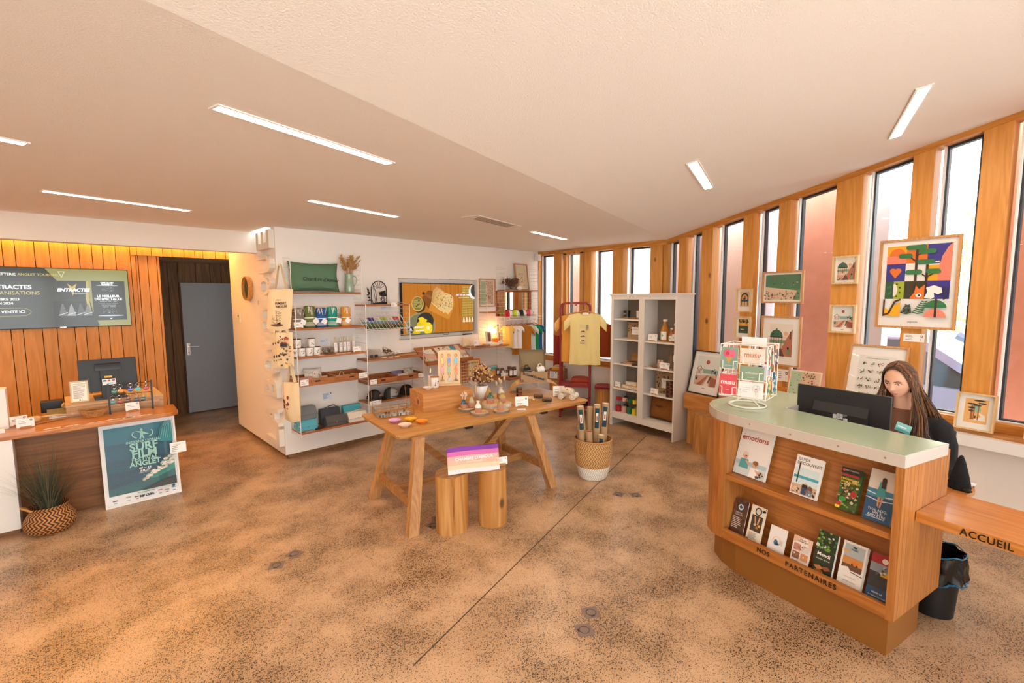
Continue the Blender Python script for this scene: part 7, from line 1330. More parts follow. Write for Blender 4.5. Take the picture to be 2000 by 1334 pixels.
def ptube(dx, dy, L, r_, tx, ty, label, art=True, endc='#e9e4dc'):
    t = thing('poster_tube', label, 'poster tube', (3.84+dx, 2.72+dy, 0.013), 0, 'poster tubes in the wicker basket'); v = Vector((tx, ty, 1)).normalized(); t.rotation_euler = v.to_track_quat('Z', 'Y').to_euler()
    b = MB(); b.lathe([(0,0.003),(r_,0.003),(r_,L),(r_*0.9,L),(r_*0.9,L-0.012),(0,L-0.012)], 18, cap=False); b.obj('cardboard_tube', mat('tube kraft', '#b89870', 0.7), t, True); b = MB(); b.cyl(0,0,L-0.012,L-0.006,r_*0.9,16); b.obj('end_cap', mat('tube cap '+endc, endc, 0.5), t)
    if art:
        A = math.atan2(-2.72, -3.84)-t.rotation_euler.z
        for z0, z1, c, h_ in ((L-0.24,L-0.03,'#153f4c',0.62),(L-0.17,L-0.08,'#ece6da',0.36),(L-0.155,L-0.11,'#b8623c',0.16)):
            rr_ = r_*(1.01+0.012*(0.62-h_)*10); b = MB(); b.grid(6, 1, lambda u, v: (rr_*math.cos(A+(u-0.5)*2*h_), rr_*math.sin(A+(u-0.5)*2*h_), z0+(z1-z0)*v)); b.obj('paper_label', mat('label '+c, c, 0.6), t)
ptube(-0.045, 0.055, 0.735, 0.036, -0.08, 0.05, 'tall poster tube leaning left in the wicker basket'); ptube(0.03, -0.005, 0.745, 0.037, -0.005, -0.03, 'tall poster tube in the middle of the wicker basket'); ptube(0.085, -0.035, 0.755, 0.037, 0.03, -0.05, 'tall poster tube leaning right in the wicker basket'); ptube(0.035, 0.065, 0.70, 0.034, 0.02, 0.02, 'plain tall poster tube behind the labelled ones', False)
ptube(-0.075, 0.03, 0.50, 0.032, -0.08, 0.08, 'short white capped tube at the left of the basket', False); ptube(-0.065, -0.025, 0.49, 0.033, -0.06, 0.02, 'short tube with a red cap in the wicker basket', False, '#a3202a'); ptube(-0.01, -0.085, 0.46, 0.034, -0.02, -0.06, 'short labelled tube at the front right of the basket', True); ptube(-0.03, 0.095, 0.51, 0.034, -0.05, 0.08, 'short tube with a white rim at the back left', False)
# logs and timber block under the pictures
log(5.695, 2.447, 0.125, 0.437, 'log stool under the left end of the squared timber', 31); log(5.515, 1.777, 0.12, 0.437, 'log stool hidden under the right end of the squared timber', 33); log(5.42, 2.22, 0.135, 0.462, 'peeled log stool standing before the squared timber', 35); log(5.175, 1.985, 0.095, 0.475, 'slimmer log stool close to the reception counter', 37, taper=1.15)
t = thing('timber_block', 'squared oak timber lying across logs by the window wall', 'timber', fp(0.60, 0.30, 0.4395), RZF); b = MB(); b.box(0,0.0,0,0.95,0.23,0.198,0.008); b.obj('timber', TX, t)
# ------------------------------------------------------------------ pictures on the window wall
def hung(label, s0, s1, z0, z1, fw, fm, art, mw, w=0.012, lean=0.0, d=0.022, inset=0.004): return frame('picture_frame', label, fp((s0+s1)/2, w, z0), RZF, s1-s0, z1-z0, fw, fm, art, mw, R(-lean), d, None, True, inset)
def art_swim(p, w, h):
    p.rect(-w/2,0,w,h,'#e2c4a8'); p.poly([(-w/2,h*0.52),(w/2,h*0.36),(w/2,h),(-w/2,h)], '#4f7d5c'); p.poly([(w*0.30,0),(w*0.5,0),(w*0.5,h*0.4),(w*0.42,h*0.4)], '#7d9a72'); p.splat(-w*0.45,h*0.58,w*0.88,h*0.36,16,['#d9d3c0','#2d3f3a','#a3604a'],w*0.020,3); p.splat(-w*0.48,h*0.02,w*0.95,h*0.34,60,['#2d2b2a','#a3604a','#6f8a68','#4a3a34'],w*0.022,6)
    for k in range(9): p.line([(-w*0.40+k*w*0.09,h*0.50),(-w*0.34+k*w*0.09,h*0.62)], 0.0015, '#7fa088')
def art_kiosk(p, w, h):
    p.rect(-w/2,0,w,h,'#efece6'); x0,x1,z0,z1 = -w*0.40,w*0.40,h*0.10,h*0.95; W_,H_ = x1-x0,z1-z0
    p.rect(x0,z0,W_,H_,'#e6cdb4'); p.rect(x0,z0+H_*0.62,W_,H_*0.38,'#e9e0d2'); p.ell(x0+W_*0.72,z0+H_*0.70,W_*0.10,W_*0.10,'#eab184'); p.rect(x0,z0+H_*0.40,W_,H_*0.10,'#8aa08c'); p.poly([(x1,z0),(x1,z0+H_*0.85),(x0+W_*0.80,z0+H_*0.62),(x0+W_*0.55,z0+H_*0.25),(x0+W_*0.5,z0)], '#b5745c'); p.poly([(x0,z0),(x0+W_*0.75,z0),(x0+W_*0.5,z0+H_*0.22),(x0,z0+H_*0.25)], '#c99c86'); p.poly([(x0+W_*0.3,z0),(x0+W_*0.7,z0),(x0+W_*0.5,z0+H_*0.28)], '#6d4a44')
    p.poly([(x0+W_*(0.31+0.28*math.cos(R(a))), z0+H_*(0.60+0.22*math.sin(R(a)))) for a in range(0,181,15)], '#3f6a54'); p.rect(x0+W_*0.28,z0+H_*0.80,W_*0.06,H_*0.06,'#3f6a54')
    for k in range(5): p.rect(x0+W_*(0.07+0.115*k),z0+H_*0.26,W_*0.018,H_*0.34,'#2b3a34')
    p.rect(x0+W_*0.03,z0+H_*0.57,W_*0.56,H_*0.035,'#2b3a34'); p.ell(x0+W_*0.33,z0+H_*0.38,W_*0.05,H_*0.06,'#a3503a'); p.poly([(x0+W_*0.88,z0+H_*0.55),(x0+W_*0.95,z0+H_*0.55),(x0+W_*0.93,z0+H_*0.78),(x0+W_*0.9,z0+H_*0.78)], '#4a3a34'); p.ell(x0+W_*0.84,z0+H_*0.16,W_*0.07,H_*0.09,'#6f9a6a'); p.ell(x0+W_*0.84,z0+H_*0.26,W_*0.04,H_*0.04,'#3a2a24'); p.splat(x0,z0,W_*0.3,H_*0.10,8,['#3f6a54','#2b3a34'],w*0.03,2); p.rect(-w*0.06,h*0.045,w*0.12,h*0.012,'#6a6560')
def art_sunset(p, w, h):
    p.rect(-w/2,0,w,h,'#f0eee9'); x0,x1,z0,z1 = -w*0.42,w*0.42,h*0.15,h*0.95; W_,H_ = x1-x0,z1-z0
    p.rect(x0,z0,W_,H_,'#dfe2dc'); p.rect(x0,z0+H_*0.42,W_,H_*0.14,'#8fb0a2'); p.poly([(x0,z0),(x1,z0),(x1,z0+H_*0.40),(x0+W_*0.5,z0+H_*0.36),(x0,z0+H_*0.30)], '#d9b29a'); p.ell(x0+W_*0.48,z0+H_*0.80,W_*0.085,W_*0.085,'#a8503c'); p.poly([(x0,z0+H_*0.36),(x0+W_*0.30,z0+H_*0.36),(x0+W_*0.30,z0+H_*0.52),(x0+W_*0.16,z0+H_*0.66),(x0,z0+H_*0.54)], '#e9e2d8')
    for k in range(4): p.rect(x0+W_*(0.03+0.065*k),z0+H_*0.38,W_*0.025,H_*0.18,'#7d3a34')
    p.poly([(x0-0.0,z0+H_*0.53),(x0+W_*0.16,z0+H_*0.68),(x0+W_*0.33,z0+H_*0.53)], '#7a5a50') if False else p.line([(x0,z0+H_*0.54),(x0+W_*0.16,z0+H_*0.66),(x0+W_*0.31,z0+H_*0.53)], W_*0.02, '#5d3a34')
    for a, L in ((65,0.20),(90,0.22),(120,0.18),(45,0.16)): p.poly([(x0+W_*0.05,z0+H_*0.16),(x0+W_*(0.05+L*math.cos(R(a))*0.9),z0+H_*(0.16+L*math.sin(R(a)))),(x0+W_*0.10,z0+H_*0.16)], '#3a5a52')
    p.poly([(x0+W_*0.10,z0),(x0+W_*0.35,z0),(x0+W_*0.62,z0+H_*0.36),(x0+W_*0.55,z0+H_*0.36)], '#b5745c'); p.poly([(x0+W_*0.45,z0),(x0+W_*0.7,z0),(x0+W_*0.60,z0+H_*0.30)], '#efe6da'); p.poly([(x0+W_*0.75,z0),(x1,z0),(x1,z0+H_*0.26),(x0+W_*0.68,z0+H_*0.34)], '#a3604a'); p.poly([(x0+W_*0.6,z0+H_*0.1),(x0+W_*0.66,z0+H_*0.1),(x0+W_*0.75,z0+H_*0.34),(x0+W_*0.70,z0+H_*0.34)], '#3a5a52'); p.splat(x0+W_*0.72,z0+H_*0.40,W_*0.24,H_*0.24,10,['#2d3a44','#3a5a52','#e9e2d8'],w*0.04,4); p.rect(-w*0.06,h*0.07,w*0.12,h*0.014,'#6a6560')
def art_arch(p, w, h):
    p.rect(-w/2,0,w,h,'#efece6'); p.rect(-w*0.34,h*0.2,w*0.68,h*0.72,'#d9b583'); p.poly([(w*(0.27*math.cos(R(a))),h*(0.66+0.20*math.sin(R(a)))) for a in range(0,181,20)], '#2b3038'); p.poly([(w*(0.20*math.cos(R(a))),h*(0.64+0.14*math.sin(R(a)))) for a in range(0,181,20)], '#e0a040'); p.rect(-w*0.26,h*0.44,w*0.52,h*0.09,'#2f4f68'); p.ell(w*0.03,h*0.66,w*0.09,h*0.07,'#d97a2a')
    for x in (-0.24,-0.02,0.2): p.rect(w*x,h*0.26,w*0.045,h*0.42,'#2b3038')
    p.ell(-w*0.02,h*0.58,w*0.1,h*0.05,'#2b3038')
def art_lake(p, w, h):
    p.rect(-w/2,0,w,h,'#efece6'); p.rect(-w*0.36,h*0.2,w*0.72,h*0.72,'#33503e'); p.rect(-w*0.36,h*0.58,w*0.72,h*0.20,'#e09a3a'); p.ell(0,h*0.62,w*0.16,h*0.10,'#f0b250',14,0,180); p.splat(-w*0.36,h*0.74,w*0.70,h*0.15,18,['#1f2e28','#2b3d33','#c9863a'],w*0.08,3); p.ell(-w*0.05,h*0.40,w*0.15,h*0.025,'#e8c79a'); p.rect(-w*0.10,h*0.395,w*0.16,h*0.02,'#d9622a')
def art_grid(p, w, h):
    p.rect(-w/2,0,w,h,'#f1efeb'); x0, z0 = -w*0.43, h*0.115; c, r = w*0.86/3.2, h*0.83/4
    def cell(i, j, ww, hh, col): p.rect(x0+i*c, z0+j*r, ww*c, hh*r, col)
    O_, B_, P_, Y_, G_, D_ = '#e8792a','#3a3690','#f08a72','#f2b01e','#2f7a4a','#3a3a2a'
    cell(0,3,1,1,Y_); cell(1,3,1.05,1,O_); cell(2.05,3,1.15,1,B_); cell(0,2,1,1,B_); cell(1,2,1.05,1,'#f1efeb'); cell(2.05,2,1.15,1,Y_); cell(0,1,0.45,1,'#2f5a40'); cell(0.45,1,0.55,1,'#a9b83a'); cell(1,1,1.05,1,D_); cell(2.05,1,1.15,1,B_); cell(0,0,1,1,'#f1efeb'); cell(1,0,2.2,1,'#f1efeb')
    p.rect(x0,z0+3*r,c,r*0.45,P_); p.ell(x0+0.55*c,z0+3.45*r,c*0.42,r*0.42,O_,18,0,180); p.rect(x0+2.05*c,z0+2.85*r,c*0.6,r*0.22,'#f1efeb'); p.rect(x0+2.05*c,z0+2.93*r,c*0.6,r*0.06,B_)
    p.poly([(x0+2.6*c,z0+2*r),(x0+2.62*c,z0+2.6*r),(x0+2.75*c,z0+3.3*r),(x0+3.0*c,z0+3.8*r),(x0+3.2*c,z0+4*r),(x0+3.2*c,z0+2*r)], P_)
    hx, hz_ = x0+0.5*c, z0+2.5*r; p.ell(hx-c*0.14,hz_+r*0.10,c*0.165,c*0.165,O_); p.ell(hx+c*0.14,hz_+r*0.10,c*0.165,c*0.165,O_); p.poly([(hx-c*0.285,hz_+r*0.03),(hx+c*0.285,hz_+r*0.03),(hx,hz_-r*0.32)], O_)
    for q in (0.25,0.6): p.poly([(x0+c*0.08,z0+r*(1+q)),(x0+c*0.2,z0+r*(1.12+q)),(x0+c*0.38,z0+r*(1.2+q)),(x0+c*0.3,z0+r*(1.0+q))], G_)
    p.ell(x0+0.45*c,z0+1.5*r,c*0.22,r*0.36,'#f1efeb',14,-90,90)
    for a in (-60,-20,20,60): p.ell(x0+c*(0.45+0.36*math.cos(R(a))),z0+r*(1.5+0.40*math.sin(R(a))),c*0.055,r*0.045,'#2b2a1c',8)
    TR = '#3d2b22'; p.rect(x0+1.48*c,z0+1.3*r,c*0.13,r*2.55,TR); p.rect(x0+2.02*c,z0+1.4*r,c*0.13,r*1.5,TR); p.line([(x0+1.52*c,z0+3.1*r),(x0+1.2*c,z0+3.35*r)],c*0.07,TR); p.line([(x0+1.55*c,z0+3.45*r),(x0+1.85*c,z0+3.55*r)],c*0.07,TR); p.line([(x0+2.08*c,z0+2.2*r),(x0+1.85*c,z0+2.38*r)],c*0.07,TR); p.line([(x0+2.08*c,z0+2.2*r),(x0+2.4*c,z0+2.4*r)],c*0.07,TR)
    for i, j, ww in ((1.5,3.88,0.5),(0.98,3.42,0.28),(2.05,3.62,0.38),(2.02,3.05,0.40),(1.45,2.5,0.38),(2.4,2.52,0.28)):
        cx, cz = x0+i*c, z0+j*r; p.rect(cx-ww*c*0.75,cz-r*0.13,ww*c*1.5,r*0.26,G_); p.ell(cx-ww*c*0.75,cz,r*0.13,r*0.13,G_); p.ell(cx+ww*c*0.75,cz,r*0.13,r*0.13,G_)
    p.poly([(x0+1.33*c,z0+1.05*r),(x0+1.55*c,z0+1.35*r),(x0+1.62*c,z0+1.75*r),(x0+1.78*c,z0+1.55*r),(x0+2.05*c,z0+1.8*r),(x0+2.05*c,z0+1.0*r),(x0+1.4*c,z0+1.0*r)], O_); p.ell(x0+1.78*c,z0+1.2*r,c*0.15,r*0.11,'#f1efeb'); p.ell(x0+1.8*c,z0+1.2*r,c*0.06,r*0.055,TR)
    p.poly([(x0+2.05*c,z0+1.05*r),(x0+2.2*c,z0+1.4*r),(x0+2.12*c,z0+1.62*r),(x0+2.5*c,z0+1.75*r),(x0+2.85*c,z0+1.6*r),(x0+2.9*c,z0+1.35*r),(x0+2.7*c,z0+1.25*r),(x0+2.5*c,z0+1.35*r),(x0+2.55*c,z0+1.1*r),(x0+2.4*c,z0+1.0*r)], '#f1efeb'); p.ell(x0+2.95*c,z0+1.32*r,c*0.25,r*0.36,'#2a2a5a',14,-90,90)
    p.poly([(x0,z0),(x0+0.9*c,z0),(x0+0.9*c,z0+0.85*r),(x0+0.55*c,z0+0.6*r),(x0+0.3*c,z0+0.35*r),(x0,z0+0.55*r)], Y_); p.rect(x0-c*0.02,z0,c*0.1,r*0.98,TR); p.line([(x0+0.02*c,z0+0.06*r),(x0+0.3*c,z0+0.15*r),(x0+0.45*c,z0+0.5*r),(x0+0.6*c,z0+0.85*r),(x0+0.9*c,z0+0.97*r)],c*0.11,TR)
    for bx, ang, L, cc in ((1.2,80,0.62,'#2b3f2c'),(1.75,62,0.95,'#2f6a48')):
        for k in range(7): f = 0.12+0.13*k; px_, pz_ = x0+c*(bx+math.cos(R(ang))*L*f*0.9), z0+r*(0.08+math.sin(R(ang))*L*f); l_ = c*0.30*(1-f*0.6); p.line([(px_-l_,pz_+l_*0.35),(px_,pz_)],c*0.07,cc); p.line([(px_,pz_),(px_+l_,pz_+l_*0.35)],c*0.07,cc)
    p.ell(x0+2.65*c,z0+0.52*r,c*0.52,r*0.42,G_,18,0,180); p.ell(x0+2.65*c,z0+0.0*r,c*0.52,r*0.45,P_,18,0,180); p.rect(x0+2.6*c,z0,c*0.12,r*1.0,TR)
    p.text('pignada', 0, h*0.055, w*0.045, '#3d3a38')
def art_abc(p, w, h):
    p.rect(-w/2,0,w,h,'#efece6'); p.rect(-w*0.38,h*0.04,w*0.76,h*0.86,'#e4e2da'); p.text("L'ABECEDAIRE DE LA PLAGE", 0, h*0.855, w*0.038, '#3a4a44'); cs = ('#3a4a44','#5d8a68','#a3443a','#3a3430')
    rows = ('ABCD','EFGH','IJKL','MNOP','RSTU','WXYZ')
    for j, rw in enumerate(rows):
        for i, ch in enumerate(rw): x, z = -w*0.27+i*w*0.18, h*(0.76-0.125*j); p.text(ch, x+w*0.03, z+h*0.01, w*0.085, cs[(i+j)%4], 'CENTER', 0.01); p.splat(x-w*0.06, z-h*0.035, w*0.08, h*0.055, 5, ['#3a3430','#8a5a40','#3a5a4a'], w*0.018, i*7+j)
def art_pines(p, w, h):
    p.rect(-w/2,0,w,h,'#f0eee8'); x0,x1,z0,z1 = -w*0.33,w*0.33,h*0.17,h*0.88; W_,H_ = x1-x0,z1-z0; p.rect(x0,z0,W_,H_,'#edb872'); p.ell(x0+W_*0.55,z0+H_*0.58,W_*0.16,H_*0.14,'#8fc0a2'); p.poly([(x0+W_*0.35,z0+H_*0.12),(x0+W_*0.95,z0+H_*0.12),(x0+W_*0.9,z0+H_*0.35),(x0+W_*0.6,z0+H_*0.45),(x0+W_*0.75,z0+H_*0.28)], '#f2e9dc')
    for x, t_, wd in ((0.28,0.72,0.10),(0.40,0.80,0.05),(0.58,0.88,0.05)): p.rect(x0+W_*x,z0+H_*0.14,W_*wd,H_*(t_-0.14),'#a8642c')
    for x, z, r_ in ((0.32,0.78,0.22),(0.62,0.94,0.27),(0.30,0.62,0.16),(0.74,0.83,0.18),(0.55,0.74,0.16),(0.3,0.5,0.12)): p.ell(x0+W_*x,z0+H_*z,W_*r_,H_*0.035,'#2b3a34')
    p.ell(x0+W_*0.5,z0+H_*0.26,W_*0.03,H_*0.06,'#2b3a34')
hung('oak framed green and sand print of crowded swimmers on the window wall', 1.395, 1.843, 1.772, 2.118, 0.018, PALE, art_swim, 0.018); hung('small pale framed print of a dark arch, upper of the narrow pair', 1.09, 1.283, 1.668, 1.937, 0.013, LIGHTF, art_arch, 0.0, d=0.03); hung('small pale framed print of an orange lake sunset, lower of the narrow pair', 1.088, 1.280, 1.360, 1.612, 0.013, LIGHTF, art_lake, 0.0, d=0.03)
hung('large oak framed green domed bandstand print with a wide mount', 1.41, 1.845, 1.090, 1.632, 0.018, PALE, art_kiosk, 0.045); hung('small light framed bandstand print, upper one on the widest post', 2.112, 2.333, 1.963, 2.235, 0.015, LIGHTF, art_kiosk, 0.0, d=0.035); hung('small light framed red sun beach print, lower one on the widest post', 2.112, 2.338, 1.488, 1.765, 0.015, LIGHTF, art_sunset, 0.0, d=0.035)
hung('biggest framed print, a bright grid of trees, heart, fox and wave', 2.495, 3.055, 1.560, 2.345, 0.020, PALE, art_grid, 0.0)
hung('oak framed alphabet print leaning behind the receptionist', 2.325, 2.785, 0.755, 1.405, 0.018, PALE, art_abc, 0.022, 0.175, 11.5); hung('small light framed umbrella pines print leaning on the sill board', 3.128, 3.357, 0.783, 1.075, 0.011, LIGHTF, art_pines, 0.0, 0.115, 9, d=0.035)
hung('little light framed print cut by the right edge of the picture', 3.515, 3.70, 0.783, 1.00, 0.011, LIGHTF, art_lake, 0.0, 0.10, 9); hung('black framed red sun beach print leaning on the squared timber', 0.585, 1.035, 0.638, 1.185, 0.012, BLACK, art_sunset, 0.03, 0.215, 15)
t = thing('beach_print', 'unframed beach map print leaning between bandstand print and computer screen', 'picture', fp(1.95, 0.16, 0.757), RZF, None, R(-13)); MB().box(-0.155,-0.003,0,0.155,0,0.33).obj('board', mat('cream board', '#e6d8bc', 0.6), t); p = Pr(); p.org(0, 0.015); art_beach(9)(p, 0.29, 0.30); p.obj('print', t, None, (0,-0.0032,0))
def wallcard(s0, s1, z0, z1, label, sd): w, h = s1-s0, z1-z0; p = Pr(); p.rect(-w/2,-h/2,w,h,'#f3f1ee'); p.lines(-w*0.4,h*0.25,w*0.42,4,h*0.17,'#77716c',h*0.05,sd); p.ell(w*0.37,h*0.22,h*0.12,h*0.12,'#333'); p.ell(w*0.37,h*0.22,h*0.06,h*0.06,'#f3f1ee'); p.rect(w*0.30,-h*0.15,w*0.06,h*0.04,'#444'); p.rect(w*0.30,-h*0.30,w*0.06,h*0.04,'#444'); o = p.obj('wall_card'); tag(place(o, fp((s0+s1)/2, 0.004, (z0+z1)/2), RZF), label, 'card')
wallcard(2.708, 2.856, 1.445, 1.515, 'white price card on the post under the biggest framed print', 3); wallcard(1.605, 1.72, 0.92, 1.05, 'white price card on the post under the large bandstand print', 4)
b = MB(); b.prism([(3.085,-0.075),(3.60,-0.135),(4.6,-0.135),(4.6,0.0),(3.08,0.0)], 0, 0.028, 0.003); o = b.obj('sill_board', wood('sill board', '#c58a55', '#a56a38', 'X', 1, 0.4)); tag(place(o, (RO[0]+N2.x*0.02, RO[1]+N2.y*0.02, 0.7525), RZF), 'loose oak board lying along the window sill', 'board')
# ------------------------------------------------------------------ reception counter (local x runs towards the viewer's right, y to the windows)
CT = thing('reception_counter', 'curved oak reception counter with pale green top and brochure shelves', 'counter', (2.923, 0.235, 0), RZF)
CW1 = wood('counter oak front', '#bd7a38', '#9a5a22', 'X', 1.4, 0.42, rings=0.5, vary=0.04); CW2 = wood('counter oak upright', '#c07f3e', '#9d5f28', 'Z', 1.4, 0.42, rings=0.5, vary=0.10); MDF = mat('ochre fibreboard', '#8f5a1e', 0.55, var=0.15, bscale=400)
b = MB(); b.prism([(0.0,0.0),(0.0,0.37),(-1.12,0.37),(-1.14,0.20),(-1.08,0.10),(-0.98,0.04),(-0.85,0.0)], 0, 0.225, 0.002); b.obj('plinth', MDF, CT)
b = MB(); b.box(-0.925,-0.045,0.222,0.005,0.50,0.24,0.001); b.box(-0.925,-0.05,0.24,0.005,-0.022,0.29,0.002); b.obj('bottom_shelf', CW1, CT)
b = MB(); b.box(-0.925,-0.035,0.633,0.0,0.14,0.665,0.002); b.obj('middle_shelf', CW1, CT)
b = MB(); b.yprism([(0.10,0.24),(0.125,0.24),(0.245,0.633),(0.22,0.633)], -0.925, 0.0); b.obj('lower_back', CW1, CT); b = MB(); b.yprism([(0.08,0.665),(0.105,0.665),(0.225,1.022),(0.20,1.022)], -0.925, 0.0); b.obj('upper_back', CW1, CT)
b = MB(); b.box(0.0,-0.05,0.222,0.028,0.51,1.022,0.001); b.obj('end_panel', CW2, CT); b = MB(); b.box(-0.965,-0.05,0.222,-0.925,0.30,1.022,0.001); b.obj('far_panel', CW2, CT)
for k in range(14):
    y0 = -0.048+k*0.0398; o = MB().box(-0.004,0.0008,-0.395,0.004,0.0388,0.398,0.0012).obj('plank', CW2, CT); o.location = (0.032, y0, 0.622)
arc = [(-0.965,-0.05),(-1.02,-0.035),(-1.075,0.005),(-1.12,0.06),(-1.15,0.125),(-1.17,0.20),(-1.175,0.29),(-1.17,0.38),(-1.165,0.47)]
for (a, c), (d, e) in zip(arc, arc[1:]):
    b = MB(); l = math.hypot(d-a, e-c); ang = math.atan2(e-c, d-a); b.box(0.001,-0.022,-0.40,l-0.001,0.0,0.40,0.002); o = b.obj('plank', CW2, CT); o.location = (a, c, 0.622); o.rotation_euler.z = ang
b = MB(); b.box(-0.97,0.45,0.222,0.0,0.47,1.02); b.obj('back_panel', CW1, CT)
out = [(0.04,-0.065),(0.07,0.36),(-0.80,0.42),(-0.81,0.95),(-1.16,0.955),(-1.215,0.62),(-1.235,0.42),(-1.235,0.30),(-1.215,0.20),(-1.17,0.105),(-1.10,0.03),(-1.01,-0.03),(-0.90,-0.06),(-0.80,-0.066)]
b = MB(); b.prism(out, 1.022, 1.083, 0.002); b.obj('top_edge_band', mat('satin aluminium band', '#cfc9c0', 0.35, metal=0.25), CT)
cx_, cy_ = -0.55, 0.2; ins = []
for i, (x, y) in enumerate(out):
    p0, p1 = Vector(out[i-1]), Vector(out[(i+1)%len(out)]); tt = (p1-p0).normalized(); nn = Vector((-tt.y, tt.x)); q = Vector((x,y)); q1 = q+nn*0.010; ins.append(tuple(q1 if True else q))
A_ = sum(out[i-1][0]*out[i][1]-out[i][0]*out[i-1][1] for i in range(len(out)))
if A_ < 0: ins = [(2*o[0]-i[0], 2*o[1]-i[1]) for o, i in zip(out, ins)]
b = MB(); b.prism(ins, 1.083, 1.0855, 0.0); b.obj('green_laminate', mat('sage laminate', '#a3b59b', 0.22, coat=0.2), CT)
for x in (-0.75,-0.5,-0.25,-0.04): b = MB(); b.at((x,-0.066,1.052),0,R(90)).cyl(0,0,0,0.0015,0.005,8); b.obj('screw', CHROME, CT)
def on(x, y): q = onrz((2.923,0.235), RZF, x, y); return q
def words(par, s, x0, x1, y, z, h, name='letter', m=BLACK, space=1.0):
    V, F = txt(s, 1.0, 'LEFT', 0.01, space=space); xs_ = [v[0] for v in V]; x_a, x_b = min(xs_), max(xs_); sx = (x1-x0)/(x_b-x_a); pos = 0
    hh = [v[1] for v in V]; sz = h/(max(hh)-min(hh)); k = 0
    for i, ch in enumerate(s):
        if ch == ' ': continue
        G = txt(ch, 1.0, 'LEFT', 0.01); off = max(v[0] for v in txt(s[:i+1], 1.0, 'LEFT', 0.01, space=space)[0])-max(v[0] for v in G[0])
        me = bpy.data.meshes.new(name); vs = [(x0+(v[0]+off-x_a)*sx, y-0.003, z+(v[1]-min(hh))*sz) for v in G[0]]; fs = list(G[1])
        me.from_pydata(vs, [], fs); me.materials.append(m); o = bpy.data.objects.new(name, me); COL.objects.link(o); o.parent = par
        md = o.modifiers.new('thickness', 'SOLIDIFY'); md.thickness = 0.002
words(CT, 'NOS', -0.672, -0.594, -0.05, 0.250, 0.030, m=mat('black vinyl', '#0e0d0c', 0.5), space=1.1); words(CT, 'PARTENAIRES', -0.495, -0.222, -0.05, 0.248, 0.030, m=mat('black vinyl', ''), space=1.25)
# welcome table and inner desk
t = thing('welcome_table', 'oak side table lettered Accueil joined to the counter end', 'table', (2.923, 0.235, 0), RZF); TW = wood('table oak', '#cf8a44', '#b06a2a', 'X', 1.2, 0.3, rings=0.5, vary=0.03, coat=0.2)
MB().box(0.038,0.11,0.715,1.5,0.575,0.765,0.003).obj('table_top', TW, t); MB().box(1.44,0.14,0,1.48,0.55,0.715).obj('leg_panel', TW, t); MB().box(0.10,0.30,0.66,1.44,0.34,0.715).obj('rail', TW, t); words(t, 'ACCUEIL', 0.206, 0.385, 0.11, 0.722, 0.034, m=mat('black vinyl', ''), space=1.1)
t = thing('inner_desk', 'low oak desk behind the reception counter with a rounded right end', 'desk', (2.923, 0.235, 0), RZF); b = MB(); b.prism([(-0.80,0.48),(0.03,0.58),(0.06,0.66),(0.06,0.86),(0.03,0.96),(-0.04,1.0),(-0.11,0.97),(-0.17,0.86),(-0.80,0.80)], 0.69, 0.72, 0.004); b.obj('desk_top', TW, t); MB().box(-0.60,0.55,0,-0.57,0.75,0.69).obj('leg_panel', CW2, t)
q = on(-0.545, 0.60)
t = thing('computer_monitor', 'large black computer monitor seen from behind on the reception desk', 'monitor', (q[0], q[1], 0.7205), RZF+R(1.5)); DK = mat('charcoal plastic', '#222327', 0.5)
b = MB(); b.box(-0.27,-0.012,0.185,0.27,0.012,0.515,0.004); b.obj('screen_case', DK, t); b = MB(); b.yprism([(-0.012,0.19),(-0.012,0.42),(-0.035,0.36),(-0.035,0.19)], -0.16, 0.16); b.obj('rear_bulge', DK, t); b = MB(); b.box(-0.265,0.012,0.19,0.265,0.014,0.51); b.obj('lit_screen', mat('monitor screen', '#cdd6e0', 0.3, emit='#cdd6e0', es=0.8), t)
b = MB(); b.box(-0.03,-0.03,0.01,0.03,-0.008,0.25,0.003); b.box(-0.12,-0.09,0,0.12,0.08,0.012,0.004); b.obj('stand', DK, t)
p = Pr(); p.text('LG', 0.012, 0.475, 0.034, '#0d0d0f', 'LEFT', 0.01); p.ell(-0.012, 0.475, 0.015, 0.015, '#0f0e10'); p.ell(-0.012, 0.475, 0.010, 0.010, '#2c2528'); p.text('L', -0.013, 0.474, 0.014, '#0f0e10'); p.obj('emblem', t, None, (0,-0.013,0)); p = Pr(); p.rect(-0.03,0.335,0.022,0.030,'#d9dbe0'); p.rect(-0.006,0.338,0.034,0.034,'#e3e5ea'); p.rect(0.03,0.352,0.028,0.022,'#1a1a1c'); p.rect(0.032,0.330,0.024,0.018,'#e3e5ea'); p.lines(-0.003,0.366,0.028,4,0.007,'#55565a',seed=1); p.lines(0.032,0.370,0.022,3,0.006,'#b8bac0',seed=2); p.obj('rating_label', t, None, (0.0,-0.0362,-0.01))
b = MB(); b.box(-0.22,-0.06,0,0.22,0.06,0.02,0.004); o = b.obj('keyboard', BLACK); q = on(-0.42, 0.705); tag(place(o, (q[0], q[1], 0.7205), RZF), 'black keyboard on the inner desk behind the monitor', 'keyboard')
t = thing('waste_bin', 'black mesh waste bin with a bin liner beside the counter', 'bin', (3.575, 0.10, 0)); b = MB(); b.lathe([(0,0.0),(0.098,0.0),(0.12,0.36),(0.116,0.36),(0.095,0.006),(0,0.006)], 28, cap=False); b.obj('mesh_bucket', mat('black mesh', '#0f0f10', 0.5), t, True); b = MB(); n = 36
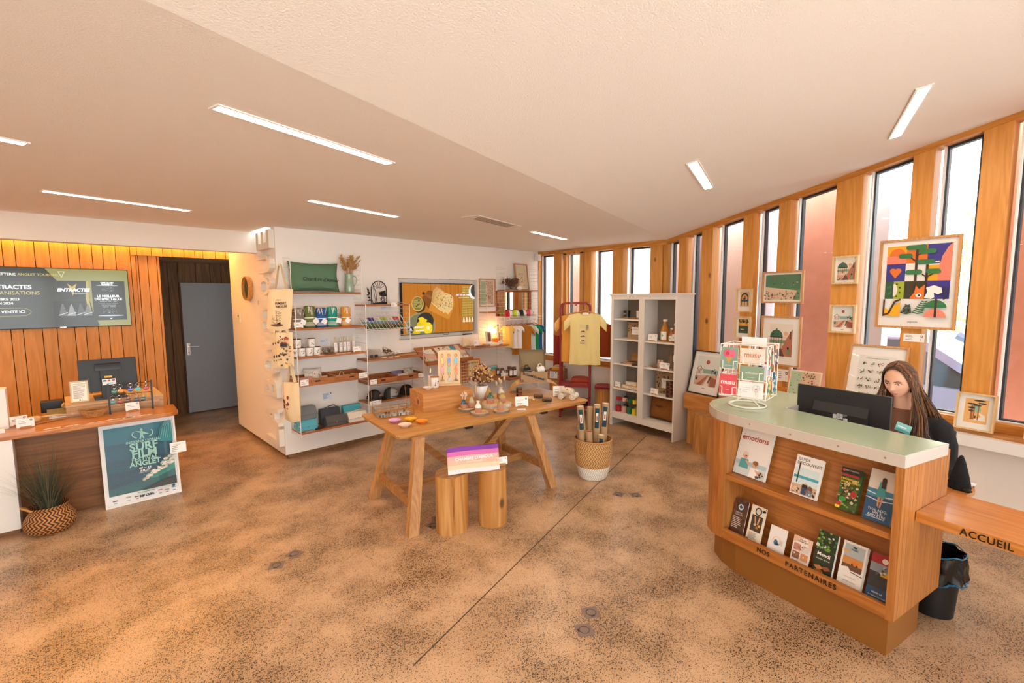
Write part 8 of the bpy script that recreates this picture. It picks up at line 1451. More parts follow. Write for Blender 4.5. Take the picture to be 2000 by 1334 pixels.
b.grid(n, 4, lambda u, v: ((0.128+0.012*math.sin(u*2*PI*9+v*3)+0.01*v)*math.cos(u*2*PI), (0.128+0.012*math.sin(u*2*PI*9+v*3)+0.01*v)*math.sin(u*2*PI), 0.378-0.15*v+0.012*math.sin(u*2*PI*7)*(0.3+v))); b.obj('bin_liner', mat('shiny black liner', '#131416', 0.25), t, True)
b = MB(); b.tube([((0.140+0.012*math.sin(q*0.35*9))*math.cos(q*PI/30), (0.140+0.012*math.sin(q*0.35*9))*math.sin(q*PI/30), 0.225+0.010*math.sin(q*PI/30*7)) for q in range(60)], 0.005, 4, closed=True); b.tube([(0.129*math.cos(q*PI/30), 0.129*math.sin(q*PI/30), 0.382+0.006*math.sin(q*PI/30*7)) for q in range(60)], 0.004, 4, closed=True); b.obj('blue_tie', mat('blue liner hem', '#1d6a94', 0.4), t)
q = on(0.005, 0.80); t = thing('black_pouch', 'slumped black fabric bag on the rounded end of the inner desk', 'bag', (q[0], q[1], 0.7205), RZF); b = MB(); b.lathe([(0,0),(0.05,0.0),(0.055,0.02),(0.04,0.09),(0.02,0.17),(0.008,0.20),(0,0.205)], 16, cap=False, sy=0.7); b.obj('bag_body', cloth('black nylon', '#121214', 0.2, 0.4, 70), t, True); MB().ball((0.045,-0.03,0.012), 0.022, 0.014, 0.012, 8, 5).obj('toggle', BLACK, t, True)
q = on(-0.02, 0.92); b = MB(); b.grid(8, 8, lambda u, v: ((u-0.5)*0.12, (v-0.5)*0.10, 0.006+0.005*math.sin(u*9+v*4)*math.cos(v*11))); o = b.obj('plastic_sleeve', mat('crinkled film', '#e2e6ea', 0.1, coat=0.5)); tag(place(o, (q[0], q[1], 0.7205), RZF), 'crinkled clear plastic sleeve beside the black bag', 'plastic')
# brochures
def brochure(u, z, w, h, label, draw, n=6, lean=18.5, v=0.035, curl=0.0, tint='#e9e6e0'):
    q = on(-u, v); z += 0.00036*n; t = thing('brochure_stack', label, 'brochures', (q[0], q[1], z), RZF, 'brochures in the counter shelves', R(-lean)); th = 0.0011*n; c_ = lambda x, y, zz: (x, y-curl*4*(zz/h-0.35)**2 if curl else y, zz)
    b = MB(); 
    for k in range(min(n, 5)): o_ = 0.0012*k; y0 = th*k/min(n,5); b.box(-w/2+o_, y0+0.0002, 0, w/2+o_, y0+th/min(n,5), h-0.001*k)
    b.obj('paper_stack', mat('stack '+tint, tint, 0.6), t); p = Pr(); draw(p, w, h); p.V = [(max(-w/2,min(w/2,x)), y, max(0,min(h,z_))) for x, y, z_ in p.V]; p.obj('cover_print', t, None, (0,-0.0002,0)); return t
def child(p, x, z, s, hair, shirt): p.ell(x,z,s*0.5,s*0.6,'#d9a080'); p.ell(x,z+s*0.30,s*0.52,s*0.36,hair); p.poly([(x-s*0.9,z-s*2.4),(x+s*0.9,z-s*2.4),(x+s*0.7,z-s*0.7),(x-s*0.7,z-s*0.7)], shirt); p.line([(x+s*0.5,z-s*1.0),(x+s*0.9,z-s*1.6),(x+s*0.2,z-s*0.9)], s*0.28, '#d9a080'); p.ell(x+s*0.12,z-s*0.12,s*0.14,s*0.12,'#8a3a34')
def d1(p, w, h): p.rect(-w/2,0,w,h,'#e6e0da'); p.rect(-w/2,0,w,h*0.28,'#cfd6d4'); p.rect(-w/2,h*0.20,w,h*0.08,'#a9c4c8'); p.text('emotions',-0.005,h*0.745,0.048,'#a8442c','CENTER',0.022); p.line([(-0.083,h*0.80),(-0.075,h*0.815)],0.003,'#a8442c'); p.lines(-w*0.4,h*0.93,w*0.22,1,0.01,'#b8afa6',0.004); p.lines(-w*0.05,h*0.92,w*0.22,1,0.01,'#b8afa6',0.004); p.lines(w*0.22,h*0.915,w*0.22,1,0.01,'#b8afa6',0.004); child(p,-w*0.20,h*0.40,w*0.17,'#d9cdb8','#4fa0a0'); child(p,w*0.16,h*0.26,w*0.17,'#8a5a34','#eceae6'); p.splat(w*0.2,h*0.02,w*0.26,h*0.12,12,['#3a3a3c','#d9b89a'],0.010,2)
brochure(0.812, 0.666, 0.215, 0.335, 'tall white brochure stack headed emotions with two laughing children', d1, 14)
def d2(p, w, h): p.rect(-w/2,0,w,h,'#eceae6'); p.text('GUIDE',-w*0.44,h*0.90,0.024,'#2b2b2b','LEFT',0.01); p.text('DECOUVERTE',-w*0.44,h*0.80,0.024,'#2b2b2b','LEFT',0.01); p.rect(-w/2+0.006,0.006,w-0.012,h*0.66,'#cfe0e2'); p.rect(-w/2+0.006,h*0.42,w-0.012,h*0.07,'#3fa0b4'); p.rect(-w/2+0.006,0.006,w-0.012,h*0.24,'#c9a98a'); p.rect(-w*0.34,h*0.3,w*0.05,h*0.50,'#3a2a22'); p.ell(w*0.02,h*0.24,w*0.11,h*0.09,'#1d2024'); p.ell(w*0.22,h*0.20,w*0.10,h*0.09,'#7a4a34'); p.rect(-w*0.08,0.01,w*0.2,h*0.17,'#2f4a6a'); p.rect(w*0.14,0.01,w*0.18,h*0.14,'#5f8aa0'); p.splat(-w*0.45,0.01,w*0.9,h*0.14,16,['#2b2b2e','#e0c4a8','#8a5a3a'],0.008,5); p.ell(w*0.02,h*0.31,w*0.13,h*0.015,'#d9c49a')
brochure(0.468, 0.666, 0.15, 0.235, 'white discovery guide stack with two people on a beach', d2, 8)
def d3(p, w, h): p.rect(-w/2,0,w,h,'#3f5a24'); p.splat(-w/2,0,w,h*0.75,60,['#5d7a2a','#2b3f1a','#8aa03a','#6d5a34','#c9b48a'],0.010,3); p.rect(-w/2,h*0.86,w,h*0.14,'#1c1512'); p.text('PARC AVENTURE',0,h*0.935,0.009,'#e8dcc8'); p.ell(-w*0.38,h*0.93,0.007,0.007,'#c9443a'); p.rect(-w*0.4,h*0.80,w*0.8,h*0.05,'#a3202a'); p.text("L'INCROYABLE",0,h*0.73,0.013,'#f0c82a','CENTER',0.03); p.text('FORET DU CINE',0,h*0.665,0.011,'#f0c82a','CENTER',0.03); p.ell(w*0.30,h*0.42,0.015,0.015,'#b5202a'); p.ell(-w*0.3,h*0.12,0.013,0.013,'#b5202a'); p.ell(-w*0.15,h*0.26,0.018,0.014,'#2f8a3a'); p.rect(-w*0.45,0.008,0.022,0.014,'#e8d02a'); p.splat(-w*0.3,h*0.3,w*0.6,h*0.22,14,['#d9a080','#e8dcc8','#b5402a'],0.006,8)
brochure(0.243, 0.666, 0.098, 0.235, 'green forest park leaflet stack with a black header', d3, 14, tint='#4a5a30')
def d4(p, w, h): p.rect(-w/2,0,w,h,'#dcd8d2'); p.rect(-w/2,h*0.45,w,h*0.17,'#3f86a8'); p.rect(-w/2,0,w,h*0.47,'#23527a'); p.line([(-w/2,h*0.55),(w*0.1,h*0.50),(w/2,h*0.52)],0.005,'#e8ecee'); p.line([(-w/2,h*0.44),(0,h*0.40),(w/2,h*0.44)],0.005,'#cfdfe6'); p.poly([(-0.022,h*0.48),(0.022,h*0.48),(0.014,h*0.78),(-0.012,h*0.78)],'#3f9aa0'); p.ell(0.004,h*0.82,0.010,0.013,'#3a2218'); p.poly([(-0.006,h*0.83),(0.014,h*0.83),(0.016,h*0.66),(-0.004,h*0.66)],'#3a2218'); p.poly([(-0.012,h*0.48),(0.0,h*0.48),(-0.002,h*0.30),(-0.008,h*0.30)],'#c99070'); p.poly([(0.004,h*0.48),(0.014,h*0.48),(0.008,h*0.28),(0.002,h*0.28)],'#c99070'); p.text('THALASSO,',0,h*0.225,0.017,'#e8ecee'); p.text('SPA &',0,h*0.17,0.017,'#e8ecee'); p.text('BIEN-ETRE',0,h*0.115,0.017,'#e8ecee'); p.lines(-w*0.36,h*0.07,w*0.7,1,0.01,'#b8c8d4',0.004)
brochure(0.100, 0.666, 0.125, 0.27, 'spa leaflet stack with a woman in teal walking into the sea', d4, 10, tint='#d6dde0'); 
def ms(c, cols, t1=None, sd=1):
    def f(p, w, h): p.rect(-w/2,0,w,h,c); p.splat(-w/2,h*0.1,w,h*0.85,26,cols,0.010,sd); p.text(t1 or '', 0, h*0.62, 0.010, '#efe6dc') if t1 else None
    return f
def e1(p, w, h): p.rect(-w/2,0,w,h,'#5d3a2c'); p.splat(-w/2,0,w,h,40,['#6d4634','#4f3024','#7a503a'],0.014,2); p.ell(0.005,h*0.80,0.026,0.028,'#3a4046'); p.ell(0.005,h*0.80,0.018,0.02,'#cfd4d6'); p.poly([(-0.008,h*0.80),(0.005,h*0.86),(0.018,h*0.80),(0.005,h*0.75)],'#3a4046'); p.text('CENTRE',0,h*0.64,0.012,'#efe6dc'); p.text('EQUESTRE',0,h*0.585,0.012,'#efe6dc'); p.lines(-w*0.38,h*0.50,w*0.76,7,h*0.045,'#e0d2c4',0.004,3); p.ell(0.0,h*0.05,0.02,0.016,'#2b2f34')
def e2(p, w, h): p.rect(-w/2,0,w,h,'#e3dbc8'); p.rect(-w*0.36,h*0.33,w*0.72,h*0.42,'#3f3228'); p.ell(0,h*0.86,0.022,0.026,'#2f3438'); p.ell(0,h*0.86,0.015,0.018,'#cfc8b8'); p.poly([(-0.02,h*0.72),(-0.012,h*0.72),(0.0,h*0.52),(-0.01,h*0.52)],'#c9906a'); p.poly([(0.012,h*0.72),(0.02,h*0.72),(0.012,h*0.52),(0.004,h*0.52)],'#d9a27c'); p.ell(-0.008,h*0.50,0.008,0.008,'#b8b4ac'); p.ell(0.008,h*0.44,0.009,0.009,'#a86a34'); p.ell(0.022,h*0.50,0.008,0.008,'#d9b03a'); p.lines(-w*0.36,h*0.27,w*0.72,6,h*0.03,'#8a7f70',0.003,4); p.splat(w*0.2,h*0.86,w*0.3,h*0.12,4,['#1f1d1c'],0.010,2); p.splat(-w*0.48,h*0.02,w*0.14,h*0.08,3,['#1f1d1c'],0.007,3)
def e3(p, w, h): p.rect(-w/2,0,w,h,'#e9e6e2'); p.line([(0.0+0.026*math.cos(R(a)),h*0.46+0.032*math.sin(R(a))) for a in range(0,181,15)],0.0015,'#c98a6a'); p.ell(-0.004,h*0.44,0.012,0.018,'#3f6a8a'); p.ell(0.004,h*0.40,0.014,0.008,'#2b4a68'); p.text('BOAT',0.022,h*0.48,0.010,'#c98a6a','CENTER',0,0,1,R(90)); p.text('SERVICE',0.034,h*0.48,0.009,'#c98a6a','CENTER',0,0,1,R(90))
def e4(p, w, h): p.rect(-w/2,0,w,h,'#ecdfd4'); p.poly([(-w/2,h*0.75),(-w/2,h),(w*0.1,h),(-w*0.2,h*0.86)],'#e0b89c'); p.poly([(w/2,h*0.55),(w/2,h),(w*0.2,h)],'#e6c4aa'); p.text('ATELIER',0,h*0.90,0.010,'#3a2a24','CENTER',0.02); p.text('CERAMIQUE',0,h*0.84,0.010,'#3a2a24','CENTER',0.02); [p.rect(x,z,w*0.38,h*0.24,c) for x, z, c in ((-w*0.42,h*0.50,'#c08a78'),(w*0.04,h*0.50,'#d6ccc4'),(-w*0.42,h*0.22,'#8a5a44'),(w*0.04,h*0.22,'#c98a5a'))]; p.splat(-w*0.38,h*0.24,w*0.8,h*0.48,14,['#e8dcd0','#a3684a'],0.006,3); p.lines(-w*0.38,h*0.14,w*0.6,2,h*0.06,'#8a7a70',0.003,1)
def e5(p, w, h): p.rect(-w/2,0,w,h,'#23301f'); p.splat(-w/2,h*0.55,w,h*0.44,46,['#3f6a2c','#6d9a3a','#2b4a22','#8ab04a','#c9d2c0'],0.010,4); p.rect(-w/2,h*0.32,w,h*0.26,'#262d1e'); p.text('Mendi',0,h*0.48,0.028,'#f2efe6','CENTER',0.015); p.text('Le jardin de bois',0,h*0.38,0.011,'#e6e2d6'); [p.poly([(x,z),(x+0.03,z+0.012),(x+0.05,z-0.002),(x+0.02,z-0.016)],c) for x, z, c in ((-0.04,0.05,'#b8743f'),(-0.035,0.03,'#9c5f2e'),(0.0,0.055,'#8a4f28'),(-0.02,0.015,'#c9884f'))]
def e6(p, w, h): p.rect(-w/2,0,w,h,'#e6e2da'); p.rect(-w*0.42,h*0.40,w*0.84,h*0.55,'#a9b4b8'); p.rect(-w*0.42,h*0.42,w*0.84,h*0.26,'#c98a4a'); p.rect(-w*0.42,h*0.40,w*0.84,h*0.12,'#6d4a34'); p.poly([(-w*0.5,h*0.30),(-w*0.5,h*0.42),(-w*0.15,h*0.46),(0.0,h*0.38),(w*0.5,h*0.40),(w*0.5,h*0.30)],'#e6e2da'); p.rect(-w*0.05,h*0.53,w*0.3,h*0.07,'#d9742a'); p.ell(w*0.0,h*0.53,0.005,0.005,'#2b2220'); p.ell(w*0.2,h*0.53,0.005,0.005,'#2b2220'); p.text('TRIBE',0,h*0.845,0.014,'#2f3a44'); p.ell(0,h*0.90,0.009,0.005,'#2f3a44'); p.rect(-w*0.42,h*0.77,w*0.24,h*0.04,'#e0a02a'); p.text('PARTEZ EN VAN',0,h*0.25,0.008,'#b88a5a'); p.text('COMME UN FOU',0,h*0.16,0.008,'#6a625a'); p.poly([(-w*0.5,0),(-w*0.1,0),(-w*0.2,h*0.08),(-w*0.34,h*0.06),(-w*0.5,h*0.10)],'#e0a02a'); p.line([(0.0,h*0.37),(w*0.48,h*0.35)],0.004,'#22201e')
def e7(p, w, h): p.rect(-w/2,0,w,h,'#8a94a0'); p.rect(-w/2,h*0.80,w,h*0.20,'#a3202a'); p.ell(w*0.1,h*0.88,0.014,0.014,'#e9e6e2'); p.rect(-w/2,h*0.30,w,h*0.32,'#2f3238'); p.rect(w*0.0,h*0.56,w*0.3,h*0.10,'#d9a82a'); p.rect(-w/2,0,w,h*0.30,'#274a6d'); p.text('VISITEZ LA',0,h*0.20,0.010,'#e9ecf0','CENTER',0.02); p.text('LA PASSION DU TRAIN',0,h*0.13,0.008,'#e9ecf0'); p.splat(-w*0.4,h*0.55,w*0.8,h*0.2,12,['#4a4f58','#c9ccd0'],0.007,2)
for u, w, h, lab, dr, n, cv in ((0.872,0.096,0.245,'brown riding centre leaflet at the far left of the lower shelf',e1,2,0),(0.752,0.100,0.245,'cream tall leaflet with crest and dark photo on the lower shelf',e2,2,0.012),(0.606,0.104,0.17,'small white card with a round blue motif on the lower shelf',e3,2,0),(0.462,0.105,0.17,'blush pottery workshop leaflet with four little photos',e4,2,0.012),(0.337,0.102,0.255,'dark green leaflet lettered Mendi with planks and plants',e5,8,0),(0.200,0.115,0.25,'thick stack of white van travel leaflets on the lower shelf',e6,14,0),(0.070,0.100,0.25,'blue and red railway leaflet by the right upright',e7,6,0)): brochure(u, 0.2405 if u != 0.2 else 0.2405, w, h, lab, dr, n, 17, 0.02, cv)
# postcard spinner
sx, sy = 3.420, 1.119; SR = R(-88)
t = thing('postcard_spinner', 'white wire postcard spinner on the rounded end of the green counter', 'rack', (sx, sy, 1.0862), SR)
b = MB(); b.tube([(0.118*math.cos(q*PI/20),0.118*math.sin(q*PI/20),0.006) for q in range(40)], 0.006, 6, closed=True); b.obj('base_ring', WIRE, t, True)
for a in (30,150,210,330): MB().tube([(0.112*math.cos(R(a)),0.112*math.sin(R(a)),0.008),(0.01*math.cos(R(a)),0.01*math.sin(R(a)),0.075)], 0.0045, 6).obj('foot_strut', WIRE, t)
b = MB(); b.cyl(0,0,0.06,0.44,0.008,10); b.obj('pole', WIRE, t); hw = 0.148; b = MB()
for z in (0.075,0.20,0.31,0.435): b.tube([(-hw,-0.13,z),(hw,-0.13,z),(hw,0.13,z),(-hw,0.13,z)], 0.003, 5, closed=True)
for x in (-hw,-0.02,hw):
    for y in (-0.13,0.13): b.tube([(x,y,0.072),(x,y,0.437)], 0.003, 5)
for y in (-0.045,0.045):
    for x in (-hw,hw): b.tube([(x,y,0.072),(x,y,0.437)], 0.003, 5)
b.tube([(-hw,-0.13,0.435),(hw,0.13,0.435)], 0.003, 5); b.tube([(hw,-0.13,0.435),(-hw,0.13,0.435)], 0.003, 5); b.tube([(-hw,-0.13,0.075),(hw,0.13,0.075)], 0.003, 5); b.tube([(hw,-0.13,0.075),(-hw,0.13,0.075)], 0.003, 5); b.obj('wire_cage', WIRE, t)
def pocket(x0, x1, z0, h=0.05):
    b = MB(); y = -0.155
    for x in (x0+0.025, x1-0.025): b.tube([(x,-0.13,z0-0.003),(x,y,z0-0.003),(x,y,z0+h)], 0.0028, 5)
    b.tube([(x0+0.002,-0.13,z0+h),(x0+0.025,y,z0+h)], 0.0028, 5); b.tube([(x1-0.002,-0.13,z0+h),(x1-0.025,y,z0+h)], 0.0028, 5); b.tube([(x0+0.025,y,z0-0.003),(x1-0.025,y,z0-0.003)], 0.0028, 5); b.obj('card_pocket', WIRE, t)
for x0, x1, z0 in ((-0.148,-0.03,0.272),(-0.148,-0.03,0.092),(-0.02,0.135,0.318),(-0.02,0.135,0.205),(-0.02,0.135,0.088)): pocket(x0, x1, z0)
def postcard(x, y, z, w, h, draw, label, rz=0.0, n=4):
    q = onrz((sx,sy), SR, x, y); k = thing('postcard', label, 'postcard', (q[0], q[1], 1.0862+z), SR+rz, 'postcards in the spinner', R(-4)); MB().box(-w/2,0,0,w/2,0.0012*n,h).obj('card_stock', PAPER, k); p = Pr(); draw(p, w, h); p.obj('print', k, None, (0,-0.0003,0))
def c1(p, w, h): p.rect(-w/2,0,w,h,'#86a595'); p.poly([(-0.024,h*0.53),(0.024,h*0.53),(0.0,h*0.20)],'#d9a862'); [p.line([(-0.02+0.012*k,h*0.52),(0.006*k-0.01,h*0.30)],0.0015,'#b8843f') for k in range(4)]; p.ell(-0.014,h*0.72,0.025,0.027,'#e0607a'); p.ell(0.018,h*0.70,0.026,0.027,'#ea7088'); p.ell(-0.010,h*0.71,0.012,0.013,'#c93a50'); p.text('glace basque',0,h*0.14,0.010,'#dfe8df')
def c2(p, w, h): p.rect(-w/2,0,w,h,'#efd9c8'); p.text('musu',0,h*0.56,0.050,'#c98a68','CENTER',0.02); p.lines(-0.03,h*0.40,0.06,1,0.01,'#d6b49e',0.003)
def c3(p, w, h): p.rect(-w/2,0,w,h,'#8aa288'); p.text('milesker',0,h*0.52,0.024,'#e6ece2'); p.lines(-0.02,h*0.18,0.04,1,0.01,'#c9d4c4',0.003)
def c4(p, w, h): p.rect(-w/2,0,w,h,'#efeeec'); p.ell(0.035,h*0.62,0.026,0.026,'#d3d8d6'); p.ell(0.035,h*0.62,0.021,0.021,'#e6e9e6'); p.splat(0.015,h*0.45,0.04,0.036,16,['#b8c2bc','#a3b0aa'],0.003,2); p.line([(0.035,h*0.50),(0.035,h*0.22)],0.0015,'#8a948e'); p.ell(0.035,h*0.58,0.005,0.005,'#d9405a'); p.lines(-0.055,h*0.62,0.06,3,0.014,'#d0d0d0',0.003,2)
def c5(p, w, h): p.rect(-w/2,0,w,h,'#d9525c'); p.text('musu',0,h*0.60,0.044,'#f6e9e2','CENTER',0.02); p.lines(-0.012,h*0.20,0.025,1,0.01,'#efc9c4',0.003)
postcard(-0.090,-0.139,0.272,0.115,0.142,c1,'teal ice cream cone postcard at the top left of the spinner'); postcard(0.058,-0.139,0.318,0.150,0.098,c2,'peach postcard lettered musu at the top right of the spinner'); postcard(0.060,-0.141,0.205,0.152,0.092,c3,'sage green postcard lettered milesker in the middle row'); postcard(0.056,-0.143,0.086,0.156,0.105,c4,'white postcard with a pale tree and red heart at the bottom'); postcard(-0.091,-0.140,0.092,0.115,0.135,c5,'red postcard lettered musu at the bottom left of the spinner')
def pc(*cc): return lambda p, w, h: (p.rect(-w/2,0,w,h,cc[0]), p.splat(-w/2,0,w,h,16,cc[1:],0.016,len(cc)))
for k, (y, z, c, lab) in enumerate(((-0.085,0.285,('#2f8a6a','#c9443a','#e9e2d2'),'green and red postcard fanned on the upper right side'),(0.045,0.30,('#3a4a6a','#e9e2d2','#b8703a'),'blue postcard fanned at the rear of the upper right side'),(-0.085,0.10,('#e0b04a','#3f9a8a','#e9e2d2'),'yellow postcard fanned on the lower right side'),(0.045,0.115,('#3f9ab0','#e9e2d2','#2b4a6a'),'light blue postcard fanned at the rear of the lower right side'))): postcard(0.158, y, z, 0.085, 0.135, pc(*c), lab, R(90), 5)
for k, (y, z) in enumerate(((-0.05,0.28),(-0.05,0.09))): postcard(-0.158, y, z, 0.085, 0.14, pc('#e9e4dc','#cfc8bc'), 'pale postcard on the %s left side of the spinner' % ('upper','lower')[k], R(-90), 5)
for x, z, w, h, lab in ((0.05,0.42,0.16,0.06,'white header card standing on top of the spinner'),): postcard(x-0.03, 0.02, z, w, h, lambda p, w_, h_: p.rect(-w_/2,0,w_,h_,'#f1f0ee'), lab, 0, 2)
# ------------------------------------------------------------------ receptionist seated behind the counter
PO = on(-0.355, 1.06)
def remesh(bm_, name, m, vox, par=None, sm=4):
    me = bpy.data.meshes.new(name); bmesh.ops.recalc_face_normals(bm_, faces=bm_.faces); bm_.to_mesh(me); bm_.free(); o = bpy.data.objects.new(name, me); COL.objects.link(o)
    r = o.modifiers.new('r', 'REMESH'); r.mode = 'VOXEL'; r.voxel_size = vox; s_ = o.modifiers.new('s', 'SMOOTH'); s_.iterations = sm; s_.factor = 0.5
    dg = bpy.context.evaluated_depsgraph_get(); me2 = bpy.data.meshes.new_from_object(o.evaluated_get(dg)); o.modifiers.clear(); o.data = me2; me2.name = name; bpy.data.meshes.remove(me)
    if m: me2.materials.clear(); me2.materials.append(m)
    for q in me2.polygons: q.use_smooth = True
    if par: o.parent = par
    return o
SKIN = mat('skin', '#d8a384', 0.5); 
def loft(b, rings, n=20):       # rings (x, y, z, rx, ry)
    rs = [[b.v((x+rx*math.cos(2*PI*i/n), y+ry*math.sin(2*PI*i/n), z)) for i in range(n)] for x, y, z, rx, ry in rings]
    for a, c in zip(rs, rs[1:]):
        for i in range(n): b.f([a[i], a[(i+1)%n], c[(i+1)%n], c[i]])
    b.f(rs[0][::-1]); b.f(rs[-1])
HC = Vector((0.0, -0.150, 1.30)); HM = Matrix.Translation(HC) @ Matrix.Rotation(R(-6),4,'Z') @ Matrix.Rotation(R(17),4,'X')
torso = [(0,0.02,0.50,0.165,0.12),(0,0.03,0.60,0.150,0.115),(0,0.02,0.72,0.135,0.105),(0,-0.01,0.85,0.150,0.115),(0,-0.03,0.95,0.165,0.112),(0,-0.04,1.03,0.150,0.085),(0,-0.05,1.075,0.082,0.060),(0,-0.06,1.11,0.052,0.050),(0,-0.088,1.22,0.047,0.047)]
def arm(b, s, k=1.0): b.tube([(s*0.15,-0.03,1.03),(s*0.185,-0.03,1.00),(s*0.22,-0.02,0.90),(s*0.235,-0.04,0.81),(s*0.21,-0.09,0.775),(s*0.15,-0.18,0.765),(s*0.12,-0.22,0.762)], 0.04, 12, rad=[0.05*k,0.055*k,0.046*k,0.042*k,0.040*k,0.030*k,0.026*k])
def legs(b, k=1.0):
    for s in (-1, 1): b.tube([(s*0.08,0.02,0.53),(s*0.09,-0.20,0.545),(s*0.09,-0.36,0.52),(s*0.09,-0.37,0.42),(s*0.09,-0.33,0.20),(s*0.09,-0.32,0.07)], 0.05, 12, rad=[0.09*k,0.082*k,0.062*k,0.056*k,0.046*k,0.038*k]); b.tube([(s*0.09,-0.30,0.045),(s*0.09,-0.40,0.035),(s*0.09,-0.48,0.028)], 0.035, 10, rad=[0.036*k,0.034*k,0.022*k])
b = MB(); loft(b, torso)
for s in (-1, 1):
    arm(b, s); b.tube([(s*0.12,-0.21,0.762),(s*0.11,-0.27,0.760),(s*0.105,-0.30,0.758)], 0.03, 10, rad=[0.027,0.032,0.026])
    for k, (dx, L) in enumerate(((-0.027,0.062),(-0.009,0.072),(0.009,0.068),(0.026,0.054))): b.tube([(s*0.107+dx,-0.295,0.758),(s*0.107+dx*1.15,-0.295-L*0.55,0.764),(s*0.107+dx*1.2,-0.295-L,0.749)], 0.0085, 8, rad=[0.0095,0.0088,0.007])
    b.tube([(s*0.09,-0.255,0.758),(s*0.068,-0.285,0.754),(s*0.06,-0.31,0.748)], 0.01, 8, rad=[0.012,0.010,0.008])
legs(b)
PER = remesh(b.bm, 'person', SKIN, 0.007); tag(PER, 'seated woman with long brown hair, black cardigan and brown ribbed top behind the monitor', 'person'); place(PER, (PO[0], PO[1], 0), RZF)
# head with features, joined to the same body mesh
def head_pt(a, e):
    ce, se = math.cos(e), math.sin(e); x, y, z = 0.077*ce*math.sin(a), -0.088*ce*math.cos(a), 0.112*se
    fr = max(0.0, math.cos(a)*ce)
    if z < 0: f = (-z/0.112)**1.4; x *= 1-0.36*f; y = y*(1-0.10*f)-0.012*f*(1 if math.cos(a) > 0 else 0)+(0.02*f if math.cos(a) <= 0 else 0)
    g = lambda cx, cz, sx_, sz_: math.exp(-((x-cx)/sx_)**2-((z-cz)/sz_)**2)*(1 if math.cos(a) > 0 else 0)
    d = 0.022*g(0,-0.030,0.010,0.013)+0.012*g(0,-0.008,0.008,0.020)+0.004*g(0.012,-0.034,0.007,0.007)+0.004*g(-0.012,-0.034,0.007,0.007)-0.011*g(0.031,0.004,0.017,0.011)-0.011*g(-0.031,0.004,0.017,0.011)+0.005*g(0,-0.060,0.022,0.006)+0.006*g(0,-0.071,0.018,0.006)-0.003*g(0,-0.0655,0.02,0.0025)+0.006*g(0,-0.098,0.018,0.012)+0.004*g(0.04,-0.025,0.016,0.018)+0.004*g(-0.04,-0.025,0.016,0.018)+0.003*g(0,0.024,0.045,0.010)
    return Vector((x, y-d, z))
b = MB(); b.mt = HM; b.grid(72, 56, lambda u, v: head_pt(-PI+2*PI*u, -PI/2+PI*v)); bmesh.ops.remove_doubles(b.bm, verts=b.bm.verts, dist=0.0004)
for s in (-1, 1):
    b.ball((s*0.076,0.008,-0.012), 0.009, 0.020, 0.030, 10, 8)
me = PER.data; bb = bmesh.new(); bb.from_mesh(me); tmp = bpy.data.meshes.new('tmp'); b.bm.to_mesh(tmp); bb.from_mesh(tmp); bb.to_mesh(me); bb.free(); b.bm.free(); bpy.data.meshes.remove(tmp)
for q in me.polygons: q.use_smooth = True
def face(name, m, fn, smooth=True): b = MB(); b.mt = HM; fn(b); return b.obj(name, m, PER, smooth)
def sur(x, z, off=0.0):         # point on the front of the face at x, z
    lo = None
    for k in range(60):
        e = -PI/2+PI*(k+0.5)/60
        for j in range(-14, 15):
            p = head_pt(j*0.08, e); dd = (p.x-x)**2+(p.z-z)**2
            if lo is None or dd < lo[0]: lo = (dd, p.y)
    return (x, lo[1]-off, z)
for s in (-1, 1):
    face('eye', mat('eye white', '#d9d0c8', 0.2), lambda b: b.ball((s*0.031, sur(s*0.031,0.004)[1]+0.0065, 0.0035), 0.0135, 0.010, 0.0068, 14, 10))
    face('iris', mat('brown iris', '#2e1c12', 0.15), lambda b: b.ball((s*0.031-0.003, sur(s*0.031,0.004)[1]-0.0022, 0.001), 0.0055, 0.003, 0.0055, 12, 8))
    face('eyelashes', mat('lash', '#1c120e', 0.6), lambda b: b.tube([sur(s*(0.031+0.0155*math.cos(R(t_))), 0.003+0.0085*math.sin(R(t_)), 0.0015) for t_ in range(0,181,30)], 0.0016, 5))
    face('eyebrow', mat('brow hair', '#3a2418', 0.8), lambda b: b.tube([sur(s*(0.013+0.0085*k), 0.020+0.0045*math.sin(k*0.75), 0.001) for k in range(5)], 0.002, 5, rad=[0.0022,0.0026,0.0026,0.002,0.0012]))
    face('earring', BRASS, lambda b: b.ball((s*0.084,0.002,-0.042), 0.004, 0.004, 0.004, 8, 6))
LIP = mat('lips', '#b5685c', 0.4)
face('lips', LIP, lambda b: (b.tube([sur(-0.021+0.0053*k, -0.0605+0.0018*math.cos((k-4)*1.5)-0.003*abs(k-4)/4, 0.0003) for k in range(9)], 0.0025, 6, rad=[0.0008,0.002,0.0028,0.003,0.0026,0.003,0.0028,0.002,0.0008]), b.tube([sur(-0.019+0.0048*k, -0.070+0.0045*((k-4)/4)**2, 0.0003) for k in range(9)], 0.003, 6, rad=[0.0008,0.0025,0.0033,0.0038,0.004,0.0038,0.0033,0.0025,0.0008])))
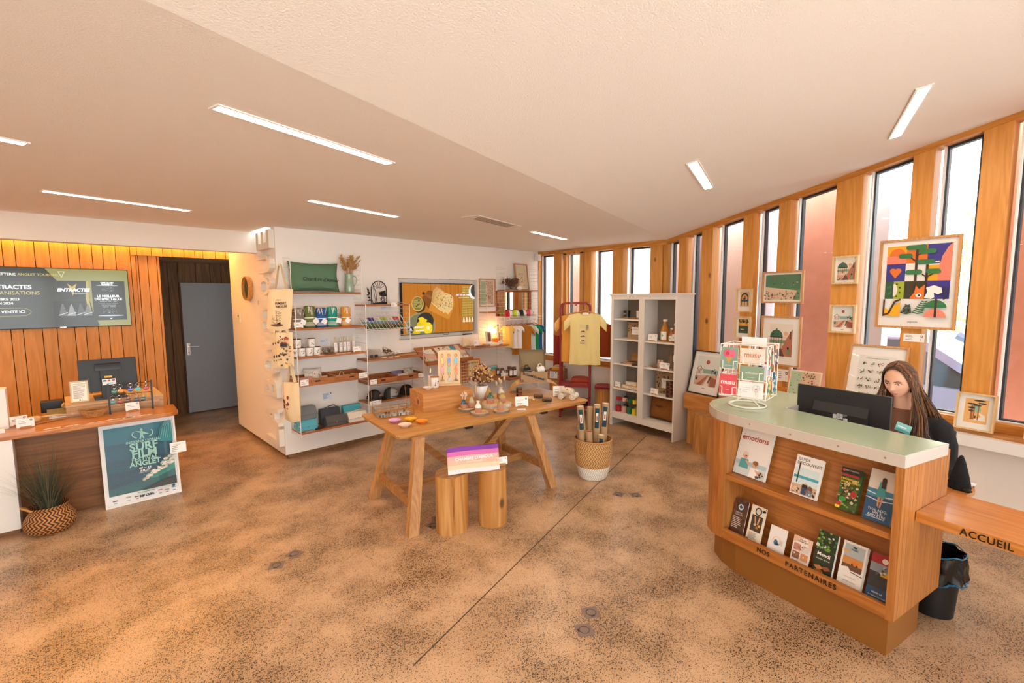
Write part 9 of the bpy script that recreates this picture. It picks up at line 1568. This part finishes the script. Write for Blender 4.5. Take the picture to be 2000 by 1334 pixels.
# clothes
RIB = cloth('brown ribbed knit', '#85563a', 0.15, 0.6, 260)
b = MB(); loft(b, [(x, y, z, rx+0.010, ry+0.010) for x, y, z, rx, ry in torso[:7]]+[(0,-0.062,1.105,0.064,0.062)]); o = remesh(b.bm, 'ribbed_top', RIB, 0.008, PER)
b = MB(); BLK = cloth('black cardigan', '#17171a', 0.25, 0.5, 200)
for s in (-1, 1):
    arm(b, s, 1.28)
    rs = []
    for x, y, z, rx, ry in torso[:6]:
        rs.append([b.v((s*(rx+0.024)*math.sin(R(a)), y-(ry+0.020)*math.cos(R(a)), z)) for a in range(42,181,14)]+[b.v((s*(rx+0.012)*math.sin(R(a)), y-(ry+0.008)*math.cos(R(a)), z)) for a in range(180,41,-14)])
    for a, c in zip(rs, rs[1:]):
        n = len(a)
        for i in range(n): b.f([a[i], a[(i+1)%n], c[(i+1)%n], c[i]])
    b.f(rs[0][::-1]); b.f(rs[-1]); b.ball((s*0.145,-0.03,1.02), 0.062, 0.065, 0.05, 12, 8)
o = remesh(b.bm, 'cardigan', BLK, 0.008, PER)
b = MB(); legs(b, 1.12); b.ball((0,0.03,0.53), 0.165, 0.13, 0.10, 14, 8); remesh(b.bm, 'trousers', cloth('dark jeans', '#23283a', 0.2, 0.3, 200), 0.010, PER)
t_ = MB(); t_.at((0.055,-0.195,1.00), R(-6), R(-8), R(12)).box(-0.042,-0.002,-0.028,0.042,0.002,0.028,0.002); bdg = t_.obj('name_badge', mat('badge teal', '#8ccac2', 0.3), PER); p = Pr(); p.rect(-0.042,-0.028,0.084,0.018,'#4f9a96'); p.lines(-0.03,0.0,0.05,1,0.01,'#eef4f2',0.007); q = p.obj('badge_print', bdg); q.matrix_local = Matrix.Translation((0.055,-0.195,1.00)) @ Matrix.Rotation(R(-6),4,'Z') @ Matrix.Rotation(R(12),4,'Y') @ Matrix.Rotation(R(-8),4,'X') @ Matrix.Translation((0,-0.0025,0))
# hair: scalp shell plus falling locks from a centre parting
def hair_mat(name, c1, c2): return wood(name, c1, c2, 'Z', 2.2, 0.6, rings=0.6, vary=0.0)
H1 = hair_mat('dark brown hair', '#5e3c26', '#3a2314'); H2 = hair_mat('light brown hair', '#a8733f', '#744a28')
b = MB(); b.mt = HM; b.grid(40, 20, lambda u, v: ((lambda a, e: (0.084*math.cos(e)*math.sin(a), 0.004-0.096*math.cos(e)*math.cos(a)*(1.0), 0.118*math.sin(e)+0.004))(R(68)+R(224)*u, R(-40)+R(130)*v))); b.grid(24, 8, lambda u, v: ((lambda a, e: (0.084*math.cos(e)*math.sin(a), 0.004-0.097*math.cos(e)*math.cos(a), 0.118*math.sin(e)+0.004))(R(-69)+R(138)*u, R(52+16*abs(math.cos(PI*u))*0-(abs(2*u-1)**2)*34)+(PI/2-R(52-(abs(2*u-1)**2)*34))*v))); sc_h = b.obj('hair', H1, PER, True)
rd = random.Random(4); bs = [MB(), MB()]
for k in range(640):
    s = 1 if k % 2 else -1; A = R(rd.uniform(66, 178)); t0 = rd.random(); dn = rd.random(); q = []
    e0 = R(62)+R(90)*t0*0.9     # start along the parting, front to crown
    st = Vector((s*0.003, 0.004-0.098*math.cos(e0), 0.119*math.sin(e0)+0.004)); r_ = 1.0+0.10*rd.random()
    en = Vector((s*0.086*math.sin(A)*r_, 0.004-0.097*math.cos(A)*r_, -0.02-0.03*rd.random()))
    for j in range(7):
        f = j/6; m_ = st.lerp(en, f); L = math.sqrt((m_.x/0.087)**2+((m_.y-0.004)/0.099)**2+((m_.z-0.004)/0.121)**2) or 1; m_ = Vector((m_.x/L, (m_.y-0.004)/L+0.004, (m_.z-0.004)/L+0.004))*(1+0.05*r_*math.sin(PI*f)*0.5) if f < 1 else en; q.append(HM @ m_)
    p0 = q[-1]; fwd = math.cos(A) > -0.25; tgt = Vector((s*rd.uniform(0.075,0.17), (-0.155 if fwd else 0.075)+rd.uniform(-0.03,0.03), 1.02)); ln = rd.uniform(0.26, 0.40); w_ = rd.uniform(-0.012,0.012)
    d1_ = Vector((p0.x*0.8+tgt.x*0.2, p0.y*0.8+tgt.y*0.2, p0.z-0.06)); d2_ = Vector((p0.x*0.25+tgt.x*0.75+w_, p0.y*0.25+tgt.y*0.75, 1.08)); d3_ = Vector((tgt.x+w_, tgt.y-(0.02 if fwd else -0.01), p0.z-ln)); d4_ = d3_+Vector((rd.uniform(-.02,.03)*s, rd.uniform(-.02,.01), -0.05)); q += [d1_, d2_, d3_, d4_]
    g = rd.uniform(0.0020, 0.0036); light = rd.random() < 0.30
    bs[1 if light else 0].tube(q, g, 5, rad=[g*0.6]+[g]*(len(q)-3)+[g*0.8, g*0.2])
for bb_, m_, nm in ((bs[0], H1, 'dark_locks'), (bs[1], H2, 'light_locks')): stuff(bb_.obj(nm, m_, PER, True))
# her chair
t = thing('office_chair', 'dark office chair under the seated woman behind the counter', 'chair', (PO[0], PO[1], 0), RZF); CH = mat('dark chair fabric', '#26272b', 0.9)
MB().box(-0.22,-0.20,0.37,0.22,0.24,0.42,0.02).obj('seat', CH, t); MB().box(-0.19,0.215,0.52,0.19,0.255,0.95,0.015).obj('backrest', CH, t); MB().cyl(0,0.03,0.08,0.39,0.025,12).obj('column', CHROME, t); b = MB(); b.tube([(0,0.10,0.40),(0,0.27,0.42),(0,0.26,0.60)], 0.018, 8); b.obj('back_support', BLACK, t)
for k in range(5): a = k*2*PI/5; b = MB(); b.tube([(0,0.03,0.09),(0.26*math.cos(a),0.03+0.26*math.sin(a),0.06)], 0.016, 6); o = b.obj('base_leg', BLACK, t); MB().ball((0.26*math.cos(a),0.03+0.26*math.sin(a),0.03), 0.03, n=8, m=6).obj('castor', BLACK, o)
# ------------------------------------------------------------------ street outside the windows
b = MB(); b.prism([(20,-14),(20,16),(6.25,16),(6.25,3.0),(4.4,-4.0),(3.0,-14)], -0.2, -0.10); struct(b.obj('pavement', mat('pale asphalt', '#b9b6b2', 0.9)))
TERRA = mat('terracotta concrete', '#dd9a84', 0.9, var=0.1, bscale=8); PALEP = mat('lit rose reveal', '#d8b9ac', 0.9); LIL = mat('pale lilac render', '#cfcbd6', 0.9)  # pale rose has the light on the outer reveals put into its colour
for s0, s1, w, m in ((1.28,1.93,-0.60,TERRA),(3.14,3.95,-0.60,TERRA),(-0.22,0.14,-0.60,mat('mauve render', '#8a6a68', 0.9)),(0.34,0.74,-0.60,PALEP),(2.05,2.30,-0.62,LIL),(-0.62,-0.30,-0.55,PALEP),(1.02,1.13,-0.5,LIL)):
    b = MB(); b.box(s0,-w,-0.55,s1,-w+0.14,3.5); o = struct(b.obj('wall_outside', m)); place(o, (RO[0], RO[1], 0), RZF)
b = MB(); b.box(6.62,4.93,-0.55,6.76,5.42,3.2); struct(b.obj('wall_outside', PALEP)); b = MB(); b.box(9.2,1.5,-0.55,9.4,9.0,3.4); struct(b.obj('wall_outside', mat('sunlit white render', '#f2efea', 0.9)))
q = fp(2.15, -2.20, -0.10); t = thing('parked_car', 'metallic blue grey car parked outside behind the receptionist', 'car', q, RZF); PAINT = mat('blue grey car paint', '#98a4c4', 0.2, metal=0.2, coat=0.8)
prof = [(-2.1,0.22),(2.1,0.22),(2.14,0.52),(2.02,0.78),(1.25,0.92),(0.62,0.96),(-0.9,0.98),(-1.95,0.94),(-2.12,0.60)]; b = MB(); b.xprism(prof, -0.86, 0.86); bmesh.ops.bevel(b.bm, geom=list(b.bm.edges), offset=0.10, segments=3, affect='EDGES'); b.obj('car_body', PAINT, t, True)
b = MB(); lo = [(-1.75,0.93),(0.95,0.93)]; hi = [(-1.05,1.42),(-0.2,1.47),(0.15,1.42)]
ringA = [(-1.75,-0.78,0.93),(0.95,-0.78,0.93),(0.95,0.78,0.93),(-1.75,0.78,0.93)]; ringB = [(-1.15,-0.60,1.43),(0.12,-0.60,1.45),(0.12,0.60,1.45),(-1.15,0.60,1.43)]
va = [b.v(p_) for p_ in ringA]; vb = [b.v(p_) for p_ in ringB]; [b.f([va[i], va[(i+1)%4], vb[(i+1)%4], vb[i]]) for i in range(4)]; b.obj('windows', mat('car glass', '#2f4650', 0.05, coat=0.6), t); b = MB(); b.prism([(-1.16,-0.61),(0.13,-0.61),(0.13,0.61),(-1.16,0.61)], 1.42, 1.47, 0.03); b.obj('roof', PAINT, t, True)
for i in range(4): b = MB(); b.bar(ringA[i], ringB[i], 0.09, 0.09); b.obj('pillar', PAINT, t)
for y in (-0.785, 0.785): b = MB(); b.bar((-0.45,y,0.94),(-0.45,y*0.78,1.43),0.08,0.05); b.obj('pillar', PAINT, t)
for x in (-1.3, 1.32):
    for y in (-0.80, 0.80): b = MB(); b.at((x,y,0.31),0,R(90)).cyl(0,0,-0.10,0.10,0.31,24); o = b.obj('wheel', mat('tyre', '#1a1a1b', 0.8), t); b = MB(); b.at((x,y,0.31),0,R(90)).cyl(0,0,-0.105,0.105,0.19,18); b.obj('rim', CHROME, o)
for y in (-0.80,0.80): b = MB(); b.box(0.62,y*1.06-0.05,0.92,0.80,y*1.06+0.05,1.04,0.03); b.obj('mirror', PAINT, t)
t = thing('mesh_fence', 'wire mesh fence beyond the parked car', 'fence', fp(0.2, -6.6, -0.55), RZF); 
for k in range(5): b = MB(); b.cyl(k*1.4,0,0,1.9,0.03,8); b.obj('post', mat('green grey post', '#8a9488', 0.5), t)
b = MB(); [b.tube([(x,0,0.1),(x+1.7,0,1.8)], 0.006, 3) or b.tube([(x+1.7,0,0.1),(x,0,1.8)], 0.006, 3) for x in [q_*0.14-1.2 for q_ in range(50)]]; stuff(b.obj('wire_mesh', mat('fence wire', '#a3aaa0', 0.5), t))
for i, (s, w, h, lab) in enumerate(((1.3,-8.0,4.2,'leafy tree beyond the fence, seen through the middle windows'),(4.6,-8.6,3.6,'leafy tree beyond the fence, above the parked car'),(-2.1,-8.6,4.6,'leafy tree beyond the fence, farther along the street'))):
    t = thing('street_tree', lab, 'tree', fp(s, w, -0.55), 0, 'trees across the street'); b = MB(); b.tube([(0,0,0),(0.05,0.03,h*0.6)], 0.1, 8, rad=[0.13,0.08]); b.obj('trunk', mat('tree bark', '#6b5a48', 0.9), t); rd = random.Random(i); b = MB()
    for k in range(1400):
        a, e, r_ = rd.random()*6.283, rd.uniform(-1.2,1.5), rd.random()**0.4; c = Vector((1.5*r_*math.cos(a)*math.cos(e), 1.5*r_*math.sin(a)*math.cos(e), h*0.62+h*0.42*r_*math.sin(e))); u_ = Vector((rd.uniform(-1,1),rd.uniform(-1,1),rd.uniform(-1,1))).normalized()*0.10; v_ = u_.orthogonal().normalized()*0.06
        b.f([b.v(c-u_), b.v(c+v_), b.v(c+u_), b.v(c-v_)])
    stuff(b.obj('leaves', mat('spring leaf %d' % (i%2), ('#c2cf94','#d3d9a8')[i%2], 0.6), t))
